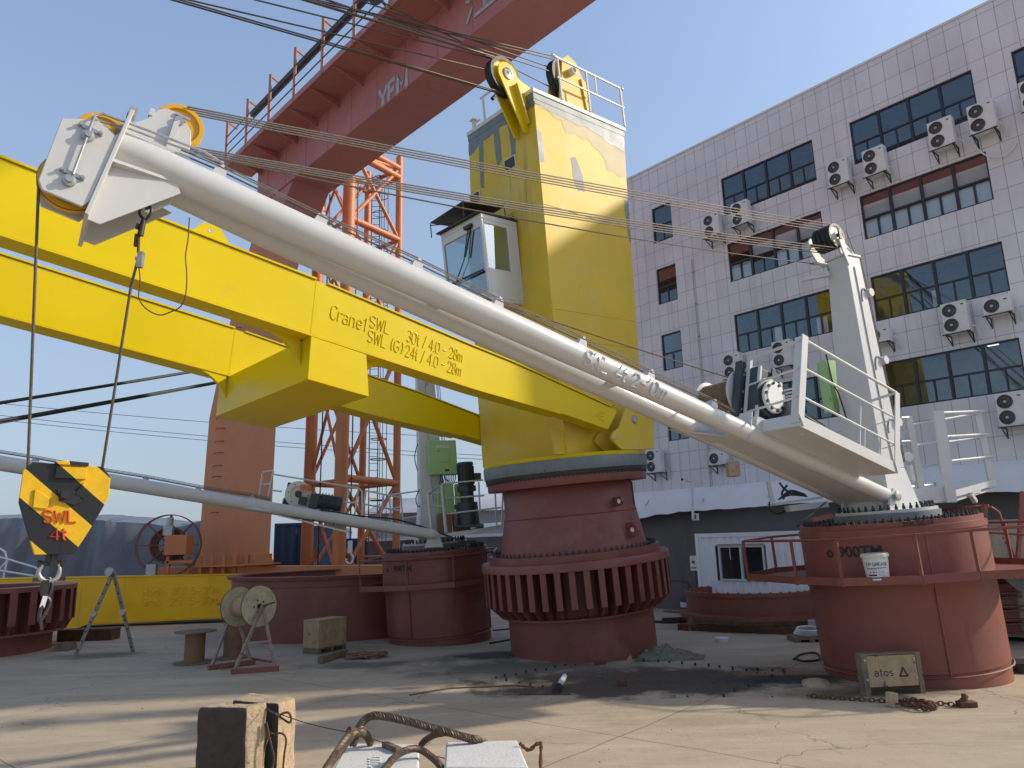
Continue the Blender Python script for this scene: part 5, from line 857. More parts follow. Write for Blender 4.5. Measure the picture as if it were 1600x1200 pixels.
m = MB(); m.bar(P(1487, 785, Y0 - .15), P(1466, 642, Y0 - .15), .05, .19, up=Vector((1, 0, 0))); m.bar(P(1551, 760, Y0 + 1.2), P(1526, 640, Y0 + 1.2), .05, .13, up=Vector((1, 0, 0))); m.bar(P(1440, 764, Y0 + .6), P(1420, 651, Y0 + .6), .05, .12, up=Vector((1, 0, 0))); m.bar(P(1434, 764, Y0 + .7), P(1411, 652, Y0 + .7), .03, .05); m.split('platform_post', WHT, rc)
m = MB()
for (p, q) in [((1466, 645, Y0 - .1), (1537, 642, Y0 + 1.2)), ((1474, 655, Y0 + .0), (1530, 645, Y0 + 1.25)), ((1478, 682, Y0 - .1), (1543, 678, Y0 + 1.2)), ((1482, 690, Y0), (1540, 682, Y0 + 1.3)), ((1486, 720, Y0 - .1), (1550, 713, Y0 + 1.2)), ((1420, 664, Y0 + .6), (1462, 657, Y0 + 1.6)), ((1428, 696, Y0 + .6), (1468, 690, Y0 + 1.6)), ((1446, 727, Y0 + 1.6), (1474, 723, Y0 + 1.6)), ((1446, 727, Y0 + 1.6), (1447, 733, Y0 + 1.6)), ((1408, 653, Y0 + .5), (1420, 652, Y0 + .6)), ((1408, 690, Y0 + .5), (1424, 689, Y0 + .6)), ((1411, 762, Y0 + .4), (1458, 757, Y0 + .9))]: m.tube([P(*p), P(*q)], .024 if q[1] not in (682, 645) else .018, 8)
gate(m, [(1459, 653), (1464, 680), (1470, 700), (1480, 757)], Y0 + .3, .035); gate(m, [(1464, 690), (1467, 720), (1478, 756)], Y0 + 1.5, .03); m.build('platform_railing', WHT, rc)
m = MB(); m.lathe(P(1419, 714, Y0 + .2), Vector((0, -1, 0)), [(0, .05), (.09, .04), (.10, 0)], 18); m.bar(P(1421, 727, Y0 + .2), P(1426, 752, Y0 + .2), .12, .06); m.build('control_stand', PLAST, rc)
# rear ledge with coiled hose left of the mast
m = MB(); a = P(1205, 789, 15.2); b_ = P(1278, 778, 15.2); m.bar(a, b_, .5, .05); m.bar(P(1230, 795, 15.1), P(1290, 788, 15.1), .3, .12); m.bar(P(1207, 785, 15.2), P(1200, 752, 15.2), .07, .07); m.split('rear_ledge', WHT, rc)
m = MB(); 
for i in range(5): m.tube(smooth([P(1216 + i, 781 - i, 15.1), P(1235, 774 - i * 2, 15.2), P(1262 - i, 776 - i, 15.1)]), .012, 6)
m.tube(smooth([P(1225, 780, 15.2), P(1222, 770, 15.2), P(1230, 758, 15.2)]), .022, 6); m.tube(smooth([P(1218, 754, 15.2), P(1225, 763, 15.2), P(1240, 774, 15.2)]), .022, 6); m.tube(smooth([P(1202, 784, 15.1), P(1203, 796, 15.1), P(1215, 803, 15.1), P(1228, 798, 15.1)]), .016, 6); m.tube(smooth([P(1290, 785, 14.9), P(1270, 802, 14.6), P(1246, 822, 14.3)]), .018, 6); m.build('coiled_hose', BLACK, rc)
# motor / drive below winch platform visible between tubes
m = MB(); q = P(1144, 730, 14.5); m.box(WF, q.x - .10, q.x + .12, 14.4, 14.6, q.z - .18, q.z + .1); m.build('junction_box', CONCL, rc)
# slew lock on the ring
m = MB(); m.bar(P(1270, 812, 13.2), P(1300, 806, 13.2), .07); m.cone(P(1266, 812, 13.2), P(1278, 811, 13.2), .02); m.build('grease_pump', REDOX, rc)

# ------------------------------------------------------------------ small white crane at the back left
LC = lean_frame((-2.1, 20.5, 0), 2.6, 2.6, 76)
A1 = P(672, 836, 20.0); B1 = P(0, 724, 17.4); u1 = (B1 - A1).normalized(); JL = jframe(A1, B1)
lc, hcL, arL = deck_crane('deck_crane', 'farther white deck crane with green cabinet behind the yellow crane, boom pointing left', LC, JL, 13.0, -1, R=1.37, HP=2.36, grp='white deck cranes')
cyltext(lc, LC, 1.415, '900TM', 615, 893, .21, STENC); cyltext(lc, LC, 1.415, 'o', 604, 894, .22, STENC, 'round_logo'); tubetext(lc, JL, .172, 'SWL 4t 2-10m', JL.on(246, 766, 'n', .17)[0], radians(-45), .24, WHT2, JL.on(348, 785, 'n', .17)[0])
lring = [LC.on(x, y, 'z', 1.5)[:2] for x, y in ((563, 923), (600, 922))] + [(.95, 1.35), (-.2, 1.62), (-1.3, 1.3), (-1.7, 0), (-1.3, -1.3), (.3, -1.75)]
ring_walk(lc, LC, 0, 1.5, 0, None, REDOX, hr=.72, ext=lring)
def Pl(x, y, Y=20.3): return P(x, y, Y)
# winch on the small crane's boom
X = lambda x, y, m_: JL.W(*JL.on(x, y, 'n', m_)); nn = JL.n
m = MB(); c = X(466, 772, .25); m.lathe(c, nn, [(.20, .045), (.30, .04), (.33, .02), (.33, -.02), (.24, -.03)], 32); m.lathe(c, nn, [(0, .02), (.19, .02), (.2, .045)], 24); m.lathe(c - nn * .65, nn, [(.24, .03), (.33, .0), (.33, -.04), (0, -.05)], 32); m.split('drum_flange', PALE, lc)
m = MB(); m.lathe(c - nn * .63, nn, [(.25 + .012 * (i % 2), .6 * i / 30) for i in range(31)], 32); m.build('rope_drum', DRUMR, lc); m = MB(); m.lathe(c + nn * .02, nn, [(0, .09), (.08, .08), (.09, 0)], 16); [m.lathe(c + nn * .035 + (JL.u * cos(a) + JL.up * sin(a)) * .25, nn, [(0, .012), (.018, .012), (.018, 0)], 8) for a in (0, 1.05, 2.1, 3.15, 4.2, 5.25)]; m.box(Fr(c + nn * .05, JL.u, nn, JL.up), -.25, -.05, 0, .04, -.25, -.05); tag(m.build('drum_bolts', MOTOR, lc), kind='stuff')
m = MB(); m.bar(X(484, 782, .4), X(498, 785, .4), .34, .36); m.cone(X(492, 783, .35), X(534, 788, .35), .20, .19, 24); [m.cone(X(496 + k * 5, 783 + k * .6, .35), X(498 + k * 5, 783.3 + k * .6, .35), .225, .225, 24) for k in range(6)]; m.box(Fr(c - nn * .7, JL.u, nn, JL.up), -.25, .35, -.1, .05, -.42, .3); m.build('winch_motor', MOTOR, lc, bev=.02)
m = MB(); m.box(Fr(X(478, 762, .35), JL.u, nn, JL.up), -.14, .14, -.02, .02, -.06, .06); m.build('warning_plate', ORA, lc)
m = MB(); m.bar(X(440, 790, .1), X(520, 800, .1), .7, .06); m.build('winch_foot', WHT, lc)
m = MB(); h = .0
def rl(m, pairs, Y, r=.022):
    for (x0, y0, x1, y1) in pairs: m.tube([P(x0, y0, Y), P(x1, y1, Y)], r, 8)
rl(m, [(410, 738, 427, 735), (410, 740, 404, 780), (427, 736, 418, 780), (427, 741, 560, 763), (412, 757, 423, 756), (425, 766, 440, 768), (530, 784, 560, 786), (560, 762, 554, 806), (545, 765, 539, 803), (560, 762, 566, 768), (566, 768, 566, 808)], 19.0)
m.build('railing', WHT, lc)
m = MB(); m.bar(P(440, 806, 18.8), P(548, 832, 19.0), .7, .04); m.build('platform_deck', WHT, lc)
m = MB(); rl(m, [(572, 766, 566, 810), (572, 767, 628, 778), (600, 772, 594, 812), (570, 788, 625, 798), (608, 773, 612, 818), (612, 773, 662, 766), (626, 771, 630, 818), (607, 796, 626, 792), (630, 810, 655, 806), (655, 815, 655, 828), (612, 795, 607, 812)], 21.0)
m.build('side_railing', WHT, lc)
m = MB(); rl(m, [(690, 756, 755, 750), (692, 758, 697, 832), (695, 779, 757, 774), (698, 803, 783, 793), (757, 748, 786, 752), (773, 755, 776, 822), (748, 753, 750, 800), (786, 755, 784, 825), (670, 772, 692, 768), (672, 792, 695, 790), (670, 768, 676, 832)], 19.4)
m.tube([P(x, y, 19.3) for x, y in ((690, 757), (697, 832), (675, 834), (669, 772))], .045, 8, closed=True); m.build('operator_railing', WHT, lc)
fl = [P(676, 836, 19.3), P(700, 836, 19.2), P(786, 822, 19.6), P(786, 818, 21.0), P(690, 826, 21.0)]; m = MB(); m.hexa([p - Vector((0, 0, .05)) for p in fl], [p + Vector((0, 0, .04)) for p in fl]); m.build('operator_platform', WHT, lc)
FLc = Fr(P(708, 720, 19.9), Vector((-sin(radians(70)), -cos(radians(70)), 0)), Vector((cos(radians(70)) * -1, 0, 0)) + Vector((.0, 0, 0)), LC.up)
cA, cB = P(672, 689, 19.7), P(716, 741, 19.7); m = MB(); Fc = Fr(Vector((cA.x, 19.55, cB.z)), Vector((1, .18, 0)), Vector((-.18, 1, 0)), Vector((-.045, 0, 1))); Wc = cB.x - cA.x; Hc = cA.z - cB.z
m.box(Fc, 0, Wc, 0, .35, 0, Hc); cbl = m.build('control_cabinet', GREEN, lc, bev=.01); m = MB(); m.box(Fc, .08, Wc - .02, -.012, -.002, .03, Hc - .03); m.box(Fc, Wc * .38, Wc * .74, -.03, -.013, Hc * .36, Hc * .62); m.build('cabinet_door', GREEN, cbl, bev=.004)
m = MB()
for k in range(4): m.lathe(Fc.W(Wc * (.33 + .12 * k), -.013, Hc * .80), -Fc.n, [(.045, 0), (.045, .015), (0, .015)], 16)
m.split('gauge', PALE, cbl); m = MB(); m.box(Fc, Wc * .55, Wc * .70, -.014, -.0125, .08, .14); m.box(Fc, Wc * .33, Wc * .37, -.016, -.0125, Hc * .66, Hc * .69); m.build('nameplate', BLACK, cbl)
m = MB(); m.box(Fc, .18, .62 * 1, .05, .3, -1.02, -.25); m.box(Fc, .66, .86, .1, .3, -1.0, -.25); m.split('lower_cabinet', GREEN, lc, bev=.008)
m = MB()
for k in range(9): m.tube(smooth([Fc.W(.30 + .05 * k, .15, .0), Fc.W(.29 + .05 * k, .12, -.12), Fc.W(.25 + .045 * k, .12, -.26)]), .014, 6)
m.build('cable_bundle', BLACK, lc)
m = MB(); m.box(Fc, .14, .52, -.05, .25, -1.55, -1.05); m.box(Fc, .56, 1.0, -.02, .3, -1.55, -1.05); m.split('carton', CARD, lc)
m = MB(); q = P(733, 822, 19.7); m.cone(q, q + LC.up * .62, .30, .26, 24); m.cone(q + LC.up * .62, q + LC.up * .9, .18, .18, 20); m.cone(q + LC.up * .9, q + LC.up * 1.05, .25, .25, 20); m.cone(q + LC.up * 1.05, q + LC.up * 1.60, .20, .20, 20); m.cone(q + LC.up * 1.60, q + LC.up * 1.68, .23, .2, 20)
for i in range(16): a = i * pi / 8; d = Vector((cos(a), sin(a), 0)); m.bar(q + LC.up * 1.1 + d * .20, q + LC.up * 1.58 + d * .20, .015, .05, up=d)
m.box(WF, q.x + .15, q.x + .34, q.y - .1, q.y + .1, q.z + 1.2, q.z + 1.38); m.box(WF, q.x - .38, q.x + .38, q.y - .3, q.y + .3, q.z - .04, q.z + .04); m.bar(q + LC.up * .5 + Vector((-.35, 0, 0)), q + LC.up * .5, .12); m.build('slewing_motor', MOTOR, lc, bev=.01)
m = MB(); m.tube(smooth([P(652, 735, 20.2), P(648, 712, 20.2), P(656, 690, 20.2), P(658, 735, 20.2), P(664, 765, 20.2), P(655, 792, 20.1), P(650, 778, 20.1), P(660, 760, 20.1), P(672, 770, 20)]), .014, 6); m.tube(smooth([P(500, 796, 18.5), P(560, 806, 18.9), P(620, 812, 19.2), P(680, 830, 19.3), P(720, 845, 18.9), P(745, 848, 18.9), P(755, 875, 18.9)]), .022, 6); m.build('loose_cable', BLACK, lc)
m = MB(); q = X(524, 805, .35); m.prism(Fr(q, JL.u, nn, JL.up), [(-.35, -.05), (-.2, .02), (.2, .02), (.3, -.08), (.1, -.32), (-.05, -.36), (-.25, -.28)], 'n', .0, .02); m.build('angle_scale_plate', PALE, lc)
m = MB(); m.lathe(q + nn * .02 + JL.up * .0, nn, [(.05, 0), (.05, .03), (0, .03)], 12); m.bar(q + nn * .03, q + nn * .03 - JL.up * .26, .02); m.build('angle_pointer', REDOX, lc)
for (x0, y0, yc_, r_) in ((-10, 627, 596, .03), (-10, 655, 620, .03), (-10, 659, 622, .014)):
    a = P(x0, y0, 12.0); b_ = hcL + Vector((0, 0, .2 if yc_ == 596 else -.15)); m = MB(); m.tube(sag(a + (a - b_) * .6, b_, .05, 16), r_, 6); m.build('luffing_rope', BLACK, lc)
# ================================================================== RED GANTRY CRANE
ga = radians(-42.8); gd = Vector((sin(ga), cos(ga), 0)); gn = Vector((cos(ga), -sin(ga), 0))      # gd to the far left end, gn away from the yard (behind)
GF = Fr((0, 0, 0), gd, gn, Vector((0, 0, 1)))
gt = thing('gantry_crane', 'red-brown gantry crane whose girder crosses overhead, standing on an orange box leg', 'gantry crane', (-10, 28, 0))
GN0, GN1, GZ0, GZ1, GE = 11.35, 12.9, 16.0, 17.9, 27.2
m = MB(); m.box(GF, -26, GE, GN0, GN1, GZ0, GZ1); m.prism(GF, [(GE - 3.2, 15.99), (GE, 15.99), (GE - .2, 15.2), (GE - 2.4, 15.2)], 'n', GN0 + .02, GN1 - .02); gir = m.build('girder', GIR, gt)
m = MB()
for i in range(30): s = GE - 1 - i * 1.6; m.box(GF, s, s + .02, GN0 - .012, GN0 - .002, GZ0 + .05, GZ1 - .1)
m.box(GF, -26, GE, GN0 - .03, GN1 + .03, GZ0 - .03, GZ0 - .002); m.split('weld_strip', GIR, gir)
m = MB(); m.box(GF, -26, GE + .6, GN0 - 1.15, GN0 - .02, GZ1 - .30, GZ1 - .26); m.box(GF, -26, GE + .6, GN0 - 1.18, GN0 - 1.15, GZ1 - .32, GZ1 - .10); m.build('walkway', GIR, gt)
m = MB()
for i in range(26): s = GE - .4 - i * 1.55; m.prism(GF, [(GN0 - 1.1, GZ1 - .31), (GN0 - .02, GZ1 - .31), (GN0 - .02, GZ1 - .62)], 's', s, s + .05) if False else m.hexa([GF.W(s, GN0 - 1.1, GZ1 - .31), GF.W(s, GN0 - .02, GZ1 - .31), GF.W(s, GN0 - .02, GZ1 - .6)], [GF.W(s + .05, GN0 - 1.1, GZ1 - .31), GF.W(s + .05, GN0 - .02, GZ1 - .31), GF.W(s + .05, GN0 - .02, GZ1 - .6)])
m.split('walkway_bracket', GIR, gt)
m = MB(); hz = GZ1 - .1
for i in range(22): 
    s = GE + .5 - i * 2.0; m.bar(GF.W(s, GN0 - 1.16, hz - .2), GF.W(s, GN0 - 1.16, hz + 1.9), .09); m.bar(GF.W(s, GN0 - 1.16, hz + 1.85), GF.W(s, GN0 - .75, hz + 1.7), .06)
m.bar(GF.W(GE + .5, GN0 - .1, hz), GF.W(GE + .5, GN0 - .1, hz + 1.3), .08); m.split('railing_post', mat('pink_faded_paint', (0.42, 0.19, 0.13), .6, var=.12), gt)
m = MB()
for z in (.35, .75, 1.15): m.tube([GF.W(GE + .5, GN0 - 1.18, hz + z), GF.W(-26, GN0 - 1.18, hz + z)], .022, 6)
m.split('hand_rail', STEEL, gt); m = MB(); m.box(GF, -26, GE - 1.0, GN0 - .85, GN0 - .72, hz + 1.52, hz + 1.66); m.build('festoon_track', BLACK, gt)
for s in (11.8, 12.7, 15.3, 16.1):
    m = MB(); c = GF.W(s, GN0 - 1.32, hz + .35); ax = Vector((-.35, -.75, -.25)).normalized(); m.lathe(c, ax, [(0, -.2), (.12, -.18), (.26, .05), (.28, .08), (.0, .06)], 20); m.bar(c, c + Vector((.3, .25, -.25)), .06); m.build('floodlight', STEEL, gt)
# lettering on the girder web
def gtext(txt, x, y, size, bold=.03):
    s, n_, z = GF.on(x, y, 'n', GN0 - .02); text_on(txt, size, .16, GF.W(s, GN0 - .014, z), -gd, Vector((0, 0, 1)), LGREY, gt, sx=.95, stroke=.05)
gtext('YFM', 592, 172, .95)
s0, _, z0 = GF.on(731, 72, 'n', GN0 - .02); m = MB()
def stroke(a, b, w_): m.bar(GF.W(s0 - a[0], GN0 - .025, GZ0 + .35 + a[1]), GF.W(s0 - b[0], GN0 - .025, GZ0 + .35 + b[1]), .01, w_, up=Vector((0, 0, 1)))
stroke((.0, 1.15), (.18, 1.0), .10); stroke((-.05, .78), (.14, .66), .10); stroke((-.02, .05), (.22, .45), .10); stroke((.38, 1.08), (1.15, 1.08), .10); stroke((.76, 1.05), (.76, .12), .12); stroke((.3, .1), (1.22, .1), .11); m.build('lettering', LGREY, gt)
# leg
Lb = [P(309, 880, 28.6), P(428, 880, 27.2)]; Lt = [P(408, 330, 28.4), P(520, 318, 27.2)]
def legsec(y, x0, x1, Ya=28.8, Yb=27.2, dep=1.5):
    a, b = P(x0, y, Ya), P(x1, y, Yb); b.z = a.z; dv = Vector((-.85, .52, 0)); return [a, b, b + dv, a + dv]
m = MB(); secs = [legsec(893, 328, 436), legsec(868, 335, 421), legsec(650, 352, 432), legsec(510, 381, 446), legsec(395, 411, 478), legsec(345, 424, 503), legsec(314, 428, 521)]
for i in range(len(secs) - 1): m.hexa(secs[i], secs[i + 1])
m.build('leg', ORA, gt)
m = MB(); a, b = P(329, 893, 28.6), P(309, 893, 28.8)
for yy in (515, 545, 575, 600, 640, 655, 672, 692, 710, 730, 747, 803): p = P(327 + (893 - yy) * .075 + max(0, 650 - yy) * .10, yy, 28.9); m.tube(smooth([p + Vector((-.15, -.04, 0)), p + Vector((-.05, -.15, .04)), p + Vector((.2, -.16, .05)), p + Vector((.3, -.04, .02))], 3), .018, 5)
m.split('climbing_rung', REDOX, gt)
m = MB(); q = [P(258, 893, 29.0), P(440, 882, 27.0), P(600, 892, 25.8)]; z = .35
m.bar(Vector((q[0].x - .3, q[0].y + .4, 1.55)), Vector((q[2].x + 1, q[2].y + .2, 1.45)), 1.0, .7); m.build('sill_beam', ORA, gt)
m = MB()
for i in range(8): p = P(300 + i * 18, 884 - i * .6, 28.0); m.bar(p - Vector((0, .3, .3)), p + Vector((0, -.3, .35)), .05, .12)
m.bar(P(300, 886, 28.0), P(432, 880, 27.0), .5, .05); m.split('stiffener_rib', ORA, gt)
m = MB()
for x in (178, 262): p = P(x, 968, 28.6); p.z = .42; m.cone(p - Vector((.2, .3, 0)), p + Vector((.2, .3, 0)) - Vector((0.0, .55, 0)), .42, seg=32)
m.split('wheel', STEEL, gt); m = MB(); a = P(150, 952, 28.8); b = P(440, 948, 27.5); m.bar((a.x, a.y + .4, .75), (b.x, b.y + .4, .75), .5, .5); m.build('bogie_frame', REDOX, gt)
# cable reel on the gantry
rr = P(264, 852, 27.6); m = MB(); ax = Vector((.25, -1, 0)).normalized(); ex = ax.orthogonal().normalized(); ey = ax.cross(ex); R = 1.08
for k in (-.12, .12): m.lathe(rr + ax * k, ax, [(R, 0), (R + .035, .0), (R + .035, .03), (R, .03)], 48, True); m.lathe(rr + ax * k, ax, [(.6, 0), (.64, 0), (.64, .03), (.6, .03)], 40, True)
for i in range(8): a = i * pi / 4; d = ex * cos(a) + ey * sin(a); [m.bar(rr + ax * k, rr + ax * k + d * R, .04) for k in (-.12, .12)]
m.build('cable_reel_rim', REDOX, gt); m = MB(); m.lathe(rr - ax * .1, ax, [(.38, 0), (.62, 0), (.62, .2), (.38, .2)], 40, True)
for q_ in range(5): m.lathe(rr - ax * .1, ax, [(.63 + .0 * q_, .02 + .04 * q_), (.66, .04 + .04 * q_), (.63, .055 + .04 * q_)], 40)
m.build('wound_cable', RUST, gt)
m = MB(); p = rr + Vector((.45, -.3, .0)); m.box(WF, p.x - .35, p.x + .45, p.y - .3, p.y + .3, p.z - .35, p.z + .35); m.bar(p + Vector((-.3, 0, -.4)), p + Vector((-.3, 0, -1.1)), .12); m.bar(p + Vector((.6, 0, -.6)), p + Vector((-.4, 0, -.6)), .12); m.build('reel_housing', ORA, gt, bev=.02)
m = MB(); m.box(WF, rr.x - .5, rr.x - .15, rr.y - .6, rr.y - .4, rr.z - 1.15, rr.z - .65); m.box(WF, rr.x - .1, rr.x + .25, rr.y - .35, rr.y - .15, rr.z + .35, rr.z + .7); m.cone(rr + Vector((.1, -.25, .7)), rr + Vector((.1, -.25, 1.0)), .12); m.split('junction_box', GALV, gt, bev=.01)
# ================================================================== ORANGE LATTICE TOWER
lt = thing('lattice_tower', 'orange tubular lattice tower with a caged ladder behind the yellow crane', 'lattice tower', (-6, 29, 0))
def colm(x1, y1, x0, y0, Y, r): 
    a = P(x1, y1, Y); b = P(x0, y0, Y); d = (a - b) / (a.z - b.z); return b - d * b.z, a + d * (19.5 - a.z), r
C1 = colm(501, 300, 480, 850, 29.4, .235); C2 = colm(546, 300, 530, 850, 28.0, .255); C3 = colm(575, 300, 565, 800, 31.5, .15); C4 = colm(624, 290, 619, 850, 30.2, .155)
for c in (C1, C2, C3, C4): m = MB(); m.cone(c[0], c[1], c[2], seg=28); m.build('column', ORA, lt)
def at(c, z): return c[0].lerp(c[1], z / c[1].z)
def zof(y, Y=29): return P(600, y, Y).z
m = MB(); lv = [zof(v) for v in (905, 752, 540, 358, 243)]
for z in (lv[1], lv[2], lv[3], lv[4], 18.5): 
    m.cone(at(C2, z + .1), at(C4, z), .15, seg=16); m.cone(at(C1, z), at(C3, z), .10, seg=14); m.cone(at(C1, z), at(C2, z), .08, seg=12); m.cone(at(C3, z), at(C4, z), .09, seg=12)
m.split('horizontal_tube', ORA, lt); m = MB()
for i in range(len(lv)):
    z0_ = lv[i]; z1_ = (lv[i + 1] if i < len(lv) - 1 else 18.5); zm = (z0_ + z1_) / 2
    for (p, q, r_) in ((C2, C4, .085), (C1, C3, .07), (C1, C2, .06)): m.cone(at(p, z0_), at(q, z1_), r_, seg=12); m.cone(at(q, z0_), at(p, z1_), r_, seg=12)
m.split('diagonal_brace', ORA, lt)
m = MB(); lx = P(583, 640, 30.8); 
for dx in (-.14, .22): m.bar((lx.x + dx, lx.y, 1.0), (lx.x + dx - .02, lx.y, 19), .04)
for i in range(62): m.bar((lx.x - .14, lx.y, 1.2 + i * .29), (lx.x + .22, lx.y, 1.2 + i * .29), .02)
m.build('ladder', REDOX, lt); m = MB()
for i in range(20): z = 2.6 + i * .85; c = Vector((lx.x + .25, lx.y - .05, z)); m.tube([c + Vector((.34 * cos(a), .34 * sin(a), 0)) for a in [radians(k) for k in range(-160, 161, 20)]], .022, 5)
for a in (-70, 0, 70): m.bar((lx.x + .25 + .34 * cos(radians(a)), lx.y - .05 + .34 * sin(radians(a)), 2.6), (lx.x + .25 + .34 * cos(radians(a)), lx.y - .05 + .34 * sin(radians(a)), 18.8), .025)
m.build('ladder_cage', REDOX, lt); m = MB()
for x, Y in ((501, 28.6), (549, 27.4)): a = P(x, 700, Y); m.cone((a.x, a.y, 1.5), (a.x + (.12 if x < 520 else .1), a.y, 17), .028, seg=6)
m.split('hoist_rope', BLACK, lt); m = MB(); z = zof(868); a = at(C4, z); m.box(WF, a.x - 1.3, a.x + .6, a.y - .8, a.y + .3, z - .05, z); m.build('landing', ORA, lt)
# small hanging hook behind (yard hoist)
r = thing('hoist_hook', 'small white hook block hanging between the thick orange columns near the ground', 'hook', P(547, 860, 27.4)); p = P(547, 858, 27.4)
m = MB(); m.box(WF, p.x - .08, p.x + .08, p.y - .05, p.y + .05, p.z - .15, p.z + .3); m.build('block', PLAST, r, bev=.02); m = MB(); m.tube(smooth([p + Vector((0, 0, -.15)), p + Vector((.12, 0, -.3)), p + Vector((.05, 0, -.5)), p + Vector((-.12, 0, -.45)), p + Vector((-.12, 0, -.32))]), .035, 8); m.build('hook', PLAST, r)
# overhead power lines far away
for i, (ya, yb) in enumerate(((630, 655), (648, 684), (655, 690))):
    m = MB(); m.tube(sag(P(-60, ya - 6, 60), P(1000, yb + 38, 60), .6, 30), .022, 5)
    tag(m.build('power_line', BLACK), ['uppermost thin power line far behind the cranes', 'middle thin power line far behind the cranes', 'lowest thin power line far behind the cranes'][i], 'power line', 'power lines')
# ================================================================== YELLOW BEAM LYING ON THE GROUND
yb = thing('jib_section', 'long yellow box beam with raised lettering lying on the ground at the left', 'steel beam', (-12, 25.5, 0))
a, b = P(-30, 905, 26.2), P(440, 897, 26.9); d = (b - a).normalized(); FB = Fr((a.x, a.y, 0), Vector((d.x, d.y, 0)), Vector((-d.y, d.x, 0)), Vector((0, 0, 1))); Lb_ = (b - a).length
zt, zb = a.z, P(250, 976, 26.5).z; zt2 = b.z
m = MB(); sA = FB.on(140, 985, 'n', 0)[0]; m.prism(FB, [(-2, P(0, 996, 26.2).z), (sA - 1.2, P(110, 996, 26.2).z), (sA, P(148, 975, 26.3).z), (Lb_, P(440, 960, 26.9).z), (Lb_, zt2), (-2, zt)], 'n', 0, .8); yb_ = m.build('beam', YEL3, yb, bev=.015)
m = MB(); m.prism(FB, [(-2, zt - .0), (Lb_, zt2 - .0), (Lb_, zt2 + .03), (-2, zt + .03)], 'n', -.03, .83); m.prism(FB, [(sA, P(148, 975, 26.3).z - .03), (Lb_, P(440, 960, 26.9).z - .03), (Lb_, P(440, 960, 26.9).z - .001), (sA, P(148, 975, 26.3).z - .001)], 'n', -.03, .83); m.build('flange_strip', YEL3, yb)
for t_, x, y in (('Hook  30t 5-30m', 222, 931), ('Grab  25t 5-30m (SWH)', 221, 947)): s, _, z = FB.on(x, y, 'n', 0); text_on(t_, .36, .08, FB.W(s, -.002, z), FB.u, Vector((0, 0, 1)), YEL3, yb, sx=1.0, stroke=1.2)
r = thing('support_block', 'dark steel support block under the yellow beam at the left', 'block', G(90, 1000)); p = G(88, 1003); m = MB(); m.box(WF, p.x, p.x + 1.6, p.y, p.y + .5, 0, .32); m.build('block', RUST, r)
m = MB(); p = G(86, 1018); m.box(WF, p.x, p.x + .35, p.y, p.y + .4, 0, .12); m.box(WF, p.x - .1, p.x + .32, p.y + .02, p.y + .4, .121, .19); tag(m.build('timber_offcut', TIMB), 'short grey timber offcuts beside the ribbed ring at the left edge', 'timber')
# ================================================================== RINGS AND TUBES OF RED STEEL
def tub(name, label, cx, cy, R, H, wall, mt, lip=True):
    r = thing(name, label, 'steel ring', (cx, cy, 0)); m = MB(); m.lathe((cx, cy, 0), (0, 0, 1), [(R, 0), (R, H - .1), (R + (.12 if lip else .0), H - .09), (R + (.14 if lip else 0), H), (R - wall - .12, H), (R - wall - .12, H - .04), (R - wall, H - .06), (R - wall, 0)], 128); m.build('shell', mt, r); return r
q = G(560, 996); tb = tub('steel_tub', 'large shallow red steel ring standing behind the crate and the cable reel', -5.6, 23.5, 3.05, 1.72, .06, REDOX)
m = MB(); m.lathe((-5.6, 23.5, 0), (0, 0, 1), [(3.052, 1.42), (3.062, 1.43), (3.052, 1.44)], 128); m.build('weld_seam', REDOX, tb)
# ribbed flange ring cut by the left edge
q = G(60, 1022); cx, cy = -14.6, 20.6; R = 2.3
lr = thing('ribbed_flange_ring', 'dark red ribbed flange ring cut off by the left edge of the photo', 'steel ring', (cx, cy, 0)); zt = P(50, 918, cy - 1.2).z
m = MB(); m.lathe((cx, cy, 0), (0, 0, 1), [(R - .5, 0), (R - .5, zt - .12), (R, zt - .12), (R, zt), (R - .6, zt), (R - .6, 0)], 96); m.lathe((cx, cy, 0), (0, 0, 1), [(R - .5, .48), (R - .18, .48), (R - .18, .54), (R - .5, .54)], 96); m.build('shell', REDOX, lr)
for i in range(30):
    a = 2 * pi * i / 30; F = Fr((cx, cy, 0), Vector((cos(a), sin(a), 0)), Vector((-sin(a), cos(a), 0)), Vector((0, 0, 1))); m = MB(); m.prism(F, [(R - .5, .5), (R - .18, .5), (R - .02, .8), (R - .02, zt - .12), (R - .5, zt - .12)], 'n', -.012, .012); m.box(F, R - .02, R + .0, -.09, .09, .75, zt - .12); m.build('stiffener_rib', REDOX, lr)
m = MB(); p = P(75, 905, 19.0); m.bar(p + Vector((-.35, 0, 0)), p + Vector((.35, .1, 0)), .16, .1); tag(m.build('timber_offcut', TIMB), 'short brown board lying on top of the ribbed ring at the left edge', 'timber')
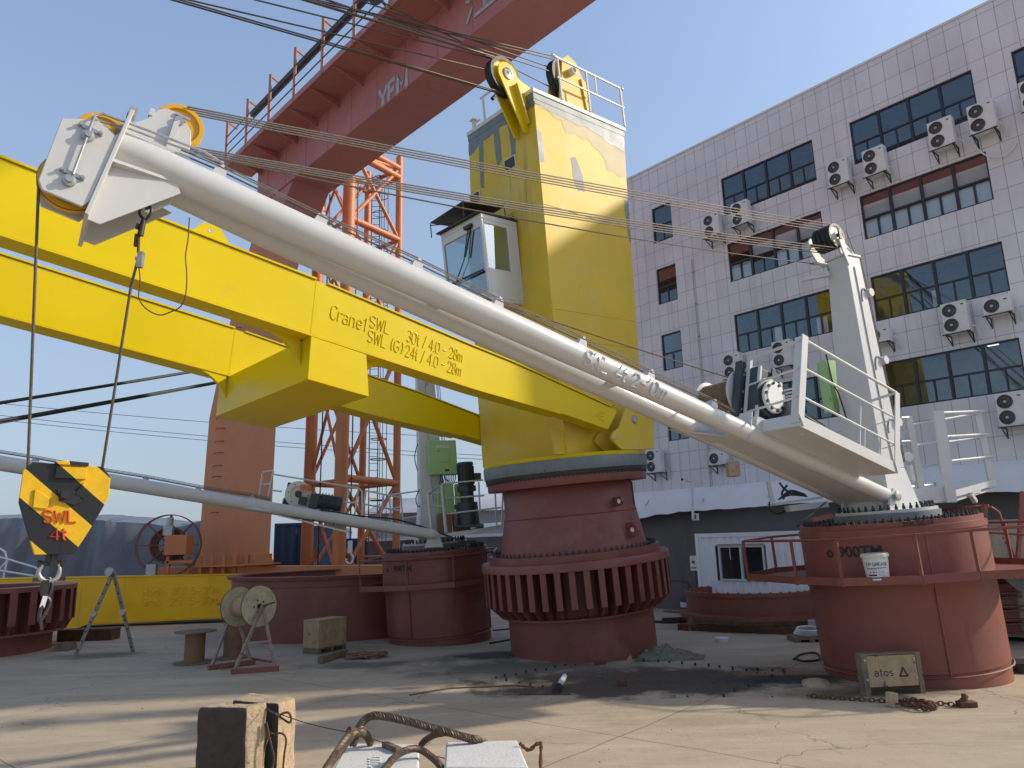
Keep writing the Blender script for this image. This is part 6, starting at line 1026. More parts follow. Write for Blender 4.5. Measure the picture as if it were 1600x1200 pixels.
# orange-red flange ring at right on timbers
q = P(1170, 918, 21.5); cx, cy = 6.55, 21.6; z0_, z1_ = .30, P(1170, 926, 20.3).z; R = 1.78
rg = thing('flange_ring', 'orange-red flanged steel ring lying on timbers in front of the white cabin', 'steel ring', (cx, cy, 0)); m = MB()
m.lathe((cx, cy, 0), (0, 0, 1), [(R + .22, z0_), (R + .22, z0_ + .09), (R, z0_ + .12), (R, z1_ - .12), (R + .03, z1_ - .11), (R + .03, z1_), (R - .12, z1_), (R - .12, z0_ + .09), (R - .12, z0_)], 96, True); m.build('shell', REDOX2, rg)
m = MB()
for i in range(40): a = 2 * pi * i / 40; m.cone((cx + (R - .05) * cos(a), cy + (R - .05) * sin(a), z1_), (cx + (R - .05) * cos(a), cy + (R - .05) * sin(a), z1_ + .02), .03, seg=8)
tag(m.build('bolt_circle', RUST, rg), kind='stuff'); m = MB(); a = -2.75; p = Vector((cx + (R + .3) * cos(a), cy + (R + .3) * sin(a), .0)); m.cone(p, p + Vector((0, 0, .33)), .14, .04, 4); m.build('pad_foot', REDOX, rg)
for i, (x0, y0, x1, y1, h, wd, lb) in enumerate([(1062, 984, 1262, 992, .16, .3, 'long dark timber nearest the camera under the flange ring'), (1075, 972, 1260, 982, .2, .3, 'long dark timber at the back under the flange ring'), (1035, 971, 1100, 968, .10, .12, 'dark steel bar on the ground left of the flange ring'), (1040, 956, 1095, 960, .05, .25, 'loose board beside the wall left of the flange ring')]):
    a, b = G(x0, y0), G(x1, y1); m = MB(); m.bar(a + Vector((0, 0, h / 2 + .002)), b + Vector((0, 0, h / 2 + .002)), wd, h); tag(m.build('timber', TIMB if i % 2 else RUST, bev=.006), lb, 'timber', 'timbers by the flange ring')
r = thing('paint_bucket', 'small purple paint bucket with a pale label against the dark wall', 'bucket', G(1073, 955)); p = G(1073, 957); m = MB(); m.lathe(p, (0, 0, 1), [(0, 0), (.15, 0), (.18, .42), (.19, .42), (.19, .44), (0, .44)], 24); m.build('body', mat('purple_plastic', (0.10, 0.05, 0.18), .5), r); m = MB(); m.lathe(p, (0, 0, 1), [(.181, .18), (.187, .34)], 24); m.build('paper_label', PLAST, r)
for i, (x, y, lb, R) in enumerate([(1128, 1003, 'small white dished cap lying on the yard in front of the timbers', .16), (1000, 958 + 26, 'thin pale plate lying on the yard beside the ribbed pedestal', .14)]):
    p = G(x, y); m = MB(); m.lathe(p, (0, 0, 1), [(0, .03), (R * .7, .03), (R * .75, .09), (R, .10), (R, .075), (R * .8, .06), (R * .76, 0), (0, 0)], 28); tag(m.build('dished_disc', ACW), lb, 'cap')
# coiled pale cable on a pallet at the side of the right pedestal
r = thing('cable_coil', 'coil of pale cable on a small pallet at the left side of the right pedestal', 'cable coil', G(1262, 1003)); p = G(1264, 1004) + Vector((.1, .3, .12)); m = MB()
for i in range(9): m.tube([p + Vector((.30 * cos(a) * (1 - .02 * i), .2 * sin(a) - .05 * i * .2, .05 + .014 * i + .03 * sin(a))) for a in [k * pi / 10 for k in range(20)]], .022, 6, closed=True)
m.build('cable', PLAST, r); m = MB(); m.box(WF, p.x - .4, p.x + .4, p.y - .3, p.y + .3, .06, .12); [m.box(WF, p.x - .4 + k * .33, p.x - .28 + k * .33, p.y - .3, p.y + .3, 0, .059) for k in range(3)]; m.build('pallet', TIMB, r)
# loose cables on the ground
for i, (pts, rr_, lb) in enumerate([([(1240, 1030), (1252, 1022), (1275, 1020), (1280, 1030), (1255, 1033), (1243, 1028)], .02, 'black cable loop at the left foot of the right pedestal'), ([(770, 985), (800, 982), (860, 975)], .02, 'black hose crossing the gap left of the ribbed pedestal, farther one'), ([(765, 1005), (800, 999), (850, 992)], .022, 'black hose crossing the gap left of the ribbed pedestal, nearer one'),
        ([(990, 968), (1040, 972), (1100, 970), (1250, 975)], .04, 'black hose lying along the wall behind the timbers'), ([(640, 1086), (700, 1076), (760, 1073), (800, 1071), (835, 1073)], .012, 'thin brown wire curling on the concrete in the middle of the yard')]):
    m = MB(); m.tube(smooth([G(x, y, rr_) for x, y in pts], 8), rr_, 7); tag(m.build('loose_cable', BLACK if i < 4 else ROPE), lb, 'cable')
# ================================================================== STACK OF RED BEAMS, COVERED, AT THE RIGHT EDGE
for i, (y0, z) in enumerate(((1003, .12), (0, .40), (0, .68), (0, .96), (0, 1.24))):
    r = thing('steel_beam', ['lowest red steel beam of the stack at the right edge', 'second red steel beam from below in the stack at the right edge', 'middle red steel beam of the stack at the right edge', 'second red steel beam from the top in the stack at the right edge', 'top red steel beam of the stack at the right edge under a tarpaulin'][i], 'steel beam', (10.5, 16.6, z), 'stacked red beams'); a = Vector((9.9 - .08 * i, 16.9, z + .1)); b = a + Vector((5, .6, 0)); m = MB(); m.bar(a, b, .32, .03); m.bar(a + Vector((0, 0, .19)), b + Vector((0, 0, .19)), .32, .03); m.bar(a + Vector((.01, 0, .095)), b + Vector((0, 0, .095)), .05, .158); m.build('profile', REDOX2 if i % 2 else REDOX, r)
    if i: m = MB(); m.bar(a + Vector((.5, -.3, -.05)), a + Vector((.5, .4, -.05)), .12, .068); tag(m.build('spacer_block', WOOD), ['', 'pale spacer block above the lowest red beam', 'pale spacer block above the second red beam from below', 'pale spacer block above the middle red beam', 'pale spacer block under the top red beam'][i], 'block')
m = MB(); m.sharp = 60; vs = []; a = Vector((9.3, 16.55, 1.40))
for i in range(31):
    for j in range(13):
        x = a.x + i * .12; t = j / 12; vs.append((x, a.y + .75 - t * .85 - .05 * sin(x * 9 + t * 3), a.z + .22 - t * .5 * (.6 + .4 * sin(i * .6)) + .05 * noise.noise(Vector((x * 4, t * 4, 0)))))
m.add(vs, [(i * 13 + j, i * 13 + j + 1, (i + 1) * 13 + j + 1, (i + 1) * 13 + j) for i in range(30) for j in range(12)]); tag(m.build('tarpaulin_scrap', TARP2), 'crumpled olive tarpaulin draped over the red beam stack at the right edge', 'tarpaulin')
# ================================================================== HOOK BLOCK, SLING AND ROPES AT THE BOOM HEAD
YH = 6.78
hk = thing('hook_block', 'black and yellow striped 4t hook block hanging from the white boom', 'hook block', P(98, 790, YH))
hc_ = P(98, 790, YH); xr = Vector((.82, .57, 0)).normalized(); HF = Fr(hc_, xr, Vector((.57, -.82, 0)), Vector((-.05, -.04, 1)))
s_px = 1150.0 / ((hc_ - EYE).dot(Fv))
hp = lambda x, y: ((x - 98) / s_px * 1.05, -(y - 790) / s_px)
out = [hp(*p) for p in ((47, 738), (58, 725), (149, 729), (159, 745), (157, 777), (143, 807), (127, 838), (112, 865), (64, 864), (54, 828), (43, 785))]
HST = stripes('hazard_stripes', tuple(HF.u * .70 + HF.up * .72), (0.95, 0.56, 0.008), (0.018, 0.018, 0.02), .195, .075)
m = MB(); m.prism(HF, out, 'n', .055, .085); pl = m.build('side_plate', HST, hk, bev=.004); m = MB(); m.prism(HF, out, 'n', -.085, -.055); m.build('side_plate', HST, hk, bev=.004)
m = MB(); m.prism(HF, [(a * .93, b * .93) for a, b in out], 'n', -.05, -.035); m.prism(HF, [(a * .93, b * .93) for a, b in out], 'n', .035, .05); m.build('inner_plate', YEL, hk)
m = MB(); m.prism(HF, [hp(*p) for p in ((88, 731), (127, 732), (126, 750), (86, 749))], 'n', .086, .115); m.prism(HF, [hp(*p) for p in ((86, 723), (104, 722), (105, 728), (86, 728))], 'n', -.1, .12); m.prism(HF, [hp(*p) for p in ((109, 776), (125, 753), (124, 780))], 'n', .088, .11); m.prism(HF, [hp(*p) for p in ((62, 766), (81, 780), (78, 796), (60, 794))], 'n', .088, .105); m.split('reinforcement', HST, hk, bev=.004)
m = MB(); m.prism(HF, [hp(*p) for p in ((90, 766), (109, 764), (122, 784), (112, 790), (92, 784))], 'n', .0865, .11); m.prism(HF, [hp(*p) for p in ((104, 722), (129, 724), (129, 729), (106, 728))], 'n', -.1, .12); m.cone(HF.W(*(lambda q: (q[0], .08, q[1]))(hp(100, 774))), HF.W(*(lambda q: (q[0], .15, q[1]))(hp(100, 774))), .04); m.split('axle_plate', BLACK, hk)
sheave(HF.W(0, 0, .02), HF.n, .30, .06, hk, mt=MOTOR)
for t_, x, y, sz in (('SWL', 73, 820, .135), ('4t', 82, 837, .135)): q = hp(x, y); text_on(t_, sz * 1.12, .11, HF.W(q[0], .088, q[1] + (.02 if t_ == 'SWL' else -.035)), HF.u, HF.up, REDL, hk, sx=1.0, name='raised_lettering', stroke=1.2)
def pv(x, y, n=0): q = hp(x, y); return HF.W(q[0], n, q[1])
m = MB(); m.bar(pv(92, 845), pv(87, 888), .07, .05); m.cone(pv(82, 862), pv(82, 876), .03); m.cone(pv(70, 878), pv(102, 877), .022); [m.cone(pv(a, 878), pv(a + 5, 878), .033, seg=6) for a in (68, 98)]; m.build('swivel', STEEL, hk)
m = MB(); m.tube(smooth([pv(75, 878), pv(70, 890), pv(74, 900), pv(84, 904), pv(93, 900), pv(96, 890), pv(94, 878)]), .020, 10); m.build('shackle', GALV, hk)
m = MB(); m.tube(smooth([pv(83, 899), pv(76, 905), pv(75, 920), pv(78, 928)]), .016, 8); m.tube(smooth([pv(83, 899), pv(87, 908), pv(85, 922), pv(80, 930)]), .016, 8); m.bar(pv(80, 902), pv(78, 925), .05); m.tube(smooth([pv(80, 925), pv(85, 935), pv(80, 950), pv(73, 962), pv(73, 950), pv(77, 936)]), .017, 8); m.bar(pv(80, 925), pv(74, 945), .035); m.bar(pv(74, 955), pv(76, 975), .045, .02); m.build('hook', STEEL, hk)
m = MB(); m.prism(HF, [hp(*p) for p in ((76, 925), (82, 926), (78, 943), (76, 938), (72, 942))], 'n', .03, .04); m.build('latch_tag', PLAST, hk)
shp = JR.W(c1[0] + .02 + .30, -.0, c1[2] + .05)
m = MB(); m.tube([P(60.5, 286, shp.y), pv(53, 735)], .013, 8); tag(m.build('hoist_rope', ROPE), 'steel hoist rope running straight down from the boom head sheave to the hook block', 'rope', 'ropes of the hook block')
a = JR.on(228, 312, 'n', .0); an = JR.W(a[0], -.05, a[2]); FA = Fr(an, JR.u, JR.n, JR.up)
m = MB(); m.prism(FA, [(-.24, .22), (.16, .22), (.20, .05), (.06, -.10), (-.06, -.10), (-.20, .08)], 'n', -.03, .0); m.build('anchor_lug', WHT, rc, bev=.004)
Yr = an.y - .03; R_ = lambda x, y: P(x, y, Yr)
ds = thing('rope_termination', 'rope socket with clevis and limit switch hanging from the lug under the boom head', 'rope socket', R_(224, 330))
m = MB(); m.cone(an - JR.n * .05, an + JR.n * .06, .035, seg=6); m.tube(smooth([R_(231, 305), R_(227, 318), R_(230, 326), R_(233, 318), R_(231, 306)]), .014, 8); m.tube(smooth([R_(226, 344), R_(218, 334), R_(221, 323), R_(228, 320), R_(236, 326), R_(234, 336), R_(226, 345)]), .014, 8); m.cone(R_(225, 342), R_(219, 368), .022, .03); m.build('clevis', STEEL, ds)
m = MB(); m.bar(R_(214, 358), R_(217, 350), .03); m.bar(R_(212, 385), R_(214, 366), .03); m.cone(R_(217, 365), R_(216, 395), .013); m.build('link', RUST, ds); m = MB(); m.bar(R_(221, 394), R_(218, 418), .045, .05); m.bar(R_(212, 404), R_(220, 404), .03); m.build('limit_switch', GALV, ds)
m = MB(); m.tube([R_(216, 404), R_(205, 445), pv(149, 731)], .013, 8); tag(m.build('hoist_rope', ROPE), 'steel hoist rope slanting from the rope socket to the right side of the hook block', 'rope', 'ropes of the hook block')
m = MB(); m.tube(smooth([R_(217, 417), R_(219, 440), R_(217, 465), R_(228, 482), R_(248, 492), R_(265, 488), R_(282, 479), R_(290, 460), R_(292, 430), R_(290, 400), R_(294, 372), R_(296, 340)]), .006, 6); tag(m.build('signal_cable', REDL and mat('dark_red_cable', (.10, .03, .02), .5)), 'thin dark signal cable looping from the limit switch back up to the boom', 'cable')
# ================================================================== YARD OBJECTS
# folding ladder
ld = thing('folding_ladder', 'aluminium folding ladder standing open as an A in front of the yellow beam', 'ladder', G(165, 1024))
LA = mat('dusty_aluminium', (0.30, 0.27, 0.24), .5, metal=.4, var=.25, scale=8)
ap = P(177, 893, 19.3)
ap = Vector((P(177, 893, 19.3).x, 19.3, P(177, 893, 19.3).z))
for (fx, fy, nm) in ((118, 1025, 0), (208, 1019, 1)):
    f1 = G(fx, fy); f2 = f1 + Vector((-.20, .37, 0)); t1, t2 = ap + Vector((.08, -.16, 0)), ap + Vector((-.08, .16, 0)); m = MB()
    m.bar(f1, t1, .085, .03, up=Vector((0, 1, 0))); m.bar(f2, t2, .085, .03, up=Vector((0, 1, 0)))
    for k in range(1, 9): m.cone(f1.lerp(t1, k / 9), f2.lerp(t2, k / 9), .018, seg=8)
    m.build('ladder_half', LA, ld); m = MB(); c = f1.lerp(t1, .5); m.lathe(c + Vector((0, -.03, 0)), (0, -1, 0), [(0, .02), (.07, .02), (.08, 0), (.08, -.02)], 16); m.build('hinge', GALV, ld)
    m = MB()
    for k in range(9): c = f1.lerp(t1, (k + .6) / 9); m.lathe(c + Vector((0, -.02, 0)), (0, -1, 0), [(.022, 0), (.022, .006), (0, .006)], 8)
    m.split('rung_plug', BLACK, ld)
m = MB(); m.lathe(ap + Vector((0, -.21, 0)), (0, -1, 0), [(0, .02), (.10, .02), (.11, 0), (.11, -.03)], 18); m.build('top_hinge', GALV, ld)
# spools
def spool(label, x, y, R, H, r, Y=None):
    p = G(x, y); t = thing('cable_spool', label, 'cable spool', p, 'brown upright spools'); m = MB()
    m.lathe(p, (0, 0, 1), [(0, .0), (R, 0), (R, .025), (R * .4, .03)], 36); m.lathe(p, (0, 0, 1), [(R * .3, H - .03), (R, H - .028), (R, H), (0, H)], 36); m.split('flange', TIMB, t); m = MB(); m.lathe(p, (0, 0, 1), [(r, .026), (r, H - .029)], 28); m.build('core', mat('brown_cardboard_core', (0.24, 0.13, 0.07), .8, var=.15), t)
spool('empty brown cable spool standing alone on the concrete left of the reel stand', 303, 1036, .45, .70, .22); spool('taller brown cable spool behind the reel stand', 363, 1028, .40, 1.25, .21)
# cable reel on its A-frame stand
Yc = 16.9; rc0 = P(372, 948, Yc + .25); rc1 = P(404, 947, Yc - .25); ax = (rc1 - rc0).normalized(); rs = thing('reel_stand', 'A-frame reel stand with a pale plywood cable reel beside the big red ring', 'reel stand', G(390, 1048))
Rr = .43; m = MB(); m.lathe(rc1, ax, [(0, .03), (Rr, .03), (Rr, 0), (0, 0)], 48); fl_ = m.build('reel_flange', SPOOLW, rs); m = MB(); m.lathe(rc0, ax, [(0, .03), (Rr, .03), (Rr, 0), (0, 0)], 48); m.build('reel_flange', SPOOLW, rs)
m = MB(); m.lathe(rc0, ax, [(Rr + .004, -.002), (Rr + .006, .016), (Rr + .004, .032)], 48); m.lathe(rc1, ax, [(Rr + .004, -.002), (Rr + .006, .016), (Rr + .004, .032)], 48); m.split('rim_band', RUST, fl_)
m = MB(); m.lathe(rc0, ax, [(.22, .03), (.22, (rc1 - rc0).length)], 32); m.build('reel_core', WOOD, rs)
m = MB(); e1 = ax.orthogonal().normalized(); e2 = ax.cross(e1)
for k in range(5): a = k * 1.26; o = rc1 + ax * .031 + (e1 * cos(a) + e2 * sin(a)) * .13; m.lathe(o, ax, [(0, .004), (.02, .004), (.022, 0)], 10)
m.lathe(rc1 + ax * .031, ax, [(0, .02), (.05, .02), (.055, 0)], 14); m.split('hub_hole', BLACK, rs)
m = MB(); m.cone(rc0 - ax * .35, rc1 + ax * .28, .022); m.bar(rc1 + ax * .20, P(429, 941, Yc - .5), .03); m.build('axle', STEEL, rs)
for (tx, ty, fa, fb, dy) in ((404, 950, (366, 1048), (430, 1044), 0), (372, 951, (330, 1042), (392, 1034), 1)):
    top = (rc1 + ax * .16) if dy == 0 else (rc0 - ax * .16); a, b = G(*fa, .06), G(*fb, .06); m = MB(); m.bar(a, top, .055); m.bar(b, top, .055); m.bar(a.lerp(top, .42), b.lerp(top, .42), .04) if dy == 0 else None; m.split('frame_leg', mat('faded_primer_steel' + str(dy), (0.30, 0.21, 0.17), .6, var=.25, scale=6, spots=((0.2, .05, .03), 5, .58)), rs)
    m = MB(); a2, b2 = G(fa[0] - 5, fa[1] + 3, .03), G(fb[0] + 6, fb[1] + 2, .03); m.bar(a2 + Vector((0, 0, .02)), b2 + Vector((0, 0, .02)), .10, .10); m.build('skid', REDOX, rs)
m = MB(); m.bar(G(345, 1043, .06), G(380, 1036, .06), .05); m.bar(G(392, 1029, .1), G(424, 1034, .1), .045); m.split('cross_member', REDOX, rs)
# crate on a pallet, plank, rope pile
p = G(497, 1021); cr = thing('wooden_crate', 'grubby plywood crate standing on a pallet in front of the big red ring', 'crate', p)
ex = (G(541, 1014) - G(497, 1023)).normalized(); F = Fr(G(497, 1023), ex, Vector((-ex.y, ex.x, 0)), Vector((0, 0, 1))); z1_ = P(498, 978, p.y).z
W1 = F.on(541, 1015, 'n', 0)[0]; m = MB(); m.box(F, 0, W1, 0, .50, .13, .13 + .62); m.build('box', WOOD, cr, bev=.01); m = MB(); m.box(F, -.01, W1 + .01, -.01, .51, .752, .772); m.build('lid', WOOD, cr)
m = MB(); [m.box(F, k, k + .09, 0, .5, .0, .10) for k in (0, W1 / 2 - .05, W1 - .1)]; m.box(F, 0, W1, 0, .5, .101, .128); m.build('pallet', TIMB, cr)
a, b = G(500, 1031, .08), G(540, 1019, .08); m = MB(); m.bar(a, b, .14, .14); tag(m.build('timber_post', TIMB, bev=.008), 'square grey timber lying in front of the plywood crate', 'timber')
r = thing('rope_pile', 'tangled heap of brown rope on the concrete right of the crate', 'rope', G(570, 1027)); m = MB(); rnd = random.Random(5); c = G(572, 1028)
for k in range(7):
    pts = [c + Vector((rnd.uniform(-.45, .45), rnd.uniform(-.3, .25), .025 + rnd.uniform(0, .09))) for _ in range(7)]; m.tube(smooth(pts, 7), .020, 6)
m.build('rope', mat('brown_fibre_rope', (0.20, 0.11, 0.07), .9, var=.3, scale=30), r)
# tarpaulin heap and wood chocks at the foot of the ribbed pedestal
m = MB(); m.sharp = 60; c = G(1052, 1032); N = 30; vs = []
for i in range(N + 1):
    for j in range(N + 1):
        u_, v_ = i / N * 2 - 1, j / N * 2 - 1; rr_ = math.hypot(u_, v_); h = max(0, 1 - rr_) ** .7 * (.20 + .10 * noise.noise(Vector((u_ * 3, v_ * 3, 7)))) * (1.2 - .6 * u_); vs.append((c.x + u_ * .72 + .1 * v_, c.y + v_ * .34 + .28, max(.004, h + .10 * noise.noise(Vector((u_ * 6, v_ * 9, 2))) * (1 - rr_ * .6))))
m.add(vs, [(i * (N + 1) + j, (i + 1) * (N + 1) + j, (i + 1) * (N + 1) + j + 1, i * (N + 1) + j + 1) for i in range(N) for j in range(N)]); tag(m.build('tarpaulin_heap', TARP2), 'crumpled olive tarpaulin heap at the right foot of the ribbed pedestal', 'tarpaulin')
for (x, y, w_, h_, lb) in ((981, 1030, .13, .2, 'pale wooden wedge leaning at the foot of the ribbed pedestal'), (957, 1030, .16, .07, 'small grey wooden block left of the pale wedge'), (938, 1038, .22, .05, 'flat rusty plate left of the wooden blocks'), (972, 1072, .13, .10, 'small rusty steel block in the middle of the soiled pad')):
    p = G(x, y); F = Fr(p, Vector((.9, .4, 0)), Vector((-.4, .9, 0)), Vector((-.25 if h_ > .15 else 0, 0, 1))); m = MB(); m.box(F, -w_ / 2, w_ / 2, -.07, .07, .0, h_); tag(m.build('chock', WOOD if h_ > .15 else RUST, bev=.004), lb, 'block')
# rows of bolt stubs of the removed foundation
m = MB(); rnd = random.Random(9)
for (x0, y0, x1, y1, n_) in ((775, 1060, 915, 1036, 10), (1008, 1034, 1225, 1052, 12), (1225, 1052, 1130, 1088, 6), (790, 1064, 870, 1080, 5)):
    for i in range(n_):
        t_ = (i + rnd.uniform(-.1, .1)) / (n_ - 1); p = G(x0 + (x1 - x0) * t_, y0 + (y1 - y0) * t_ + rnd.uniform(-1.5, 1.5)); h = rnd.uniform(.03, .07); m.cone(p, p + Vector((rnd.uniform(-.01, .01), 0, h)), .022, .02, 6)
for i in range(26): p = G(rnd.uniform(850, 1230), rnd.uniform(1050, 1090)); m.cone(p, p + Vector((0, 0, rnd.uniform(.01, .025))), rnd.uniform(.012, .03), .01, 5)
tag(m.build('bolt_stub_rows', STEEL), 'dotted rows of dark anchor bolt stubs sticking out of the soiled pad', kind='stuff')
# pipe
a, b = G(868, 1081, .05), G(882, 1057, .05); pp_ = thing('plastic_pipe', 'short white plastic pipe with a dark end lying on the yard', 'pipe', a); m = MB(); m.cone(a.lerp(b, .3), b, .048, seg=20); m.build('pipe', PLAST, pp_); m = MB(); m.cone(a, a.lerp(b, .32), .062, seg=20); m.build('sleeve', BLACK, pp_)
a, b = G(812, 1085, .01), G(892, 1085, .01); m = MB(); m.bar(a, b, .02); tag(m.build('steel_rod', RUST), 'thin dark rod lying beside the plastic pipe', 'rod'); a, b = G(826, 1062, .01), G(890, 1051, .01)
# crate leaning at the right pedestal
q = G(1400, 1091); F = Fr(G(1355, 1088), Vector((.995, .09, 0)), Vector((-.09, .995, 0)), Vector((.0, .05, 1))); W_ = F.on(1450, 1092, 'n', 0)[0]; wc = thing('wooden_crate', 'plywood crate with a logo and the word atos leaning against the right pedestal', 'crate', q)
Hh = F.on(1400, 1024, 'n', 0)[2]; m = MB(); m.box(F, 0, W_ - .1, 0, .16, .12, Hh); m.build('box', WOOD, wc, bev=.008); m = MB(); m.box(F, -.015, .07, -.005, .165, 0, Hh + .01); m.box(F, W_ - .10, W_ - .02, -.005, .165, 0, Hh + .01); m.box(F, -.01, W_ - .02, -.004, .17, Hh + .011, Hh + .035); m.split('batten', TIMB, wc)
s, _, z = F.on(1371, 1057, 'n', 0); text_on('atos', .15, .08, F.W(s - .03, -.001, z), F.u, F.up, STENC, wc, sx=1.08, stroke=.2)
s, _, z = F.on(1407, 1057, 'n', 0); m = MB(); sz = .13
for (p, q2) in (((0, 0), (sz, 0)), ((sz, 0), (sz / 2, sz * .95)), ((sz / 2, sz * .95), (0, 0))): m.bar(F.W(s + p[0], -.003, z + p[1]), F.W(s + q2[0], -.003, z + q2[1]), .004, .022, up=F.up)
for cx_, cz_ in ((0.01, 0.01), (sz - .01, .01), (sz / 2, sz * .88)): m.lathe(F.W(s + cx_, -.001, z + cz_), -F.n, [(.02, 0), (.02, .005), (0, .005)], 12)
m.build('triangle_logo', STENC, wc)
m = MB(); [m.lathe(F.W(x, -.006, z_), -F.n, [(.022, 0), (.02, .006), (0, .008)], 10) for x in (.04, W_ - .13) for z_ in (Hh - .06, Hh * .4)]; m.split('corner_bolt', GALV, wc)
# grease pail on the walkway
gx = (1.78 * cos(radians(23)), 1.78 * sin(radians(23))); gp = RC.W(gx[0], gx[1], RCZ + .04); gpz = thing('grease_pail', 'white grease pail with printed label standing on the walkway of the right pedestal', 'pail', gp)
Hp = .42; Rp = .205
m = MB(); m.lathe(gp, RC.up, [(0, 0), (Rp * .80, 0), (Rp * .82, .02), (Rp * .97, Hp * .86), (0, Hp * .86)], 40); m.build('body', PLAST, gpz); m = MB(); m.lathe(gp, RC.up, [(Rp * .98, Hp * .84), (Rp * 1.05, Hp * .86), (Rp * 1.05, Hp * .97), (Rp * .98, Hp), (0, Hp)], 40); m.build('lid', PALE, gpz)
vd = (EYE - gp); vd = (vd - RC.up * vd.dot(RC.up)).normalized(); vr = RC.up.cross(vd).normalized()
def pail(txt, a0, h, size, mt, nm='printed_label'):
    vs, fs = stroke_geo(txt, size, .10, .15); Rr_ = Rp * .93; m = MB(); m.add([gp + RC.up * (h + v.y) + (vd * cos(a0 + v.x / Rr_) + vr * sin(a0 + v.x / Rr_)) * (Rp * (.82 + .15 * (h + v.y) / (Hp * .86)) + .003 + v.z) for v in vs], fs); m.build(nm, mt, gpz)
BLUI = mat('dark_blue_print', (.03, .04, .14), .5); pail('EP GREASE', -.80, Hp * .55, Hp * .17, BLUI)
def band(a0, a1, h0, h1, mt):
    m = MB(); k = 12; rr_ = lambda h: Rp * (.82 + .15 * h / (Hp * .86)) + .003; vs = []
    for i in range(k + 1): a = a0 + (a1 - a0) * i / k; vs += [gp + RC.up * h0 + (vd * cos(a) + vr * sin(a)) * rr_(h0), gp + RC.up * h1 + (vd * cos(a) + vr * sin(a)) * rr_(h1)]
    m.add(vs, [(2 * i, 2 * i + 2, 2 * i + 3, 2 * i + 1) for i in range(k)]); return m.build('printed_label', mt, gpz)
band(-.85, .85, Hp * .45, Hp * .475, BLUI); band(-.85, .0, Hp * .40, Hp * .415, BLUI); band(-.85, .85, .03, .05, BLUI); band(-.8, -.05, Hp * .17, Hp * .23, BLACK); band(-.62, -.5, Hp * .28, Hp * .34, BLACK); band(-.35, -.22, Hp * .28, Hp * .34, BLACK); band(-.1, -.02, Hp * .28, Hp * .34, BLACK)
for k in range(4): band(.1, .7 - .1 * (k % 2), Hp * (.17 + .055 * k), Hp * (.18 + .055 * k), BLUI)
# chain with blocks
def chain(pts, r, name, label):
    m = MB(); P_ = smooth([Vector(p) for p in pts], 10); L_ = [0]
    for i in range(1, len(P_)): L_.append(L_[-1] + (P_[i] - P_[i - 1]).length)
    step = r * 4.2; n = int(L_[-1] / step); j = 0
    for k in range(n):
        d = k * step
        while j < len(L_) - 2 and L_[j + 1] < d: j += 1
        t_ = (d - L_[j]) / max(L_[j + 1] - L_[j], 1e-6); c = P_[j].lerp(P_[j + 1], t_); u_ = (P_[j + 1] - P_[j]).normalized(); v_ = Vector((0, 0, 1)) if k % 2 else u_.cross(Vector((0, 0, 1))); v_ = (v_ - u_ * v_.dot(u_)).normalized()
        m.tube([c + u_ * (r * 2.9 * cos(a)) + v_ * (r * 1.7 * sin(a)) for a in [i * pi / 5 for i in range(10)]], r * .62, 5, closed=True)
    return tag(m.build(name, RUST), label, 'chain')
rnd = random.Random(4); z = .03
chain([G(1265, 1087, z), G(1300, 1090, z), G(1350, 1093, z), G(1395, 1096, z), G(1430, 1098, z), G(1462, 1103, z), G(1452, 1108, z), G(1420, 1102, z), G(1405, 1096, z), G(1425, 1093, z), G(1450, 1098, z), G(1475, 1099, z), G(1493, 1101, z), G(1501, 1096, .08), G(1508, 1088, .13), G(1513, 1092, .06)], .016, 'chain', 'rusty chain lying in a line and a tangle in front of the atos crate')
chain([G(1405, 1100, .06), G(1430, 1104, .06), G(1455, 1106, .06), G(1440, 1101, .09), G(1415, 1097, .07), G(1440, 1095, .06), G(1460, 1104, .05)], .015, 'chain', 'second tangle of rusty chain lying on the first one')
p = G(1396, 1104); m = MB(); m.cone(p + Vector((-.02, 0, .0)), p + Vector((.0, 0, .19)), .085, .088, seg=6); tag(m.build('concrete_block', CONCL, bev=.01), 'rough little concrete block holding the chain down in front of the crate', 'block')
p = G(1511, 1105); m = MB(); m.box(WF, p.x - .12, p.x + .13, p.y - .06, p.y + .08, 0, .08); tag(m.build('steel_weight', RUST, bev=.012), 'flat rusty weight at the right end of the chain', 'block'); m = MB(); m.cone(p + Vector((-.02, 0, .08)), p + Vector((-.02, 0, .18)), .035); tag(m.build('chain_shackle', RUST), 'rusty shackle standing on the flat weight at the chain end', 'shackle')
p = G(1275, 1070); m = MB(); m.sharp = 70; m.lathe(p, (0, 0, 1), [(.0, .10), (.12, .09), (.22, .05), (.25, 0)], 9); 
for v in m.v: v += Vector((noise.noise(v * 5) * .05, noise.noise(v * 5 + Vector((3, 0, 0))) * .05, 0))
tag(m.build('cement_sack', CONCL), 'flattened dusty sack at the left foot of the right pedestal', 'sack')
m = MB(); d = ray(1325, 1062); o = RC.b; q = RC.W(*[0, 0, 0]); hpnt = None
# drain opening in the right pedestal
r2 = P(1326, 1058, 12.6); dirr = (r2 - RC.b); dirr.z = 0; dirr.normalize(); m.lathe(RC.b + dirr * 1.49 + RC.up * .16, dirr, [(.0, .0), (.10, .0), (.10, .03), (.12, .03), (.12, -.05)], 20); m.build('drain_opening', BLACK, rc)
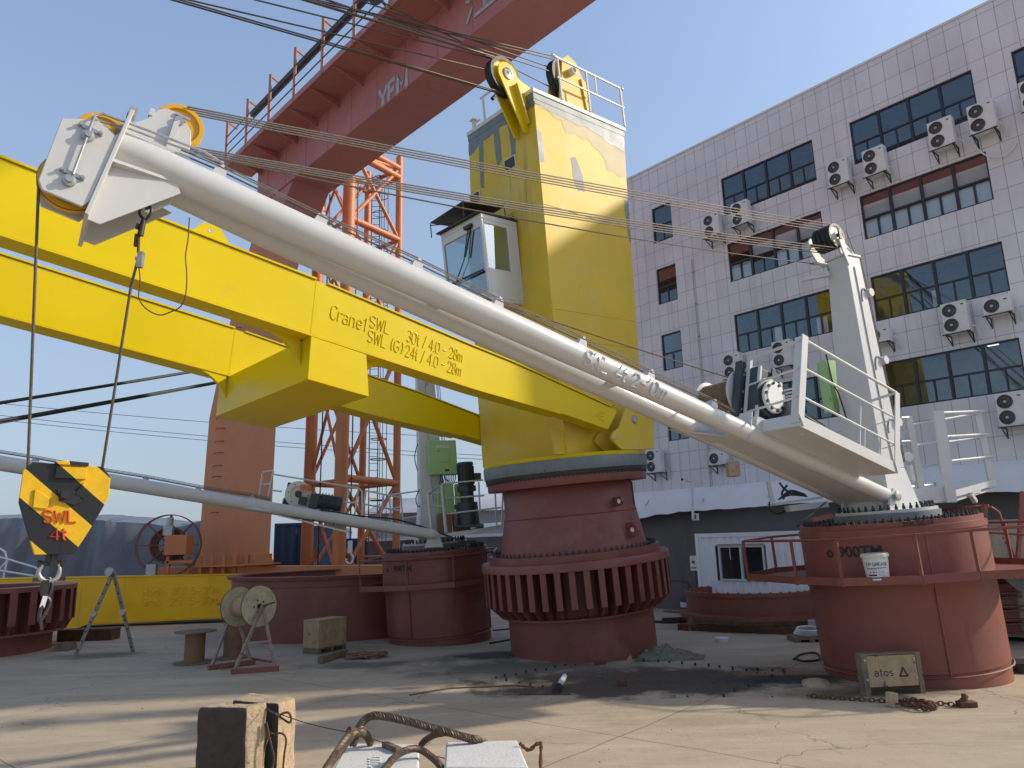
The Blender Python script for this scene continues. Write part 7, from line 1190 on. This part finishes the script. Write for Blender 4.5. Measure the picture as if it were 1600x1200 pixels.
# tyre and cable at right edge
p = G(1600, 1052); r = thing('oil_drum_lid', 'dark round lid and loops of black cable at the right edge of the yard', 'cable coil', p); m = MB()
for k in range(4): m.tube([p + Vector((-.25 + .22 * cos(a), .1 + .1 * sin(a), .03 + .03 * k + .02 * sin(a * 2 + k))) for a in [i * pi / 9 for i in range(18)]], .018, 6, closed=True)
m.build('cable', BLACK, r); m = MB(); m.lathe(p + Vector((.15, .2, 0)), (0, 0, 1), [(0, .16), (.3, .16), (.32, .14), (.32, 0)], 28); m.build('lid', STEEL, r)
# ================================================================== FOREGROUND BLOCKS AND SLINGS
def cblock(label, fl, fr, bk, ztop, grp):
    # fl/fr: front top corners, bk: back-right top corner
    a, b, c = G(*fl, ztop), G(*fr, ztop), G(*bk, ztop); d = a + (c - b); r = thing('concrete_block', label, 'concrete block', (a + c) / 2 * 1.0 - Vector((0, 0, ztop)), grp)
    bt = [Vector((p.x, p.y, 0)) for p in (a, b, c, d)]; cen = sum(bt, Vector()) / 4; bt = [cen + (p - cen) * 1.04 for p in bt]; tp = [a, b, c, d]
    import bmesh
    m = MB(); n = 14; g_ = lambda i, j, k: (bt[0].lerp(bt[1], i / n).lerp(bt[3].lerp(bt[2], i / n), j / n)).lerp(tp[0].lerp(tp[1], i / n).lerp(tp[3].lerp(tp[2], i / n), j / n), k / n)
    seen = {}; fs = []; vs = []; mi = []
    def vid(i, j, k):
        if (i, j, k) not in seen:
            p = g_(i, j, k); e = sum(x in (0, n) for x in (i, j, k)); dv = (p - (cen + Vector((0, 0, ztop / 2)))).normalized(); p = p - dv * (.010 if e == 2 else .022 if e == 3 else 0) + dv * .010 * noise.noise(p * 9) + dv * .02 * noise.noise(p * 3.3); seen[(i, j, k)] = len(vs); vs.append(p)
        return seen[(i, j, k)]
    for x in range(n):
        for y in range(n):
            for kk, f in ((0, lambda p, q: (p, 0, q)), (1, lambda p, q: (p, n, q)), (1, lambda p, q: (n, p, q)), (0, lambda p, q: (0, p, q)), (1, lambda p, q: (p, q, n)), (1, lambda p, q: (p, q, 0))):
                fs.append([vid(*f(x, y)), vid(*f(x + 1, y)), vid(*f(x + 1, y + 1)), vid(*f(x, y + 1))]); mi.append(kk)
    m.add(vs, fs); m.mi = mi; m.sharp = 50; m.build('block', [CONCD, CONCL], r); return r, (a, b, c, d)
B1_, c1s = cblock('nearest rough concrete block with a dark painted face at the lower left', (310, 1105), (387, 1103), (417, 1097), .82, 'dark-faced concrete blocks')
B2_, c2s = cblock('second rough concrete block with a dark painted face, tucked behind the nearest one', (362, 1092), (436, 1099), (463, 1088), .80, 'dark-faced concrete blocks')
def rope3(m, pts, R, strands=5, pitch=.13, rs=None, k=10):
    Q = smooth(pts, k); L_ = 0; prev = None; rows = [[] for _ in range(strands)]; rs = rs or R * .33; Q0 = smooth(pts, k); m.tube(Q0, R * .55, 8)
    fine = []
    for i in range(len(Q) - 1):
        nseg = max(1, int((Q[i + 1] - Q[i]).length / (pitch / 9)))
        for j in range(nseg): fine.append(Q[i].lerp(Q[i + 1], j / nseg))
    for i, p in enumerate(fine):
        t_ = (fine[min(i + 1, len(fine) - 1)] - fine[max(i - 1, 0)]).normalized()
        if prev is None: a = t_.orthogonal().normalized()
        else: a = (prev - t_ * prev.dot(t_)).normalized()
        prev = a; b = t_.cross(a); L_ += (fine[i] - fine[i - 1]).length if i else 0
        for s in range(strands): an = 2 * pi * (L_ / pitch + s / strands); rows[s].append(p + (a * cos(an) + b * sin(an)) * (R - rs))
    for row in rows: m.tube(row, rs, 5)
SLING = mat('brown_greasy_wire_sling', (0.11, 0.075, 0.05), .5, metal=.35, var=.35, scale=25, dust=((0.40, 0.31, 0.21), 8, .56))
r = thing('wire_sling', 'thin wire loops hanging between the two dark-faced concrete blocks', 'wire sling', G(430, 1180)); m = MB(); K = lambda x, y, Y=8.75: P(x, y, Y)
rope3(m, [K(416, 1107), K(430, 1115), K(440, 1122), K(452, 1129), K(455, 1122), K(451, 1114), K(443, 1114), K(436, 1119)], .014, 3, .05); rope3(m, [K(415, 1130), K(418, 1150), K(412, 1175), K(409, 1205)], .014, 3, .05); rope3(m, [K(416, 1128, 8.7), K(422, 1145, 8.7), K(440, 1146, 8.7), K(447, 1156, 8.7), K(444, 1180, 8.7), K(442, 1205, 8.7)], .013, 3, .05); rope3(m, [K(418, 1140, 8.6), K(424, 1165, 8.6), K(428, 1185, 8.6), K(424, 1205, 8.6)], .012, 3, .05)
m.build('wire', SLING, r)
def wblock(label, quad, zt, txt=None):
    a, b, c, d = [G(*p, zt) for p in quad]; r = thing('counterweight_block', label, 'concrete block', Vector(((a.x + c.x) / 2, (a.y + c.y) / 2, 0)), 'white counterweight blocks')
    m = MB(); n = 10; tp = [a, b, c, d]; bt = [Vector((p.x, p.y, 0)) for p in tp]; m.hexa(bt, tp); m.build('block', WCONC, r, bev=.02); return r, tp
b1r, w1 = wblock('white painted concrete block at the bottom edge, left one, with embossed digits', ((512, 1215), (655, 1213), (655, 1162), (543, 1161)), .50)
q = G(572, 1192, .503); q2 = G(600, 1166, .503); text_on('2000', .17, .06, G(596, 1199, .503), (G(593, 1166, .503) - G(596, 1199, .503)), Vector((-1, 0, 0)), WCONC, b1r, sx=.9, stroke=1.0)
b2r, w2 = wblock('white painted concrete block at the bottom edge, right one, with a rusty hook beside it', ((694, 1199), (826, 1198), (808, 1156), (697, 1159)), .50)
a, b = P(599, 1161, 8.0), P(624, 1174, 7.9); m = MB(); m.bar(G(600, 1162, .53), G(623, 1172, .53), .05, .05); tag(m.build('wooden_stick', TIMB), 'short dark stick lying on the left white block', 'stick')
m = MB(); rh = [P(812, 1161, 7.9), P(818, 1167, 7.9), P(827, 1172, 7.9), P(838, 1163, 7.9), P(845, 1162, 7.9), P(845, 1175, 7.9), P(844, 1215, 7.8)]; m.tube(smooth(rh, 5), [.018 + .005 * sin(i * 1.7) for i in range(31)], 8); tag(m.build('rusty_hook_bar', RUST), 'bent rusty lifting bar sticking out right of the right white block', 'hook')
r = thing('wire_sling', 'thick twisted steel wire sling looping over the two white blocks', 'wire sling', G(620, 1170)); m = MB()
p4 = lambda cx_, cy_, Y: P(480 + cx_ / 4, 1060 + cy_ / 4, Y)
rope3(m, [p4(285, 420, 7.9), p4(300, 360, 7.9), p4(330, 300, 7.95), p4(365, 255, 8.0), p4(420, 232, 8.0), p4(500, 240, 8.0), p4(600, 262, 8.0), p4(700, 288, 8.0), p4(800, 315, 8.0), p4(900, 342, 8.0), p4(1000, 372, 8.05), p4(1075, 388, 8.1), p4(1150, 430, 8.4)], .042, 6, .17)
rope3(m, [p4(395, 405, 8.1), p4(375, 360, 8.0), p4(335, 340, 7.9), p4(290, 350, 7.8), p4(255, 385, 7.7), p4(215, 440, 7.5), p4(165, 500, 7.3), p4(125, 560, 7.1), p4(90, 640, 7.0)], .043, 6, .17); rope3(m, [p4(270, 345, 7.75), p4(235, 390, 7.6), p4(190, 455, 7.4), p4(150, 520, 7.2), p4(110, 600, 7.0)], .04, 6, .16)
rope3(m, [p4(430, 640, 6.9), p4(490, 560, 7.1), p4(550, 490, 7.3), p4(620, 450, 7.5), p4(690, 440, 7.6), p4(750, 470, 7.6), p4(810, 520, 7.5), p4(840, 560, 7.4)], .036, 6, .15); rope3(m, [p4(700, 432, 8.4), p4(740, 385, 8.4), p4(800, 352, 8.3), p4(880, 338, 8.2)], .036, 6, .15); m.build('wire', SLING, r)
m = MB(); m.cone(p4(258, 335, 7.8), p4(300, 340, 7.85), .05, seg=10); tag(m.build('sling_ferrule', RUST), 'rusty ferrule clamping the thick wire sling at its left bend', 'ferrule')
m = MB(); m.tube(sag(P(416, 1107, 8.7), p4(275, 338, 7.8), .03, 8) + [p4(470, 400, 8.2), p4(690, 460, 8.3), p4(860, 500, 8.3)], .005, 5); tag(m.build('thin_wire', BLACK), 'thin black wire stretched from the dark-faced block to the wire sling', 'wire')
# white tubular barrier far left
r = thing('white_barrier', 'white tubular railing at the left edge behind the yellow beam', 'railing', P(10, 905, 27.5)); m = MB(); Y = 27.6
for pts in ([(0, 857), (8, 862), (11, 875), (5, 905)], [(-8, 868), (10, 873), (50, 885), (59, 888), (59, 893), (55, 902)], [(-5, 893), (12, 876)], [(-8, 890), (53, 900)], [(-8, 860), (2, 858), (8, 863)]): m.tube([P(x, y, Y) for x, y in pts], .035, 8)
m.build('tubes', PLAST, r)
